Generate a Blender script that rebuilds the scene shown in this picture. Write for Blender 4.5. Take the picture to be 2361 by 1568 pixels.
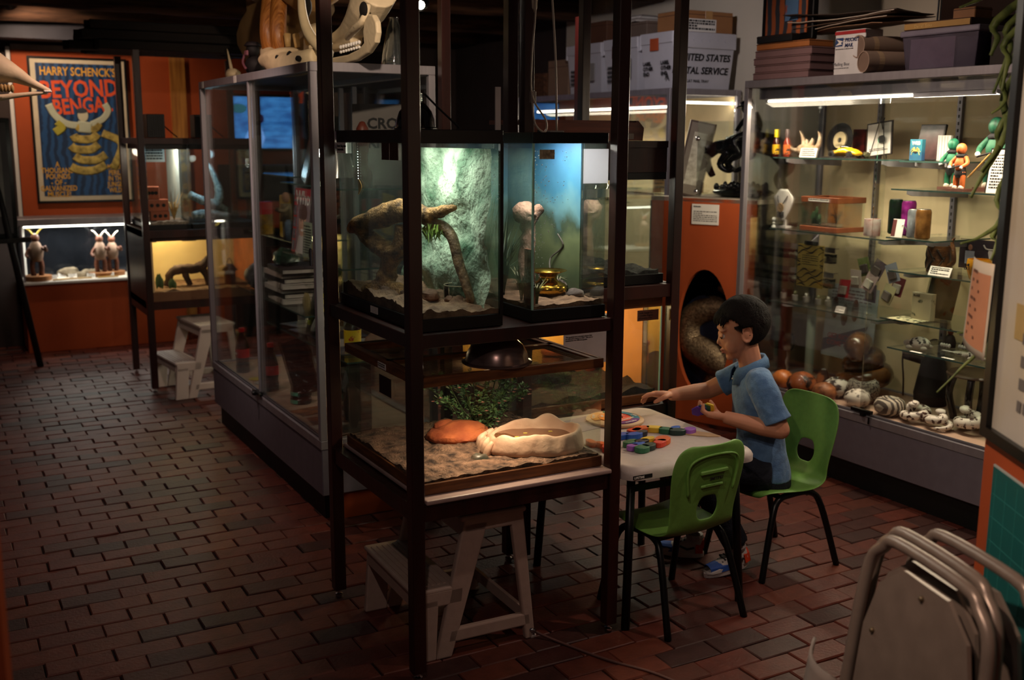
import bpy, bmesh, math, random
from mathutils import Vector, Matrix, Euler, noise
from math import pi, sin, cos, radians as rad, atan2, sqrt, hypot
random.seed(7)
sc = bpy.context.scene
for o in list(bpy.data.objects): bpy.data.objects.remove(o)
COL = sc.collection

# ------------------------------------------------------------------ camera
CAMZ = 1.5
cd = bpy.data.cameras.new('camera'); cam = bpy.data.objects.new('camera', cd); COL.objects.link(cam)
cd.sensor_width = 36.0; cd.lens = 2448.2 / 2361 * 36.0; cd.clip_start = .05
PITCH, ROLL, YAW = .18661, .0046317, .508532
_F = Vector((sin(YAW)*cos(PITCH), cos(YAW)*cos(PITCH), -sin(PITCH)))
_r = Vector((cos(YAW), -sin(YAW), 0)); _u = _r.cross(_F)
_R = _r*cos(ROLL) + _u*sin(ROLL); _U = -_r*sin(ROLL) + _u*cos(ROLL)
cam.matrix_world = Matrix(((_R.x,_U.x,-_F.x,0),(_R.y,_U.y,-_F.y,0),(_R.z,_U.z,-_F.z,CAMZ),(0,0,0,1)))
cd.dof.use_dof = True; cd.dof.focus_distance = 3.35; cd.dof.aperture_fstop = 3.2
sc.camera = cam
def to_px(p):
    d = Vector(p) - Vector((0,0,CAMZ)); z = d.dot(_F)
    return 1180.5 + 2448.2*d.dot(_R)/z, 784 - 2448.2*d.dot(_U)/z, z

def _hit(u, v, i, val):
    d = _F + _R*((u-1180.5)/2448.2) - _U*((v-784)/2448.2); o_ = Vector((0,0,CAMZ)); return o_ + d*((val-o_[i])/d[i])
def atx(u, v, x): return _hit(u,v,0,x)      # survey helpers: where a sight line of the photo meets a known plane of the room
def aty(u, v, y): return _hit(u,v,1,y)
def atz(u, v, z): return _hit(u,v,2,z)

# ------------------------------------------------------------------ world, view
w = bpy.data.worlds.new('world'); sc.world = w; w.use_nodes = True
w.node_tree.nodes['Background'].inputs[0].default_value = (.55,.45,.42,1)
w.node_tree.nodes['Background'].inputs[1].default_value = .022
vs = sc.view_settings
vs.view_transform = 'Standard'; vs.look = 'None'; vs.exposure = 0.55; vs.gamma = 1.0; vs.use_curve_mapping = False
cy = sc.cycles
cy.max_bounces = 6; cy.transparent_max_bounces = 20; cy.transmission_bounces = 4; cy.glossy_bounces = 3; cy.diffuse_bounces = 3; cy.adaptive_threshold = .06
cy.sample_clamp_indirect = 3.0; cy.use_denoising = True; cy.caustics_reflective = False; cy.caustics_refractive = False
cy.blur_glossy = 1.0

# ------------------------------------------------------------------ ceiling spots, unseen save the last, several added as fill (fixtures are built in the lamp section)
SPOTS = []   # (location, aim, power, colour, cone, softness, radius)
def spot(loc, aim, power, col=(1,.78,.58), cone=50, soft=.6, rad_=.03):
    l = bpy.data.lights.new('ceiling_spot_light', 'SPOT'); o = bpy.data.objects.new('ceiling_spot_light', l); COL.objects.link(o)
    l.energy = power; l.color = col; l.spot_size = rad(cone); l.spot_blend = soft; l.shadow_soft_size = rad_
    o.location = loc; o.rotation_euler = (Vector(aim) - Vector(loc)).to_track_quat('-Z','Y').to_euler()
    SPOTS.append((Vector(loc), Vector(aim), o)); return o
spot((.95,2.35,2.34), (1.62,4.25,1.95), 62, (1,.78,.58), 46, .8)       # skulls on the glass case
spot((.62,7.60,2.32), (1.10,8.4,1.50), 24, (1,.72,.50), 110, .9)       # poster wall
spot((.75,4.35,2.36), (1.0,5.2,0), 24, (1,.66,.54), 115, 1.0)          # brick aisle
spot((2.75,1.75,2.36), (2.15,2.85,.6), 26, (1,.72,.58), 56, 1.0)       # added unseen spot to light the children's table
spot((2.30,3.30,2.36), (3.55,3.15,1.45), 27, (1,.76,.60), 95, 1.0)      # unseen, added to brighten boxes and front of the right case
spot((2.42,3.72,2.36), (3.70,5.0,1.90), 26, (.95,.85,.85), 72, 1.0)     # added out of view to light the mail trays
spot((.35,1.25,2.36), (1.95,1.40,1.0), 70, (1,.74,.56), 60, 1.0)         # orange panel and folding chairs
spot((.40,3.75,2.36), (1.47,4.58,1.10), 60, (1,.82,.70), 40, 1.0)         # unseen spot added to lift the contents of the middle showcase
spot((.15,.55,2.36), (1.45,2.75,.25), 16, (1,.74,.64), 84, 1.0)         # added fill from behind the camera for front rack and step stool
spot((2.238,4.95,2.145), (1.35,3.6,1.75), 26, (1,.85,.70), 70, .9)         # the lamp seen between the posts

# ------------------------------------------------------------------ helpers
def lin(h):
    if isinstance(h, str):
        h = h.lstrip('#'); c = [int(h[i:i+2],16)/255 for i in (0,2,4)]
        return tuple(x/12.92 if x <= .04045 else ((x+.055)/1.055)**2.4 for x in c)
    return tuple(h[:3])
_mats = {}
def mat(name, col, rough=.6, metal=0, var=.12, scale=8, bump=0, bscale=None, col2=None, spec=.4, emit=None, estr=0, stretch=None, wave=None, sheen=0, alpha=None, thr=None, coat=0):
    """procedural principled material: noise between two colours, optional bump / emission"""
    if name in _mats: return _mats[name]
    m = bpy.data.materials.new(name); m.use_nodes = True; _mats[name] = m
    nt = m.node_tree; N = nt.nodes; L = nt.links; b = N['Principled BSDF']
    c = lin(col); c2 = lin(col2) if col2 else tuple(max(0, x*(1-var*2)) for x in c)
    if not col2: c = tuple(min(1, x*(1+var)) for x in c)
    tc = N.new('ShaderNodeTexCoord'); mp = N.new('ShaderNodeMapping')
    L.new(tc.outputs['Object'], mp.inputs[0])
    if stretch: mp.inputs['Scale'].default_value = stretch
    if wave:
        n = N.new('ShaderNodeTexWave'); n.inputs['Scale'].default_value = scale; n.inputs['Distortion'].default_value = wave; n.inputs['Detail'].default_value = 3
        n.inputs['Detail Scale'].default_value = 1.2
    else:
        n = N.new('ShaderNodeTexNoise'); n.inputs['Scale'].default_value = scale; n.inputs['Detail'].default_value = 5
    L.new(mp.outputs[0], n.inputs['Vector'])
    r = N.new('ShaderNodeValToRGB'); r.color_ramp.elements[0].position = .32; r.color_ramp.elements[1].position = .68
    if thr: r.color_ramp.elements[0].position = thr - .02; r.color_ramp.elements[1].position = thr + .02
    r.color_ramp.elements[0].color = (*c2,1); r.color_ramp.elements[1].color = (*c,1)
    L.new(n.outputs[0], r.inputs[0]); L.new(r.outputs[0], b.inputs['Base Color'])
    b.inputs['Roughness'].default_value = rough; b.inputs['Metallic'].default_value = metal; b.inputs['Specular IOR Level'].default_value = spec
    if coat: b.inputs['Coat Weight'].default_value = coat; b.inputs['Coat Roughness'].default_value = .15
    if sheen: b.inputs['Sheen Weight'].default_value = sheen
    if bump:
        n2 = N.new('ShaderNodeTexNoise'); n2.inputs['Scale'].default_value = bscale or scale*4; n2.inputs['Detail'].default_value = 6
        L.new(mp.outputs[0], n2.inputs['Vector'])
        bp = N.new('ShaderNodeBump'); bp.inputs['Strength'].default_value = bump; bp.inputs['Distance'].default_value = .01
        L.new(n2.outputs[0], bp.inputs['Height']); L.new(bp.outputs[0], b.inputs['Normal'])
    if emit: b.inputs['Emission Color'].default_value = (*lin(emit),1); b.inputs['Emission Strength'].default_value = estr
    if alpha is not None: b.inputs['Alpha'].default_value = alpha
    return m
def flat(col, rough=.7, **k): return mat('paint_%s_%g' % (col.lstrip('#'), rough), col, rough, var=k.pop('var',.05), scale=k.pop('scale',14), **k)
def glass_mat(name, tint='#f2f7f4', refl=1.0, rough=.0, dirt=0.0, dcol='#cfd4d0'):
    """thin sheet glass: clear, mirror by Fresnel, optional dusty film"""
    if name in _mats: return _mats[name]
    m = bpy.data.materials.new(name); m.use_nodes = True; _mats[name] = m
    nt = m.node_tree; N = nt.nodes; L = nt.links
    for n in list(N):
        if n.type != 'OUTPUT_MATERIAL': N.remove(n)
    out = N['Material Output']; t = N.new('ShaderNodeBsdfTransparent'); t.inputs[0].default_value = (*lin(tint),1)
    g = N.new('ShaderNodeBsdfGlossy'); g.inputs['Roughness'].default_value = rough; g.inputs[0].default_value = (1,1,1,1)
    fr = N.new('ShaderNodeFresnel'); fr.inputs[0].default_value = 1.45
    mu = N.new('ShaderNodeMath'); mu.operation = 'MULTIPLY'; mu.inputs[1].default_value = refl; L.new(fr.outputs[0], mu.inputs[0])
    mx = N.new('ShaderNodeMixShader'); L.new(mu.outputs[0], mx.inputs[0]); L.new(t.outputs[0], mx.inputs[1]); L.new(g.outputs[0], mx.inputs[2])
    last = mx
    if dirt:
        d = N.new('ShaderNodeBsdfDiffuse'); d.inputs[0].default_value = (*lin(dcol),1)
        no = N.new('ShaderNodeTexNoise'); no.inputs['Scale'].default_value = 9; no.inputs['Detail'].default_value = 6
        tc = N.new('ShaderNodeTexCoord'); L.new(tc.outputs['Object'], no.inputs['Vector'])
        m2 = N.new('ShaderNodeMath'); m2.operation = 'MULTIPLY'; m2.inputs[1].default_value = dirt; L.new(no.outputs[0], m2.inputs[0])
        mx2 = N.new('ShaderNodeMixShader'); L.new(m2.outputs[0], mx2.inputs[0]); L.new(mx.outputs[0], mx2.inputs[1]); L.new(d.outputs[0], mx2.inputs[2]); last = mx2
    L.new(last.outputs[0], out.inputs[0]); return m
def emat(name, col, s):
    if name in _mats: return _mats[name]
    m = bpy.data.materials.new(name); m.use_nodes = True; _mats[name] = m
    b = m.node_tree.nodes['Principled BSDF']; b.inputs['Base Color'].default_value = (*lin(col),1)
    b.inputs['Emission Color'].default_value = (*lin(col),1); b.inputs['Emission Strength'].default_value = s; return m

def thing(name, label=None, cat=None, loc=(0,0,0), rz=0, group=None, kind=None, rot=None, parent=None):
    o = bpy.data.objects.new(name, None); COL.objects.link(o); o.empty_display_size = .05
    o.location = loc; o.rotation_euler = rot or (0,0,rz)
    if parent: o.parent = parent
    tag(o, label, cat, group, kind); return o
def tag(o, label=None, cat=None, group=None, kind=None):
    if label: o['label'] = label
    if cat: o['category'] = cat
    if group: o['group'] = group
    if kind: o['kind'] = kind
    return o
def copy_tree(o, parent=None):
    c = o.copy(); COL.objects.link(c); c.parent = parent
    for ch in list(o.children): copy_tree(ch, c)
    return c
def RZ(a): return Matrix.Rotation(a,4,'Z')
def RX(a): return Matrix.Rotation(a,4,'X')
def RY(a): return Matrix.Rotation(a,4,'Y')
def TR(x,y=0,z=0): return Matrix.Translation((x,y,z))
def frame_to(d, up=(0,0,1)):
    d = Vector(d).normalized(); up = Vector(up)
    if abs(d.dot(up)) > .98: up = Vector((1,0,0)) if abs(d.x) < .9 else Vector((0,1,0))
    s = d.cross(up).normalized(); t = s.cross(d); return s, t, d
class MB:
    """collects shapes, builds ONE mesh object"""
    def __init__(s): s.v = []; s.f = []
    def add(s, vs_, fs, M=None):
        k = len(s.v); s.v += [tuple(M @ Vector(p)) if M else tuple(p) for p in vs_]; s.f += [tuple(i+k for i in f) for f in fs]; return s
    def box(s, x0,x1,y0,y1,z0,z1, M=None, c=0):
        if c <= 0:
            return s.add([(x0,y0,z0),(x1,y0,z0),(x1,y1,z0),(x0,y1,z0),(x0,y0,z1),(x1,y0,z1),(x1,y1,z1),(x0,y1,z1)],
                [(0,3,2,1),(4,5,6,7),(0,1,5,4),(1,2,6,5),(2,3,7,6),(3,0,4,7)], M)
        vs_ = []; 
        for z,i in ((z0,c),(z0+c,0),(z1-c,0),(z1,c)): vs_ += [(x0+i+(0 if i else c*.3),y0+i,z),(x1-i-(0 if i else c*.3),y0+i,z),(x1-i,y1-i,z),(x0+i,y1-i,z)]
        fs = [(3,2,1,0),(12,13,14,15)]
        for l in range(3):
            for k in range(4): a = l*4+k; b = l*4+(k+1)%4; fs.append((a,b,b+4,a+4))
        return s.add(vs_, fs, M)
    def cbox(s, c, size, M=None, ch=0):
        x,y,z = c; a,b,d = (q/2 for q in size); return s.box(x-a,x+a,y-b,y+b,z-d,z+d,M,ch)
    def tube(s, pts, r, n=8, caps=True, M=None, flat_=1.0, up=(0,0,1)):
        pts = [Vector(p) for p in pts]; m = len(pts); rs = r if isinstance(r,(list,tuple)) else [r]*m; vs_ = []; fs = []; pu = Vector(up)
        for i,p in enumerate(pts):
            d = (pts[min(i+1,m-1)] - pts[max(i-1,0)])
            if d.length < 1e-9: d = Vector((0,0,1))
            a,b,_ = frame_to(d, pu); pu = b if abs(b.length-1) < .01 else pu
            for k in range(n):
                t = 2*pi*k/n; vs_.append(p + a*cos(t)*rs[i] + b*sin(t)*rs[i]*flat_)
        for i in range(m-1):
            for k in range(n): fs.append((i*n+k, i*n+(k+1)%n, (i+1)*n+(k+1)%n, (i+1)*n+k))
        if caps: fs += [tuple(range(n))[::-1], tuple(range((m-1)*n, m*n))]
        return s.add(vs_, fs, M)
    def lathe(s, prof, n=20, M=None, closed=True, a0=0, a1=2*pi):
        vs_ = []; fs = []; full = abs(a1-a0-2*pi) < 1e-6; nn = n if full else n+1
        for r,z in prof:
            for k in range(nn): t = a0+(a1-a0)*k/n; vs_.append((r*cos(t), r*sin(t), z))
        for i in range(len(prof)-1):
            for k in range(n):
                j = (k+1)%nn; fs.append((i*nn+k, i*nn+j, (i+1)*nn+j, (i+1)*nn+k))
        if closed and full:
            if prof[0][0] > 1e-4: fs.append(tuple(range(n))[::-1])
            if prof[-1][0] > 1e-4: fs.append(tuple(range((len(prof)-1)*n, len(prof)*n)))
        return s.add(vs_, fs, M)
    def prism(s, poly, z0, z1, M=None):
        n = len(poly); vs_ = [(x,y,z0) for x,y in poly] + [(x,y,z1) for x,y in poly]
        return s.add(vs_, [tuple(range(n))[::-1], tuple(range(n,2*n))] + [(k,(k+1)%n,(k+1)%n+n,k+n) for k in range(n)], M)
    def ell(s, c, r, nu=14, nv=9, M=None, fn=None):
        vs_ = []; fs = []
        for j in range(nv+1):
            t = -pi/2+pi*j/nv
            for k in range(nu):
                a = 2*pi*k/nu; p = Vector((cos(t)*cos(a), cos(t)*sin(a), sin(t)))
                q = fn(p) if fn else 1
                vs_.append((c[0]+p.x*r[0]*q, c[1]+p.y*r[1]*q, c[2]+p.z*r[2]*q))
        for j in range(nv):
            for k in range(nu): fs.append((j*nu+k, j*nu+(k+1)%nu, (j+1)*nu+(k+1)%nu, (j+1)*nu+k))
        return s.add(vs_, fs, M)
    def grid(s, nx, ny, fn, M=None, thick=None):
        """sheet from fn(u,v)->(x,y,z), u,v in 0..1"""
        vs_ = [fn(i/nx, j/ny) for j in range(ny+1) for i in range(nx+1)]
        fs = [(j*(nx+1)+i, j*(nx+1)+i+1, (j+1)*(nx+1)+i+1, (j+1)*(nx+1)+i) for j in range(ny) for i in range(nx)]
        return s.add(vs_, fs, M)
    def build(s, name, m, parent=None, smooth=False, bevel=0, solid=0, sub=0, ang=None, loc=None, seg=1, weld=False):
        me = bpy.data.meshes.new(name); me.from_pydata(s.v, [], s.f); 
        bm = bmesh.new(); bm.from_mesh(me)
        if weld: bmesh.ops.remove_doubles(bm, verts=bm.verts, dist=1e-5)
        bmesh.ops.recalc_face_normals(bm, faces=bm.faces); bm.to_mesh(me); bm.free()
        o = bpy.data.objects.new(name, me); COL.objects.link(o)
        ms = m if isinstance(m,(list,tuple)) else [m]
        for q in ms: me.materials.append(q)
        if parent: o.parent = parent
        if loc: o.location = loc
        if smooth or ang:
            me.polygons.foreach_set('use_smooth', [True]*len(me.polygons))
            if ang: me.set_sharp_from_angle(angle=rad(ang))
        if solid: q = o.modifiers.new('solid','SOLIDIFY'); q.thickness = solid; q.offset = 0
        if bevel: q = o.modifiers.new('bevel','BEVEL'); q.width = bevel; q.segments = seg; q.limit_method = 'ANGLE'; q.angle_limit = rad(40)
        if sub: q = o.modifiers.new('sub','SUBSURF'); q.levels = sub; q.render_levels = sub
        return o
def B(name, m, parent, *boxes, bevel=0, M=None, **k):
    mb = MB()
    for b in boxes: mb.box(*b, M=M)
    return mb.build(name, m, parent, bevel=bevel, **k)
def text_mesh(txt, size, align='LEFT', depth=.0, spacing=1.0, bold=0, shear=0, line=1.0):
    cu = bpy.data.curves.new('lettering','FONT'); cu.body = txt; cu.size = size; cu.align_x = align; cu.align_y = 'TOP'; cu.extrude = depth; cu.offset = bold
    cu.space_character = spacing; cu.shear = shear; cu.space_line = line; cu.resolution_u = 2
    o = bpy.data.objects.new('lettering', cu); COL.objects.link(o)
    dg = bpy.context.evaluated_depsgraph_get(); me = bpy.data.meshes.new_from_object(o.evaluated_get(dg))
    bpy.data.objects.remove(o); bpy.data.curves.remove(cu); return me
def text(txt, size, m, parent, M, align='LEFT', name='lettering', depth=.0004, sx=1.0, **k):
    """flat lettering lying in the local XY plane of M"""
    me = text_mesh(txt, size, align, depth, **k); me.transform(Matrix.Diagonal((sx,1,1,1))); me.transform(M); me.materials.clear(); me.materials.append(m)
    o = bpy.data.objects.new(name, me); COL.objects.link(o); o.parent = parent; return o
def PL(o, xdir, ydir):
    """matrix placing local XY on a plane: origin o, x along xdir, y along ydir"""
    x = Vector(xdir).normalized(); y = Vector(ydir).normalized(); z = x.cross(y)
    return Matrix(((x.x,y.x,z.x,o[0]),(x.y,y.y,z.y,o[1]),(x.z,y.z,z.z,o[2]),(0,0,0,1)))
def scrib(name, m, parent, M, w_, h_, rows, seed=0, fill=.55):
    """rows of tiny word bars: print too small to read"""
    r = random.Random(seed); mb = MB(); dy = h_/rows
    for i in range(rows):
        x = 0; end = w_*(1 if r.random() < .75 else r.uniform(.3,.9))
        while x < end:
            l = min(r.uniform(.04,.13)*w_, end-x); y = -i*dy
            mb.add([(x,y-dy*fill,0),(x+l,y-dy*fill,0),(x+l,y,0),(x,y,0)], [(0,1,2,3)], M); x += l+.022*w_
    return mb.build(name, m, parent)
def arealight(name, loc, size, power, col, rot=(0,0,0), parent=None, sy=None):
    l = bpy.data.lights.new(name,'AREA'); o = bpy.data.objects.new(name,l); COL.objects.link(o); l.energy = power; l.color = col
    l.size = size
    if sy: l.shape = 'RECTANGLE'; l.size_y = sy
    o.location = loc; o.rotation_euler = rot
    if parent: o.parent = parent
    return o
def pointlight(name, loc, power, col, r=.03, parent=None):
    l = bpy.data.lights.new(name,'POINT'); o = bpy.data.objects.new(name,l); COL.objects.link(o); l.energy = power; l.color = col; l.shadow_soft_size = r
    o.location = loc
    if parent: o.parent = parent
    return o
def smoothpts(pts, n=4):
    """Catmull-Rom through points"""
    P = [Vector(p) for p in pts]; out = []
    for i in range(len(P)-1):
        a = P[max(i-1,0)]; b = P[i]; c = P[i+1]; d = P[min(i+2,len(P)-1)]
        for k in range(n):
            t = k/n; out.append(.5*((2*b)+(c-a)*t+(2*a-5*b+4*c-d)*t*t+(3*b-a-3*c+d)*t*t*t))
    return out+[P[-1]]
def lerpl(a, n):
    """resample list of radii to n values"""
    out = []
    for i in range(n):
        t = i*(len(a)-1)/(n-1); k = min(int(t), len(a)-2); out.append(a[k]+(a[k+1]-a[k])*(t-k))
    return out
def nz(p, s=1.0): return noise.noise(Vector(p)*s)
# ------------------------------------------------------------------ shared materials
WOOD = mat('mahogany', '#36140e', .38, var=.2, scale=3, stretch=(6,6,.6), bump=.05, spec=.5, col2='#1e0a07', coat=.15)
WOODL = mat('oak_trim', '#7a4a24', .5, scale=9, stretch=(1,1,9), col2='#4c2a13', bump=.08)
REDWOOD = mat('redwood', '#7a3420', .55, scale=7, stretch=(.5,6,9), col2='#572113', bump=.1)
BLACK = mat('black_plastic', '#0d0b0b', .4, var=.1)
BLACKM = mat('black_metal', '#100f10', .35, var=.1, metal=.3)
ALU = mat('aluminium', '#9a949a', .42, metal=.45, var=.06, scale=30, stretch=(1,1,.05))
ALUD = mat('aluminium_dull', '#77727a', .5, metal=.6, var=.06)
GREYLAM = mat('grey_laminate', '#6f6872', .6, var=.04, scale=20)
TOEK = mat('black_toekick', '#060606', .55, var=.05)
GLASS = glass_mat('case_glass', '#fbfdfc', .5)
TGLASS = glass_mat('tank_glass', '#fafdfb', .4, dirt=.02)
GEDGE = mat('glass_edge', '#9fd0c0', .15, var=.05, emit=None, spec=.6)
CHROME = mat('chrome', '#c8c8cc', .12, metal=1, var=.03)
PAPER = mat('white_paper', '#e9e3dc', .8, var=.03)
INK = mat('ink', '#141215', .8, var=.02)
ORANGE = mat('orange_paint', '#ab4a1e', .75, var=.07, scale=2.5, bump=.04, bscale=60)
CREAM = mat('cream_paint', '#d8cdbb', .8, var=.04, scale=2)
WHITE = mat('white_paint', '#dcd8d4', .7, var=.04, scale=3)
BONE = mat('bone', '#d9c49c', .6, var=.12, scale=7, bump=.15, bscale=40)
SAND = mat('sand', '#8f6f55', .95, scale=30, col2='#5d4433', bump=.6, bscale=160)
BARK = mat('soil_bark', '#8a6a56', .95, scale=38, col2='#2a1d17', bump=1.0, bscale=150)
DRIFT = mat('driftwood', '#b98a52', .85, scale=38, col2='#3f2a18', bump=1.0, bscale=130)
LEAF = mat('leaf_green', '#3f6b3c', .55, scale=14, col2='#22401f')
# ================================================================== ROOM
def struct(o): o['kind'] = 'structure'; return o
MORTAR = mat('mortar', '#24140f', .95, var=.2, scale=40)
def brick_mat():
    m = bpy.data.materials.new('brick'); m.use_nodes = True; nt = m.node_tree; N = nt.nodes; L = nt.links; b = N['Principled BSDF']
    oi = N.new('ShaderNodeObjectInfo'); ge = N.new('ShaderNodeNewGeometry')
    ad = N.new('ShaderNodeMath'); ad.operation = 'ADD'; L.new(oi.outputs['Random'], ad.inputs[0]); L.new(ge.outputs['Random Per Island'], ad.inputs[1])
    fr = N.new('ShaderNodeMath'); fr.operation = 'FRACT'; L.new(ad.outputs[0], fr.inputs[0])
    r = N.new('ShaderNodeValToRGB'); e = r.color_ramp.elements
    e[0].position = 0; e[0].color = (*lin('#5e2c24'),1); e[1].position = 1; e[1].color = (*lin('#4e251f'),1)
    for p,c in ((.2,'#6b3428'),(.45,'#5a2922'),(.6,'#733b2b'),(.8,'#4f2d27'),(.92,'#412826')): q = e.new(p); q.color = (*lin(c),1)
    L.new(fr.outputs[0], r.inputs[0])
    n = N.new('ShaderNodeTexNoise'); n.inputs['Scale'].default_value = 22; n.inputs['Detail'].default_value = 8
    L.new(ge.outputs['Position'], n.inputs['Vector'])
    mx = N.new('ShaderNodeMix'); mx.data_type = 'RGBA'; mx.blend_type = 'MULTIPLY'; mx.inputs[0].default_value = .55
    cr = N.new('ShaderNodeValToRGB'); cr.color_ramp.elements[0].position = .3; cr.color_ramp.elements[0].color = (.45,.45,.45,1); cr.color_ramp.elements[1].position = .65
    L.new(n.outputs[0], cr.inputs[0]); L.new(r.outputs[0], mx.inputs[6]); L.new(cr.outputs[0], mx.inputs[7]); L.new(mx.outputs[2], b.inputs['Base Color'])
    b.inputs['Roughness'].default_value = .5; b.inputs['Specular IOR Level'].default_value = .34
    n2 = N.new('ShaderNodeTexNoise'); n2.inputs['Scale'].default_value = 90; n2.inputs['Detail'].default_value = 5; L.new(ge.outputs['Position'], n2.inputs['Vector'])
    bp = N.new('ShaderNodeBump'); bp.inputs['Strength'].default_value = .35; bp.inputs['Distance'].default_value = .004; L.new(n2.outputs[0], bp.inputs['Height']); L.new(bp.outputs[0], b.inputs['Normal'])
    return m
BRICK = brick_mat()
RB = random.Random(3)
floor = struct(MB().box(-.6,4.3,1.0,8.5,-.08,-.007).build('floor', MORTAR))
floor['label'] = 'worn red brick floor laid in running bond'
def brick_mesh(L_, W_, seed):
    r = random.Random(seed); mb = MB(); a = L_/2; b = W_/2; h = .003
    def j(): return r.uniform(-.0012,.0012)
    base = [(-a+j(),-b+j()),(a+j(),-b+j()),(a+j(),b+j()),(-a+j(),b+j())]
    vs_ = [(x,y,-.02) for x,y in base] + [(x,y,-h+j()) for x,y in base] + [(x*(1-.0032/a),y*(1-.0032/b),j()*.5) for x,y in base]
    fs = [(8,9,10,11)] + [(l*4+k,l*4+(k+1)%4,l*4+4+(k+1)%4,l*4+4+k) for l in (0,1) for k in range(4)]
    return vs_, fs
PITCHY, PITCHX = .0895, .187
shapes = [brick_mesh(PITCHX-.004, PITCHY-.004, k) for k in range(5)]
meshes = []
for v_,f_ in shapes:
    me = bpy.data.meshes.new('brick'); me.from_pydata(v_,[],f_); me.materials.append(BRICK); meshes.append(me)
spots_ = []; row = 0; y = 1.05
while y < 8.45:
    x = -.55 + (.5 if row % 2 else 0)*PITCHX + RB.uniform(-.012,.012)
    while x < 4.25:
        spots_.append((x+RB.uniform(-.002,.002), y+RB.uniform(-.002,.002), RB.uniform(-.0025,.0015), RB.uniform(-.012,.012), RB.uniform(-.018,.018), RB.uniform(-.01,.01), RB.randrange(5))); x += PITCHX
    y += PITCHY; row += 1
def hidden(x,y):
    return (1.33<x<1.8 and 3.95<y<5.6) or x > 3.5 or (1.8 < x and y > 3.6) or (x>1.33 and y>4.2) 
def score(s):
    u,v,z = to_px((s[0],s[1],0))
    if not (-40 < u < 2400 and 700 < v < 1600) or z < .3 or hidden(s[0],s[1]): return 1e9
    return z
order = sorted(range(len(spots_)), key=lambda i: score(spots_[i]))
rest = MB()
for n_,i in enumerate(order):
    x,y,z,rx,ry,rz,k = spots_[i]
    if n_ < 300:
        o = bpy.data.objects.new('brick', meshes[k]); COL.objects.link(o); o.parent = floor; o.location = (x,y,z); o.rotation_euler = (rx,ry,rz)
    else: rest.add(*shapes[k], M=TR(x,y,z) @ Euler((rx,ry,rz)).to_matrix().to_4x4())
o = rest.build('far_bricks', BRICK, floor); o['kind'] = 'stuff'

DARKW = mat('dark_plaster_and_room', '#3a2f2d', .85, var=.12, scale=3)
CEILW = mat('dark_ceiling_planks', '#2c1e18', .8, scale=5, stretch=(1,9,1), col2='#150e0b', bump=.2)
BEAMW = mat('rough_beam', '#6b4a35', .8, scale=5, stretch=(.6,6,6), col2='#2e1e15', bump=.4)
o = struct(MB().box(-1.0,4.4,8.4,8.5,0,2.55).build('wall_back', DARKW))
o = struct(MB().box(.66,2.75,8.385,8.398,0,2.10).build('wall_back_panel', ORANGE)); 
o = struct(MB().box(.66,2.75,8.372,8.398,2.102,2.14).build('trim_1', mat('pale_trim','#8f7a74',.6)))
o = struct(MB().box(.628,.652,8.36,8.398,0,2.12).build('trim_2', WHITE))
o = struct(MB().box(1.73,1.84,8.36,8.384,.1,2.10).build('trim_3', mat('pine','#c88a3c',.6,scale=5,stretch=(8,8,.6),col2='#9a5f24')))
o = struct(MB().box(4.12,4.22,1.0,6.62,0,2.55).build('wall_right', CREAM))
o = struct(MB().box(4.12,4.22,6.62,8.4,0,2.55).build('dark_panel_right_far', DARKW))  # dark panel standing in for the unlit room beyond the right wall
o = struct(MB().box(-1.0,4.4,2.6,8.5,2.5,2.56).build('ceiling', CEILW))
for k,(yy,zz) in enumerate(((4.6,2.34),(5.5,2.33),(6.35,2.29),(7.2,2.27),(8.0,2.26))):
    mb = MB(); n = 10
    mb.tube([(-.9+5.0*i/24, yy+.02*nz((i*.6,k,0)), zz+.075+.012*nz((i*.7,k,5))) for i in range(25)], [.078+.012*nz((i*.5,k,9)) for i in range(25)], 10)
    struct(mb.build('beam', BEAMW, smooth=True))
struct(MB().box(-1.0,1.2,8.1,8.38,2.16,2.30).build('trim_4', mat('dark_lintel','#2a2a33',.7)))
# near-black panel painting in the darkness of the next room, far corner
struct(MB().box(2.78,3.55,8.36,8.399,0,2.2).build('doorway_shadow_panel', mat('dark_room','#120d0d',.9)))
# corner of an orange counter at the camera's left
struct(MB().box(-.35,.060,1.55,1.86,0,1.05).build('wall_left_counter', ORANGE, bevel=.008))
# angled orange partition on the right
AZ = rad(31); PA = Vector((-sin(AZ), -cos(AZ), 0)); PN = Vector((-cos(AZ), sin(AZ), 0)); PP = Vector((1.937,1.412,0))
def pp(s, z, n=0): return PP + PA*s + PN*n + Vector((0,0,z))
def slab(mb, s0,s1,z0,z1,n0,n1):
    c = [pp(s,z,n) for n in (n0,n1) for z in (z0,z1) for s in (s0,s1)]
    mb.add(c, [(0,1,3,2),(4,6,7,5),(0,4,5,1),(2,3,7,6),(0,2,6,4),(1,5,7,3)]); return mb
struct(slab(MB(),0,1.3,0,2.45,-.09,0).build('wall_partition', ORANGE, bevel=.004))
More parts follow.
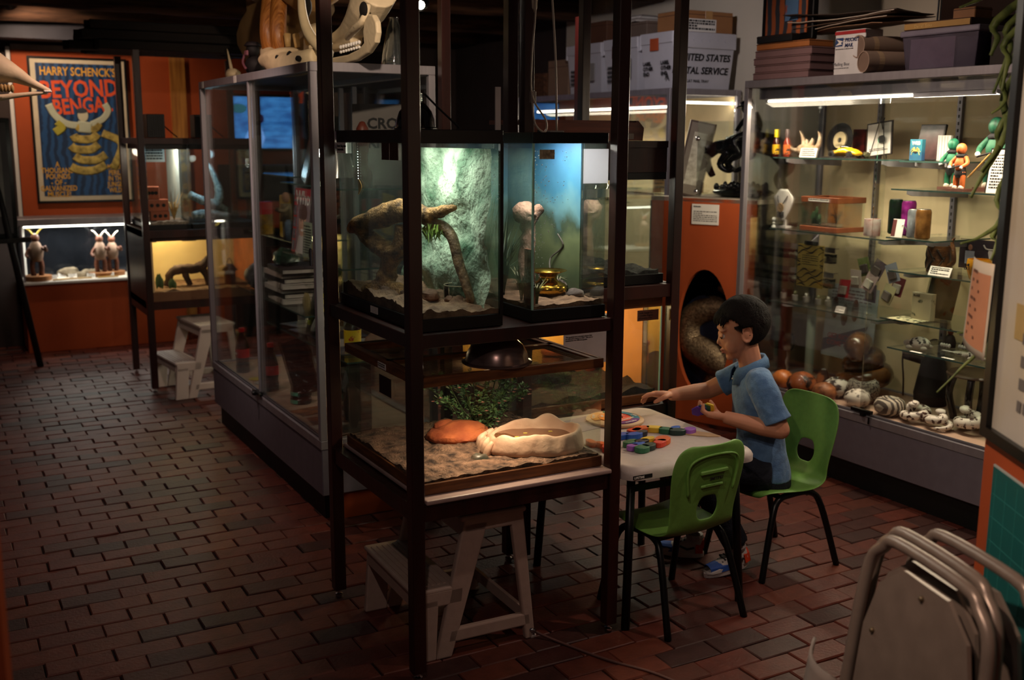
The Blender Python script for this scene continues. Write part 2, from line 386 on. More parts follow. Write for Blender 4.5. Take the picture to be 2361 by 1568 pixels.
# ================================================================== STANDS (mahogany post racks)
def stand(name, label, x0,x1,y0,y1, ztop, rails, s=.038, side=None, group='mahogany racks', feet=True):
    """posts centred on the four corners; rails: list of (z0,z1)"""
    t = thing(name, label, 'rack', (x0,y0,0), group=None)
    X, Y = x1-x0, y1-y0; h = s/2
    for (x,y) in ((0,0),(X,0),(0,Y),(X,Y)):
        p = B('post', WOOD, t, (x-h,x+h,y-h,y+h,.028,ztop), bevel=.002)
        if feet: MB().lathe([(.011,0),(.013,.004),(.013,.012),(.005,.014),(.005,.03)],10,TR(x,y,0)).build('levelling_foot', CHROME, p, ang=30)
    for z0,z1 in rails:
        for q in (0,Y): B('rail', WOOD, t, (h,X-h,q-.012,q+.012,z0,z1), bevel=.0015)
        for q in (0,X): B('rail', WOOD, t, (q-.012,q+.012,h,Y-h,z0,z1), bevel=.0015)
        B('shelf', WOOD, t, (.012,X-.012,.012,Y-.012,z1-.016,z1-.002))
    return t
S1 = stand('display_rack','tall dark mahogany rack in front holding three glass terrariums', 1.118,1.763,2.540,3.180, 2.12, [(.468,.519),(.952,.990)])
B('shelf_board', mat('pale_shelf_edge','#b49a94',.45,var=.06), S1, (.021,.628,-.026,.62,.5195,.533), bevel=.004, seg=2)
S2 = stand('display_rack','mahogany rack behind the white table with an amber lit tank', 1.805,2.440,3.145,3.780, 2.12, [(.468,.521),(.928,.976)])
S4 = stand('display_rack','far mahogany rack beside the film poster and small step stool', 1.150,1.830,6.450,7.060, 1.99, [(.499,.545),(.922,.968),(1.465,1.50)])
B('side_panel', WOOD, S4, (-.012,.0,.02,.59,.46,.965)); 
t = thing('wooden_post','single reddish wooden post standing behind the striped plank','post',(2.815,4.385,0))
B('shaft', mat('red_mahogany','#7a2f28',.35,col2='#571f1b',scale=3,stretch=(6,6,.6)), t, (-.024,.024,-.024,.024,.02,2.07), bevel=.002)
B('base_plate', WOOD, t, (-.15,.15,-.15,.15,0,.022), bevel=.004)

# ------------------------------------------------------------------ terrariums
def tank(name, label, x0,x1,y0,y1,z0,z1, trim, bt=.03, tt=.03, tw=.012, lid=True, glass=None, cat='terrarium', back=None, faces='xXyY'):
    t = thing(name, label, cat, (x0,y0,z0)); X,Y,Z = x1-x0, y1-y0, z1-z0; g = .004; glass = glass or TGLASS
    mb = MB()
    for a,b in ((0,bt),(Z-tt,Z)): pass
    def ring(a,b,nm):
        q = MB(); q.box(0,X,0,tw,a,b); q.box(0,X,Y-tw,Y,a,b); q.box(0,tw,tw,Y-tw,a,b); q.box(X-tw,X,tw,Y-tw,a,b); return q.build(nm, trim, t, bevel=.0015)
    ring(0,bt,'bottom_trim'); ring(Z-tt,Z,'top_trim')
    B('floor_pane', trim, t, (tw,X-tw,tw,Y-tw,.002,.008))
    i = .004
    for f in faces:
        b = {'y':(i,X-i,i,i+g,.01,Z-.004),'Y':(i,X-i,Y-i-g,Y-i,.01,Z-.004),'x':(i,i+g,i+g,Y-i-g,.01,Z-.004),'X':(X-i-g,X-i,i+g,Y-i-g,.01,Z-.004)}[f]
        B('glass_pane', glass, t, b)
    return t, X, Y, Z
def substrate(t, X, Y, h0, m, amp=.012, seed=0, pad=.01, nx=28, ny=28, sc_=9, fn=None, name='substrate', z0=.008, edge=0):
    mb = MB()
    def f(u,v):
        x = pad+(X-2*pad)*u; y = pad+(Y-2*pad)*v
        z = h0+amp*(nz((x*sc_,y*sc_,seed))+.5*nz((x*sc_*3,y*sc_*3,seed+4))+.25*nz((x*sc_*8,y*sc_*8,seed+7)))+(fn(x,y) if fn else 0)
        return (x,y,max(z,.012))
    mb.grid(nx,ny,f); top = [f(i/nx,j/ny) for j in range(ny+1) for i in range(nx+1)]
    # skirts down to the base
    def skirt(ids):
        k = len(mb.v)
        for i in ids: mb.v.append(mb.v[i])
        for i in ids: x,y,z = mb.v[i]; mb.v.append((x,y,z0))
        n = len(ids)
        for a in range(n-1): mb.f.append((k+a,k+a+1,k+n+a+1,k+n+a))
    W = nx+1
    skirt([i for i in range(W)]); skirt([ny*W+i for i in range(W)]); skirt([j*W for j in range(ny+1)]); skirt([j*W+nx for j in range(ny+1)])
    o = mb.build(name, m, t, ang=60); o['kind'] = 'stuff'; return o, f
# ================================================================== ALUMINIUM SHOWCASES
def showcase(name, label, x0, y0, X, Y, front, endglass='yY', shelves=(), mid=None, back=None, lit=None):
    """70-inch display case; long axis along Y. front='x' (faces -x) ; frames on every edge"""
    t = thing(name, label, 'display case', (x0,y0,0)); Z = 1.778; f = .034
    B('toe_kick', TOEK, t, (.03,X-.02,.06,Y-.03,0,.112))
    B('base_panel', GREYLAM, t, (.004,X-.004,.004,Y-.004,.112,.302), bevel=.003)
    # sill: two stepped rails and the deck
    B('sill', ALU, t, (0,f,0,Y,.302,.338), (X-f,X,0,Y,.302,.338), (f,X-f,0,f,.302,.338), (f,X-f,Y-f,Y,.302,.338), bevel=.002)
    B('sliding_track', ALUD, t, (.010,.014,f,Y-f,.338,.346), (.022,.026,f,Y-f,.338,.346))
    B('deck', mat('tan_deck','#a88a76',.75,var=.05), t, (f,X-f,f,Y-f,.318,.332))
    for (x,y) in ((0,0),(X-f*.8,0),(0,Y-f*.8),(X-f*.8,Y-f*.8)): B('corner_upright', ALU, t, (x,x+f*.8,y,y+f*.8,.338,Z-f), bevel=.002)
    B('top_rail', ALU, t, (0,f,0,Y,Z-f,Z), (X-f,X,0,Y,Z-f,Z), (f,X-f,0,f,Z-f,Z), (f,X-f,Y-f,Y,Z-f,Z), bevel=.002)
    B('top_panel', mat('case_top','#5d5660',.5), t, (f,X-f,f,Y-f,Z-.012,Z-.003))
    g = .005
    m_ = mid if mid else Y/2
    B('sliding_door', GLASS, t, (.009,.009+g,.03,m_+.02,.344,Z-f)); B('sliding_door', GLASS, t, (.021,.021+g,m_-.02,Y-.03,.344,Z-f))
    if 'y' in endglass: B('end_pane', GLASS, t, (f,X-f,.010,.010+g,.338,Z-f))
    if 'Y' in endglass: B('end_pane', GLASS, t, (f,X-f,Y-.015,Y-.010,.338,Z-f))
    if back: B('back_panel', back, t, (X-.014,X-.008,f,Y-f,.332,Z-f))
    else: B('back_pane', GLASS, t, (X-.015,X-.010,f,Y-f,.338,Z-f))
    return t
def shelf(t, x0,x1,y0,y1,z, brackets=True, wall_x=None):
    s_ = B('glass_shelf', glass_mat('shelf_glass','#f8fcfa',.4,dirt=.01), t, (x0,x1,y0,y1,z-.006,z))
    B('polished_edge', mat('glass_rim','#39524c',.2,var=.05), s_, (x0-.001,x0,y0,y1,z-.0062,z), (x0,x1,y0-.001,y0,z-.0062,z))
    if brackets:
        for y in (y0+.06, y1-.06):
            MB().prism([(x0+.03,z-.022),(x0+.06,z-.03),(x1+.05,z-.045),(x1+.05,z-.007),(x0+.03,z-.007)],-.004,.004,Matrix(((1,0,0,0),(0,0,-1,y),(0,1,0,0),(0,0,0,1)))).build('shelf_bracket', ALU, s_)
    return s_
LC = showcase('display_case','grey aluminium glass showcase with skulls on top in the middle', 1.296,3.852,.505,1.745,'x', mid=.855)
B('door_stile', ALU, LC, (.004,.018,.852,.870,.344,1.744), (.016,.028,.826,.842,.344,1.744), bevel=.002)
for z,x0,x1,y0,y1 in ((1.31,.13,.47,.06,.84),(1.33,.2,.47,.90,1.68),(1.0,.13,.47,.06,.84),(1.03,.2,.47,.92,1.66),(.74,.134,.47,.56,1.70),(.63,.134,.47,.05,1.16)): shelf(LC,x0,x1,y0,y1,z,brackets=False)
mb = MB()
for y in (.1,.78,.95,1.62): mb.box(.455,.475,y-.008,y+.008,.34,1.73)
mb.build('shelf_standards', ALUD, LC)
lk = MB(); lk.box(-.012,.010,.83,.90,.345,.358); lk.tube([(-.006,.80,.352),(-.006,.93,.352)],.006,8); lk.lathe([(.012,0),(.012,.012),(.008,.02)],10,TR(-.01,.865,.352)@RY(-pi/2)).build('case_lock', BLACKM, LC)
B('end_kick_board', ORANGE, LC, (.05,.46,.025,.055,0,.108))
LAB = flat('#d9d5cf')
for y,w_ in ((1.64,.035),(1.02,.045),(.03,.012)): B('price_sticker', LAB, LC, (-.0012,0,y,y+w_,1.745,1.776))
B('handle_clip', CHROME, LC, (-.008,.0,.03,.05,1.02,1.09), bevel=.003)

RCX, RCY = 3.483, 2.30
RC = showcase('display_case','brightly lit glass showcase of spider and snake collectables along the white wall', RCX, RCY, .52,1.69,'x', mid=.847, back=mat('case_back','#e6cfa6',.8,var=.04))
B('light_valance', ALUD, RC, (.03,.075,.06,1.62,1.690,1.742), bevel=.002)
tb = MB().tube([(.055,.72,1.682),(.055,1.58,1.682)],.006,10).build('fluorescent_tube', emat('tube_glow','#fff2d8',9), RC, smooth=True)
B('valance_end_plate', ALUD, RC, (.028,.085,.34,.72,1.672,1.69))
arealight('case_tube_light', (.065,.85,1.665), .05, 24, (1,.82,.60), (0,rad(22),0), RC, sy=1.5)
mb = MB()
for y in (.36,.86,1.30):
    mb = MB().box(.486,.504,y-.012,y+.012,.34,1.74); st = mb.build('slotted_standard', ALUD, RC)
    mb = MB()
    for k in range(44): mb.box(.4845,.487,y-.003,y+.003,.40+k*.030,.414+k*.030)
    mb.build('slot_row', INK, st)
# ================================================================== RIGHT REAR: third case, corner cabinet, things stored on top
C3 = showcase('display_case','lit glass showcase in the far corner under the mail trays', 3.60,4.72,.50,1.74,'x', mid=.87, back=mat('case_back','#e6cfa6',.8,var=.04))
B('light_valance', ALUD, C3, (.06,.11,.05,1.6,1.690,1.742))
B('fluorescent_tube', emat('tube_glow','#fff2d8',9), C3, (.08,.095,.06,1.55,1.676,1.688)); B('fluorescent_tube', emat('tube_glow','#fff2d8',9), C3, (.12,.48,.05,.065,1.70,1.712))
arealight('case_tube_light', (.12,.8,1.66), .05, 12, (1,.86,.66), (0,rad(15),0), C3, sy=1.4)
shelf(C3,.12,.48,.06,.84,1.20); shelf(C3,.12,.48,.9,1.68,1.20)
def sheet(name, label, cat, loc, rz, w_, h_, m, lean=0, t=.002, lines=0, ink=INK, seed=0, title=None, tsize=.01, group=None, m_=.08):
    """upright card: bottom edge on loc, facing local -y, leaning back"""
    o = thing(name, label, cat, loc, rz, group)
    M = RX(-lean)
    mb = MB().box(-w_/2,w_/2,0,t,0,h_,M=M); mb.build('card', m, o)
    P = M @ PL((-w_/2*(1-m_*2),-.0006,h_*(1-m_)),(1,0,0),(0,0,1))
    y0 = 0
    if title: text(title, tsize, ink, o, P); y0 = tsize*1.5*(title.count('\n')+1)
    if lines: scrib('print', ink, o, P @ TR(0,-y0,0), w_*(1-m_*2), h_*(1-2*m_)-y0, lines, seed, .5)
    return o
TANP = mat('tan_card','#c98d52',.8,var=.05)
sheet('notice','tan printed notice inside the far corner case near the post','notice',(3.76,4.95,1.205),-.5,.14,.21,TANP,lines=9,seed=3)
sheet('notice','tan notice with three bold lines behind the leaning frame','notice',(3.85,4.83,1.205),-.5,.15,.24,TANP,lines=5,seed=4,title='NOT\nOUT\nYET',tsize=.035)
# ---- corner cabinet with oval hole
CA = Vector((3.42,4.62,0)); CBv = Vector((3.66,4.06,0)); ca = (CBv-CA).normalized(); cn = ca.cross(Vector((0,0,1)))   # cn points to the room
CL = (CBv-CA).length
cab = thing('corner_cabinet','angled orange corner cabinet with an oval opening behind the boy','cabinet',CA)
def cp(s,z,n=0): return ca*s + cn*n + Vector((0,0,z))
mb = MB(); n = 40; hs,hz,ra,rb = .335,.505,.155,.335; vs_ = []; H_ = 1.205
for k in range(n):
    a = 2*pi*k/n; c_,s_ = cos(a),sin(a); vs_.append(cp(hs+ra*c_, hz+rb*s_))
def rectpt(a):
    dx,dz = cos(a)*ra,sin(a)*rb; t = 1e9
    if dx > 1e-9: t = min(t,(CL-hs)/dx)
    if dx < -1e-9: t = min(t,-hs/dx)
    if dz > 1e-9: t = min(t,(H_-hz)/dz)
    if dz < -1e-9: t = min(t,-hz/dz)
    return hs+dx*t, hz+dz*t
for k in range(n): vs_.append(cp(*rectpt(2*pi*k/n)))
for (s,z) in ((CL,H_),(0,H_),(0,0),(CL,0)):
    # snap the nearest perimeter vertex to the corner
    i = min(range(n), key=lambda k: (vs_[n+k]-cp(s,z)).length); vs_[n+i] = cp(s,z)
for k in range(n): vs_.append(cp(hs+ra*cos(2*pi*k/n), hz+rb*sin(2*pi*k/n), -.03))
fs = [(k,(k+1)%n,n+(k+1)%n,n+k) for k in range(n)] + [(k,(k+1)%n,2*n+(k+1)%n,2*n+k) for k in range(n)]
mb.add(vs_, fs).build('front_panel', ORANGE, cab)
rel = lambda x,y,z: Vector((x,y,z))-CA
foot = [cp(0,0), cp(CL,0), rel(4.09,4.06,0), rel(4.09,4.62,0)]
def prism_foot(z0,z1,mt,name,ins=0):
    MB().prism([(p.x,p.y) for p in foot], z0, z1).build(name, mt, cab)
prism_foot(H_-.018,H_+.004,mat('cabinet_top','#a8988c',.6),'top')
prism_foot(.0,.02,mat('cabinet_dark','#0b0908',.9),'bottom')
for a,b in ((1,2),(2,3),(3,0)):
    p,q = foot[a],foot[b]; MB().add([p,q,q+Vector((0,0,H_-.02)),p+Vector((0,0,H_-.02))],[(0,1,2,3)]).build('side_panel', mat('cabinet_dark','#0b0908',.9), cab, solid=.01)
nb = MB().add([cp(hs+.15*cos(2*pi*k/28)-.05, .42+.27*sin(2*pi*k/28), -.09) for k in range(28)], [tuple(range(28))]); nb.build('blue_disc', mat('navy','#131c38',.7), cab, solid=.006)
SNK = mat('bronze_scales','#9a8468',.36,metal=.75,scale=70,col2='#5d4c3c',bump=.5,bscale=140)
pts = smoothpts([cp(.30,.1,-.16),cp(.36,.22,-.13),cp(.46,.30,-.10),cp(.36,.36,-.09),cp(.22,.42,-.11),cp(.21,.55,-.12),cp(.33,.62,-.12),cp(.45,.58,-.14),cp(.47,.68,-.13),cp(.36,.74,-.12)],6)
sn = thing('snake_sculpture','bronze scaly snake sculpture coiled inside the oval opening','sculpture',CA+cp(.3,.02,-.16))
off = cp(.3,.02,-.16)
MB().tube([p-off for p in pts], lerpl([.055,.075,.09,.09,.085,.08,.07,.055,.04,.02],len(pts)), 14).build('body', SNK, sn, smooth=True)
MB().tube([cp(.30,.1,-.16)-off, cp(.30,.021,-.16)-off],[.05,.07],12).build('plinth', BLACKM, sn)
# label card on the cabinet
c = thing('caption_card','white caption card on the orange corner cabinet','caption',CA+cp(.325,1.125,.002))
M = PL(cp(-.077,.052,.0)-Vector((0,0,0)), ca, (0,0,1)); M.translation = ca*(-.077)+Vector((0,0,.052))
MB().add([ca*s+Vector((0,0,z))+cn*e for e in (0,.002) for z in (-.052,.052) for s in (-.077,.077)], [(0,1,3,2),(4,5,7,6),(0,1,5,4),(2,3,7,6),(0,2,6,4),(1,3,7,5)]).build('card', PAPER, c)
Mq = M.copy(); Mq.translation = ca*(-.068)+Vector((0,0,.044))+cn*.0025
text('Rattlesnake', .009, INK, c, Mq, bold=.0003); scrib('print', INK, c, Mq @ TR(0,-.028,0), .136,.058,6,5,.4)
# ---- horse sculpture in its glass box
zc = H_+.004
def cw(s,z,n=0): return CA + cp(s,z,n)
bx = thing('glass_vitrine','clear glass box with chrome clips around the black horse','vitrine',cw(.42,zc,-.20), atan2(ca.y,ca.x))
VB = (-.17,.25,-.17,.17)
for nm,b in (('glass_pane',(VB[0],VB[1],-.172,-.168,0,.385)),('glass_pane',(VB[0],VB[1],.168,.172,0,.385)),('glass_pane',(VB[0]-.002,VB[0]+.002,-.168,.168,0,.385)),('glass_pane',(VB[0],VB[1],-.17,.17,.385,.389))): B(nm, GLASS, bx, b)
for z in (.03,.30):
    for y in (-.17,.17): MB().ell((VB[0],y,z),(.013,.013,.013),10,7).build('chrome_clip', CHROME, bx, smooth=True)
BRZ = mat('black_bronze','#0e0c0f',.22,metal=.55,scale=20,bump=.25,bscale=50,col2='#1b181c',spec=.6)
hs_ = thing('horse_statue','glossy black bronze of a bucking horse and rider','statue',cw(.43,zc,-.20), atan2(ca.y,ca.x)); hs_.scale = (1.12,1.12,1.0)
mb = MB().ell((0,0,.025),(.15,.09,.03),24,8,fn=lambda p: 1+.15*nz(p*4)); 
for k in range(26): a = k*2.4; mb.ell((.13*cos(a)*(.4+.6*(k%5)/4),.07*sin(a),.05),(.014,.014,.012+.01*(k%3)),7,5)
mb.build('base', BRZ, hs_, smooth=True)
hb = MB()
hb.tube(smoothpts([(.20,0,.22),(.14,0,.265),(.04,0,.285),(-.05,0,.27),(-.10,0,.235)],4), lerpl([.035,.056,.054,.052,.038],17), 14)      # trunk
hb.tube(smoothpts([(-.08,0,.255),(-.14,0,.255),(-.185,0,.215)],4), lerpl([.044,.034,.026],9), 12)                            # neck
hb.tube(smoothpts([(-.18,0,.225),(-.195,0,.19),(-.175,0,.14),(-.155,0,.105)],4), lerpl([.020,.025,.018,.014],13), 10)            # head
for sy in (-1,1):
    hb.tube(smoothpts([(-.06,sy*.03,.235),(-.10,sy*.04,.17),(-.06,sy*.04,.135),(-.03,sy*.04,.15)],4), lerpl([.026,.017,.012,.012],13), 8)     # forelegs folded
    hb.tube(smoothpts([(.17,sy*.03,.23),(.215,sy*.035,.16),(.18,sy*.035,.105),(.20,sy*.035,.05)],4), lerpl([.036,.022,.013,.013],13), 8)     # hind legs on the base
    hb.tube([(-.185,sy*.014,.235),(-.195,sy*.02,.262)],[.009,.002],6)
hb.tube(smoothpts([(.21,0,.24),(.26,0,.25),(.28,0,.19)],4), lerpl([.012,.017,.005],9), 8)
for k in range(9): hb.tube([(-.06-.014*k,0,.305-.007*k),(-.05-.014*k,.02*(-1)**k,.275-.008*k)],[.008,.003],6)
hb.build('horse', BRZ, hs_, smooth=True)
rd = MB(); rd.tube(smoothpts([(.03,0,.32),(.05,0,.37),(.03,0,.425)],4), lerpl([.032,.033,.030],9), 10); rd.tube(smoothpts([(.03,.03,.415),(-.02,.04,.40),(-.06,.03,.34)],4), lerpl([.016,.013,.010],9), 8); rd.tube(smoothpts([(.03,-.03,.415),(.06,-.06,.45),(.05,-.07,.50)],4), lerpl([.016,.013,.010],9), 8)
for sy in (-1,1): rd.tube(smoothpts([(.04,sy*.02,.325),(-.02,sy*.065,.29),(.01,sy*.07,.22),(-.03,sy*.075,.195)],4), lerpl([.027,.022,.015,.013],13), 8)
rd.ell((.0,0,.452),(.022,.020,.026),12,8); rd.lathe([(.046,0),(.043,.004),(.022,.008),(.020,.024),(.0,.027)],14,TR(-.004,0,.466)@RY(-.3)); rd.build('rider', BRZ, hs_, smooth=True)
fr = thing('picture_frame','wooden framed animal print leaning beside the horse statue','picture',cw(.16,zc,-.10), -.62)
M = RY(.20)@RX(-.18)
B('frame', mat('walnut','#4a3226',.5), fr, (-.07,.07,-.008,.018,0,.40), M=M); B('mat_board', mat('taupe','#8d7f70',.8), fr, (-.06,.06,-.010,-.008,.01,.39), M=M); B('print', mat('sketch','#e0d8c4',.8,scale=30,col2='#a89c88'), fr, (-.035,.035,-.012,-.010,.06,.34), M=M)
# ---- storage on the far case: mail trays and cartons
TRAY = mat('corrugated_plastic','#c6c4cd',.55,var=.05,scale=5)
def tray(label, x0,y0,X,Y,H, texts=True):
    t = thing('mail_tray',label,'mail tray',(x0,y0,1.779),group='postal trays on the far case'); f = .02
    mb = MB(); tap = .02
    def wall(a,b,c_,d):  mb.add([a,b,c_,d],[(0,1,2,3)])
    b4 = [(tap,tap,0),(X-tap,tap,0),(X-tap,Y-tap,0),(tap,Y-tap,0)]; t4 = [(0,0,H),(X,0,H),(X,Y,H),(0,Y,H)]
    for k in range(4): wall(b4[k],b4[(k+1)%4],t4[(k+1)%4],t4[k])
    mb.add(b4,[(0,1,2,3)]); mb.build('tub', TRAY, t, solid=.006)
    l = MB(); 
    l.box(-.006,X+.006,-.006,.0,H-.075,H+.01); l.box(-.006,X+.006,Y,Y+.006,H-.075,H+.01); l.box(-.006,0,0,Y,H-.05,H+.01); l.box(-.004,X+.004,0,Y,H+.004,H+.01); l.build('lid', TRAY, t, bevel=.003)
    F_ = PL((X*.02,.0008,H*.66),(1,0,0),(0,-.069,1)); 
    if texts:
        text('UNITED STATES', .052, INK, t, F_ @ TR(.02,0,0), bold=.0012, shear=.15, sx=1.0); text('POSTAL SERVICE', .052, INK, t, F_ @ TR(-.005,-.07,0), bold=.0012, shear=.15); text('FLAT MAIL TRAY', .022, INK, t, F_ @ TR(.09,-.14,0))
        text('LABEL\nOTHER\nEND', .028, INK, t, PL((-.003,Y*.92,H*.52),(0,-1,0),(-.07,0,1)), bold=.0008); text('LABEL\nOTHER\nEND', .028, INK, t, PL((-.003,Y*.36,H*.52),(0,-1,0),(-.07,0,1)), bold=.0008)
        B('orange_patch', flat('#b5512c'), t, (-.009,-.006,Y*.42,Y*.68,H-.085,H-.02))
        mb = MB(); 
        for k in range(7): mb.tube([(.03+k*.055,-.0065,H-.02),(.02+k*.055,-.0075,H-.03),(.03+k*.055,-.0065,H-.042)],.002,5)
        mb.build('hook_row', TRAY, t)
        text('A', .05, INK, t, PL((-.004,Y*.2,H*.3),(0,-1,0),(0,0,1)), bold=.001)
    else:
        B('label_window', flat('#8e8a86'), t, (-.012,-.007,Y*.15,Y*.5,H*.25,H*.62)); B('brown_patch', flat('#5c3628'), t, (-.010,-.007,Y*.5,Y*.72,H-.10,H-.03)); scrib('print', INK, t, PL((-.008,Y*.85,H*.5),(0,-1,0),(0,0,1)), .08,.1,4,6,.6)
    return t
tray('white postal flat mail tray lettered on its broad near side', 3.625,4.74,.43,.29,.29)
tray('second white mail tray, just behind the lettered one', 3.625,5.06,.43,.34,.285, False)
tray('third white mail tray, farthest along the corner case', 3.625,5.43,.43,.38,.28, False)
CARD = mat('cardboard','#9a6a42',.85,var=.08,scale=4,bump=.05)
def carton(label, x0,x1,y0,y1,z0,z1, m=None, tape=True, rz=0, name='carton', cat='box', group=None, flaps=False):
    t = thing(name,label,cat,((x0+x1)/2,(y0+y1)/2,z0),rz,group); a,b,h = (x1-x0)/2,(y1-y0)/2,z1-z0
    B('box_body', m or CARD, t, (-a,a,-b,b,0,h), bevel=.003)
    B('seam', mat('box_seam','#3a241a',.9), t, (-a-.0006,a+.0006,-b-.0006,b+.0006,h*.80,h*.80+.0025))
    if tape: B('tape', mat('packing_tape','#b78a57',.3), t, (-.025,.025,-b-.001,b+.001,h*.55,h+.001), bevel=.0005)
    return t
k = carton('brown carton with a shipping label on the lettered mail tray', 3.71,4.05,4.76,5.0,2.081,2.195)
B('shipping_label', PAPER, k, (-.15,.05,-.123,-.1215,.002,.07)); scrib('print', INK, k, PL((-.14,-.1245,.064),(1,0,0),(0,0,1)), .18,.055,4,8,.7)
carton('flat grey brown carton across two mail trays', 3.66,4.04,5.03,5.36,2.077,2.16, flat('#6b5a50'))
carton('dark brown carton on the third mail tray', 3.68,4.02,5.46,5.80,2.071,2.20, flat('#5e3c2a'))
for j in range(4):
    o = B('magazine', flat(['#b7b0aa','#8c8480','#c2bdb8','#7d7672'][j]), None, (-.15,.15,-.11,.11,0,.009)); o.location = (3.80,5.19+.01*j,2.161+.0095*j); o.rotation_euler = (0,0,.1*j-.15)
    tag(o, ['lowest','second','third','topmost'][j]+' loose magazine piled on the flat carton', 'magazine', 'loose magazines on the carton')
# tan and speckled boxes at the far end of the case
carton('stack of tan boxes beside the mail trays at the far end', 3.66,4.0,5.85,6.1,1.779,2.0, flat('#8b6f5c'))
carton('speckled brown box at the end of the far case', 3.66,3.9,6.15,6.32,1.779,1.93, mat('cork','#6b4630',.9,scale=50,col2='#3a2418'))
# ---- storage on the right case
PINKBOX = mat('mauve_box','#86686a',.7,var=.05)
zb = 1.779
for j in range(4): carton(['bottom','second','third','topmost mauve'][j]+' flat box of the mauve stack on the lit case', 3.50+.003*(j%2),3.66,3.597-.004*j,3.955-.006*(j%2),zb+.0335*j,zb+.033+.0335*j, PINKBOX, False, group='flat mauve boxes')
carton('flat orange box on top of the mauve stack', 3.50,3.65,3.60,3.94,zb+.1345,zb+.164, flat('#b5703c'), False)
t = thing('picture_frame','black framed canyon photo standing on the orange box','picture',(3.57,3.80,zb+.1975),-.1-pi/2)
B('frame', BLACKM, t, (-.185,.185,-.02,.012,-.03,.30), bevel=.004); B('photo', mat('canyon_photo','#b5623a',.6,scale=5,col2='#3a3f4a',wave=3), t, (-.15,.15,-.024,-.0205,0,.27))
B('postcard', mat('blue_card','#5f86b5',.6,col2='#a9533a',scale=6,thr=.42), t, (-.0,.09,-.029,-.0245,.06,.19)); scrib('print', flat('#c2452c'), t, PL((.01,-.0297,.183),(1,0,0),(0,0,1)), .07,.014,1,2,.9)
carton('black box with a typed label under the canyon photo', 3.49,3.64,3.70,3.93,zb+.1645,zb+.197, flat('#15161a'), False)
k = carton('white priority mailing box behind the tubes', 3.525,3.63,3.30,3.47,zb,zb+.185, flat('#d8d5d6'), False)
Mx = PL((-.0535,.078,.155),(0,-1,0),(0,0,1))
B('red_stripe', flat('#a3262a'), k, (-.0545,-.0535,-.085,.085,.168,.182)); text('PRIORITY\nMAIL', .022, flat('#24345f'), k, Mx @ TR(.05,0,0), bold=.0005, shear=.2); scrib('print', INK, k, Mx @ TR(0,-.045,0), .1,.006,1,3)
MB().add([(-.0538,.078,.155),(-.0538,.035,.155),(-.0538,.04,.12),(-.0538,.084,.12)],[(0,1,2,3)]).build('eagle_emblem_ground', flat('#27406f'), k); MB().add([(-.0541,.074,.150),(-.0541,.036,.140),(-.0541,.050,.135),(-.0541,.042,.128),(-.0541,.080,.124),(-.0541,.060,.136)],[(0,1,2,3,4,5)]).build('eagle_emblem', PAPER, k)
text('Mailing Box', .020, flat('#6a6a72'), k, Mx @ TR(-.01,-.10,0)); scrib('print', INK, k, Mx @ TR(-.01,-.125,0), .09,.005,1,4)
TUBE = mat('mailing_tube','#9a8374',.7,var=.06)
def roll(label, loc, r, L_, rz, tilt=0):
    t = thing('poster_tube',label,'tube',loc,rz); M = RX(tilt) @ RX(-pi/2)
    MB().lathe([(r*.9,0),(r,0),(r,L_),(r*.9,L_),(r*.9,0)],24,M,closed=False).build('tube_wall', TUBE, t, ang=40); MB().lathe([(0,.004),(r*.9,.004),(r*.9,.006),(0,.006)],24,M).build('end_cap', flat('#7a6457'), t)
    MB().lathe([(r*1.005,.05),(r*1.005,.075)],24,M,closed=False).build('paper_band', flat('#b69b7d'), t)
    return t
roll('lower rolled poster tube on the lit case', (3.488,3.27,zb+.046), .044,.26,-pi/2-.25)
roll('upper darker poster tube lying against the lower one', (3.52,3.335,zb+.113), .047,.24,-pi/2-.18)
k = thing('storage_bin','clear lidded plastic storage bin full of white paper','storage bin',(3.60,2.90,zb))
BIN = glass_mat('bin_plastic','#cfc8d4',.6,rough=.15,dirt=.35,dcol='#8d8598')
mb = MB(); b4 = [(-.095,-.16,0),(.2,-.16,0),(.2,.16,0),(-.095,.16,0)]; t4 = [(-.105,-.175,.125),(.21,-.175,.125),(.21,.175,.125),(-.105,.175,.125)]
for q in range(4): mb.add([b4[q],b4[(q+1)%4],t4[(q+1)%4],t4[q]],[(0,1,2,3)])
mb.add(b4,[(0,1,2,3)]).build('tub', BIN, k, solid=.003); B('lid', flat('#6f6878',.4), k, (-.115,.22,-.185,.185,.126,.150), bevel=.006, seg=2); B('paper_stack', PAPER, k, (-.088,.17,-.06,.15,.004,.118)); B('dark_folder', flat('#2b2433'), k, (-.088,.17,-.15,-.07,.004,.11))
carton('dark wooden box at the near end of the lit case', 3.52,3.75,2.50,2.69,zb,zb+.12, flat('#22160f'), False)
t = thing('art_book','dark book with a long orange spine on the storage bin','book',(3.62,2.93,zb+.151),.05); B('cover', flat('#3c2416'), t, (-.12,.12,-.15,.15,0,.03), bevel=.003); B('page_block', flat('#a07a3f'), t, (-.121,.10,-.147,.147,.004,.026)); text('Darrell Sitka', .016, flat('#c9a86a'), t, PL((-.1215,.10,.022),(0,-1,0),(0,0,1)))
carton('small tan carton on the orange spined book', 3.56,3.66,2.80,2.90,zb+.182,zb+.225, flat('#7a5230'), False)
PAD = mat('pad_card','#8a6a52',.85,var=.06)
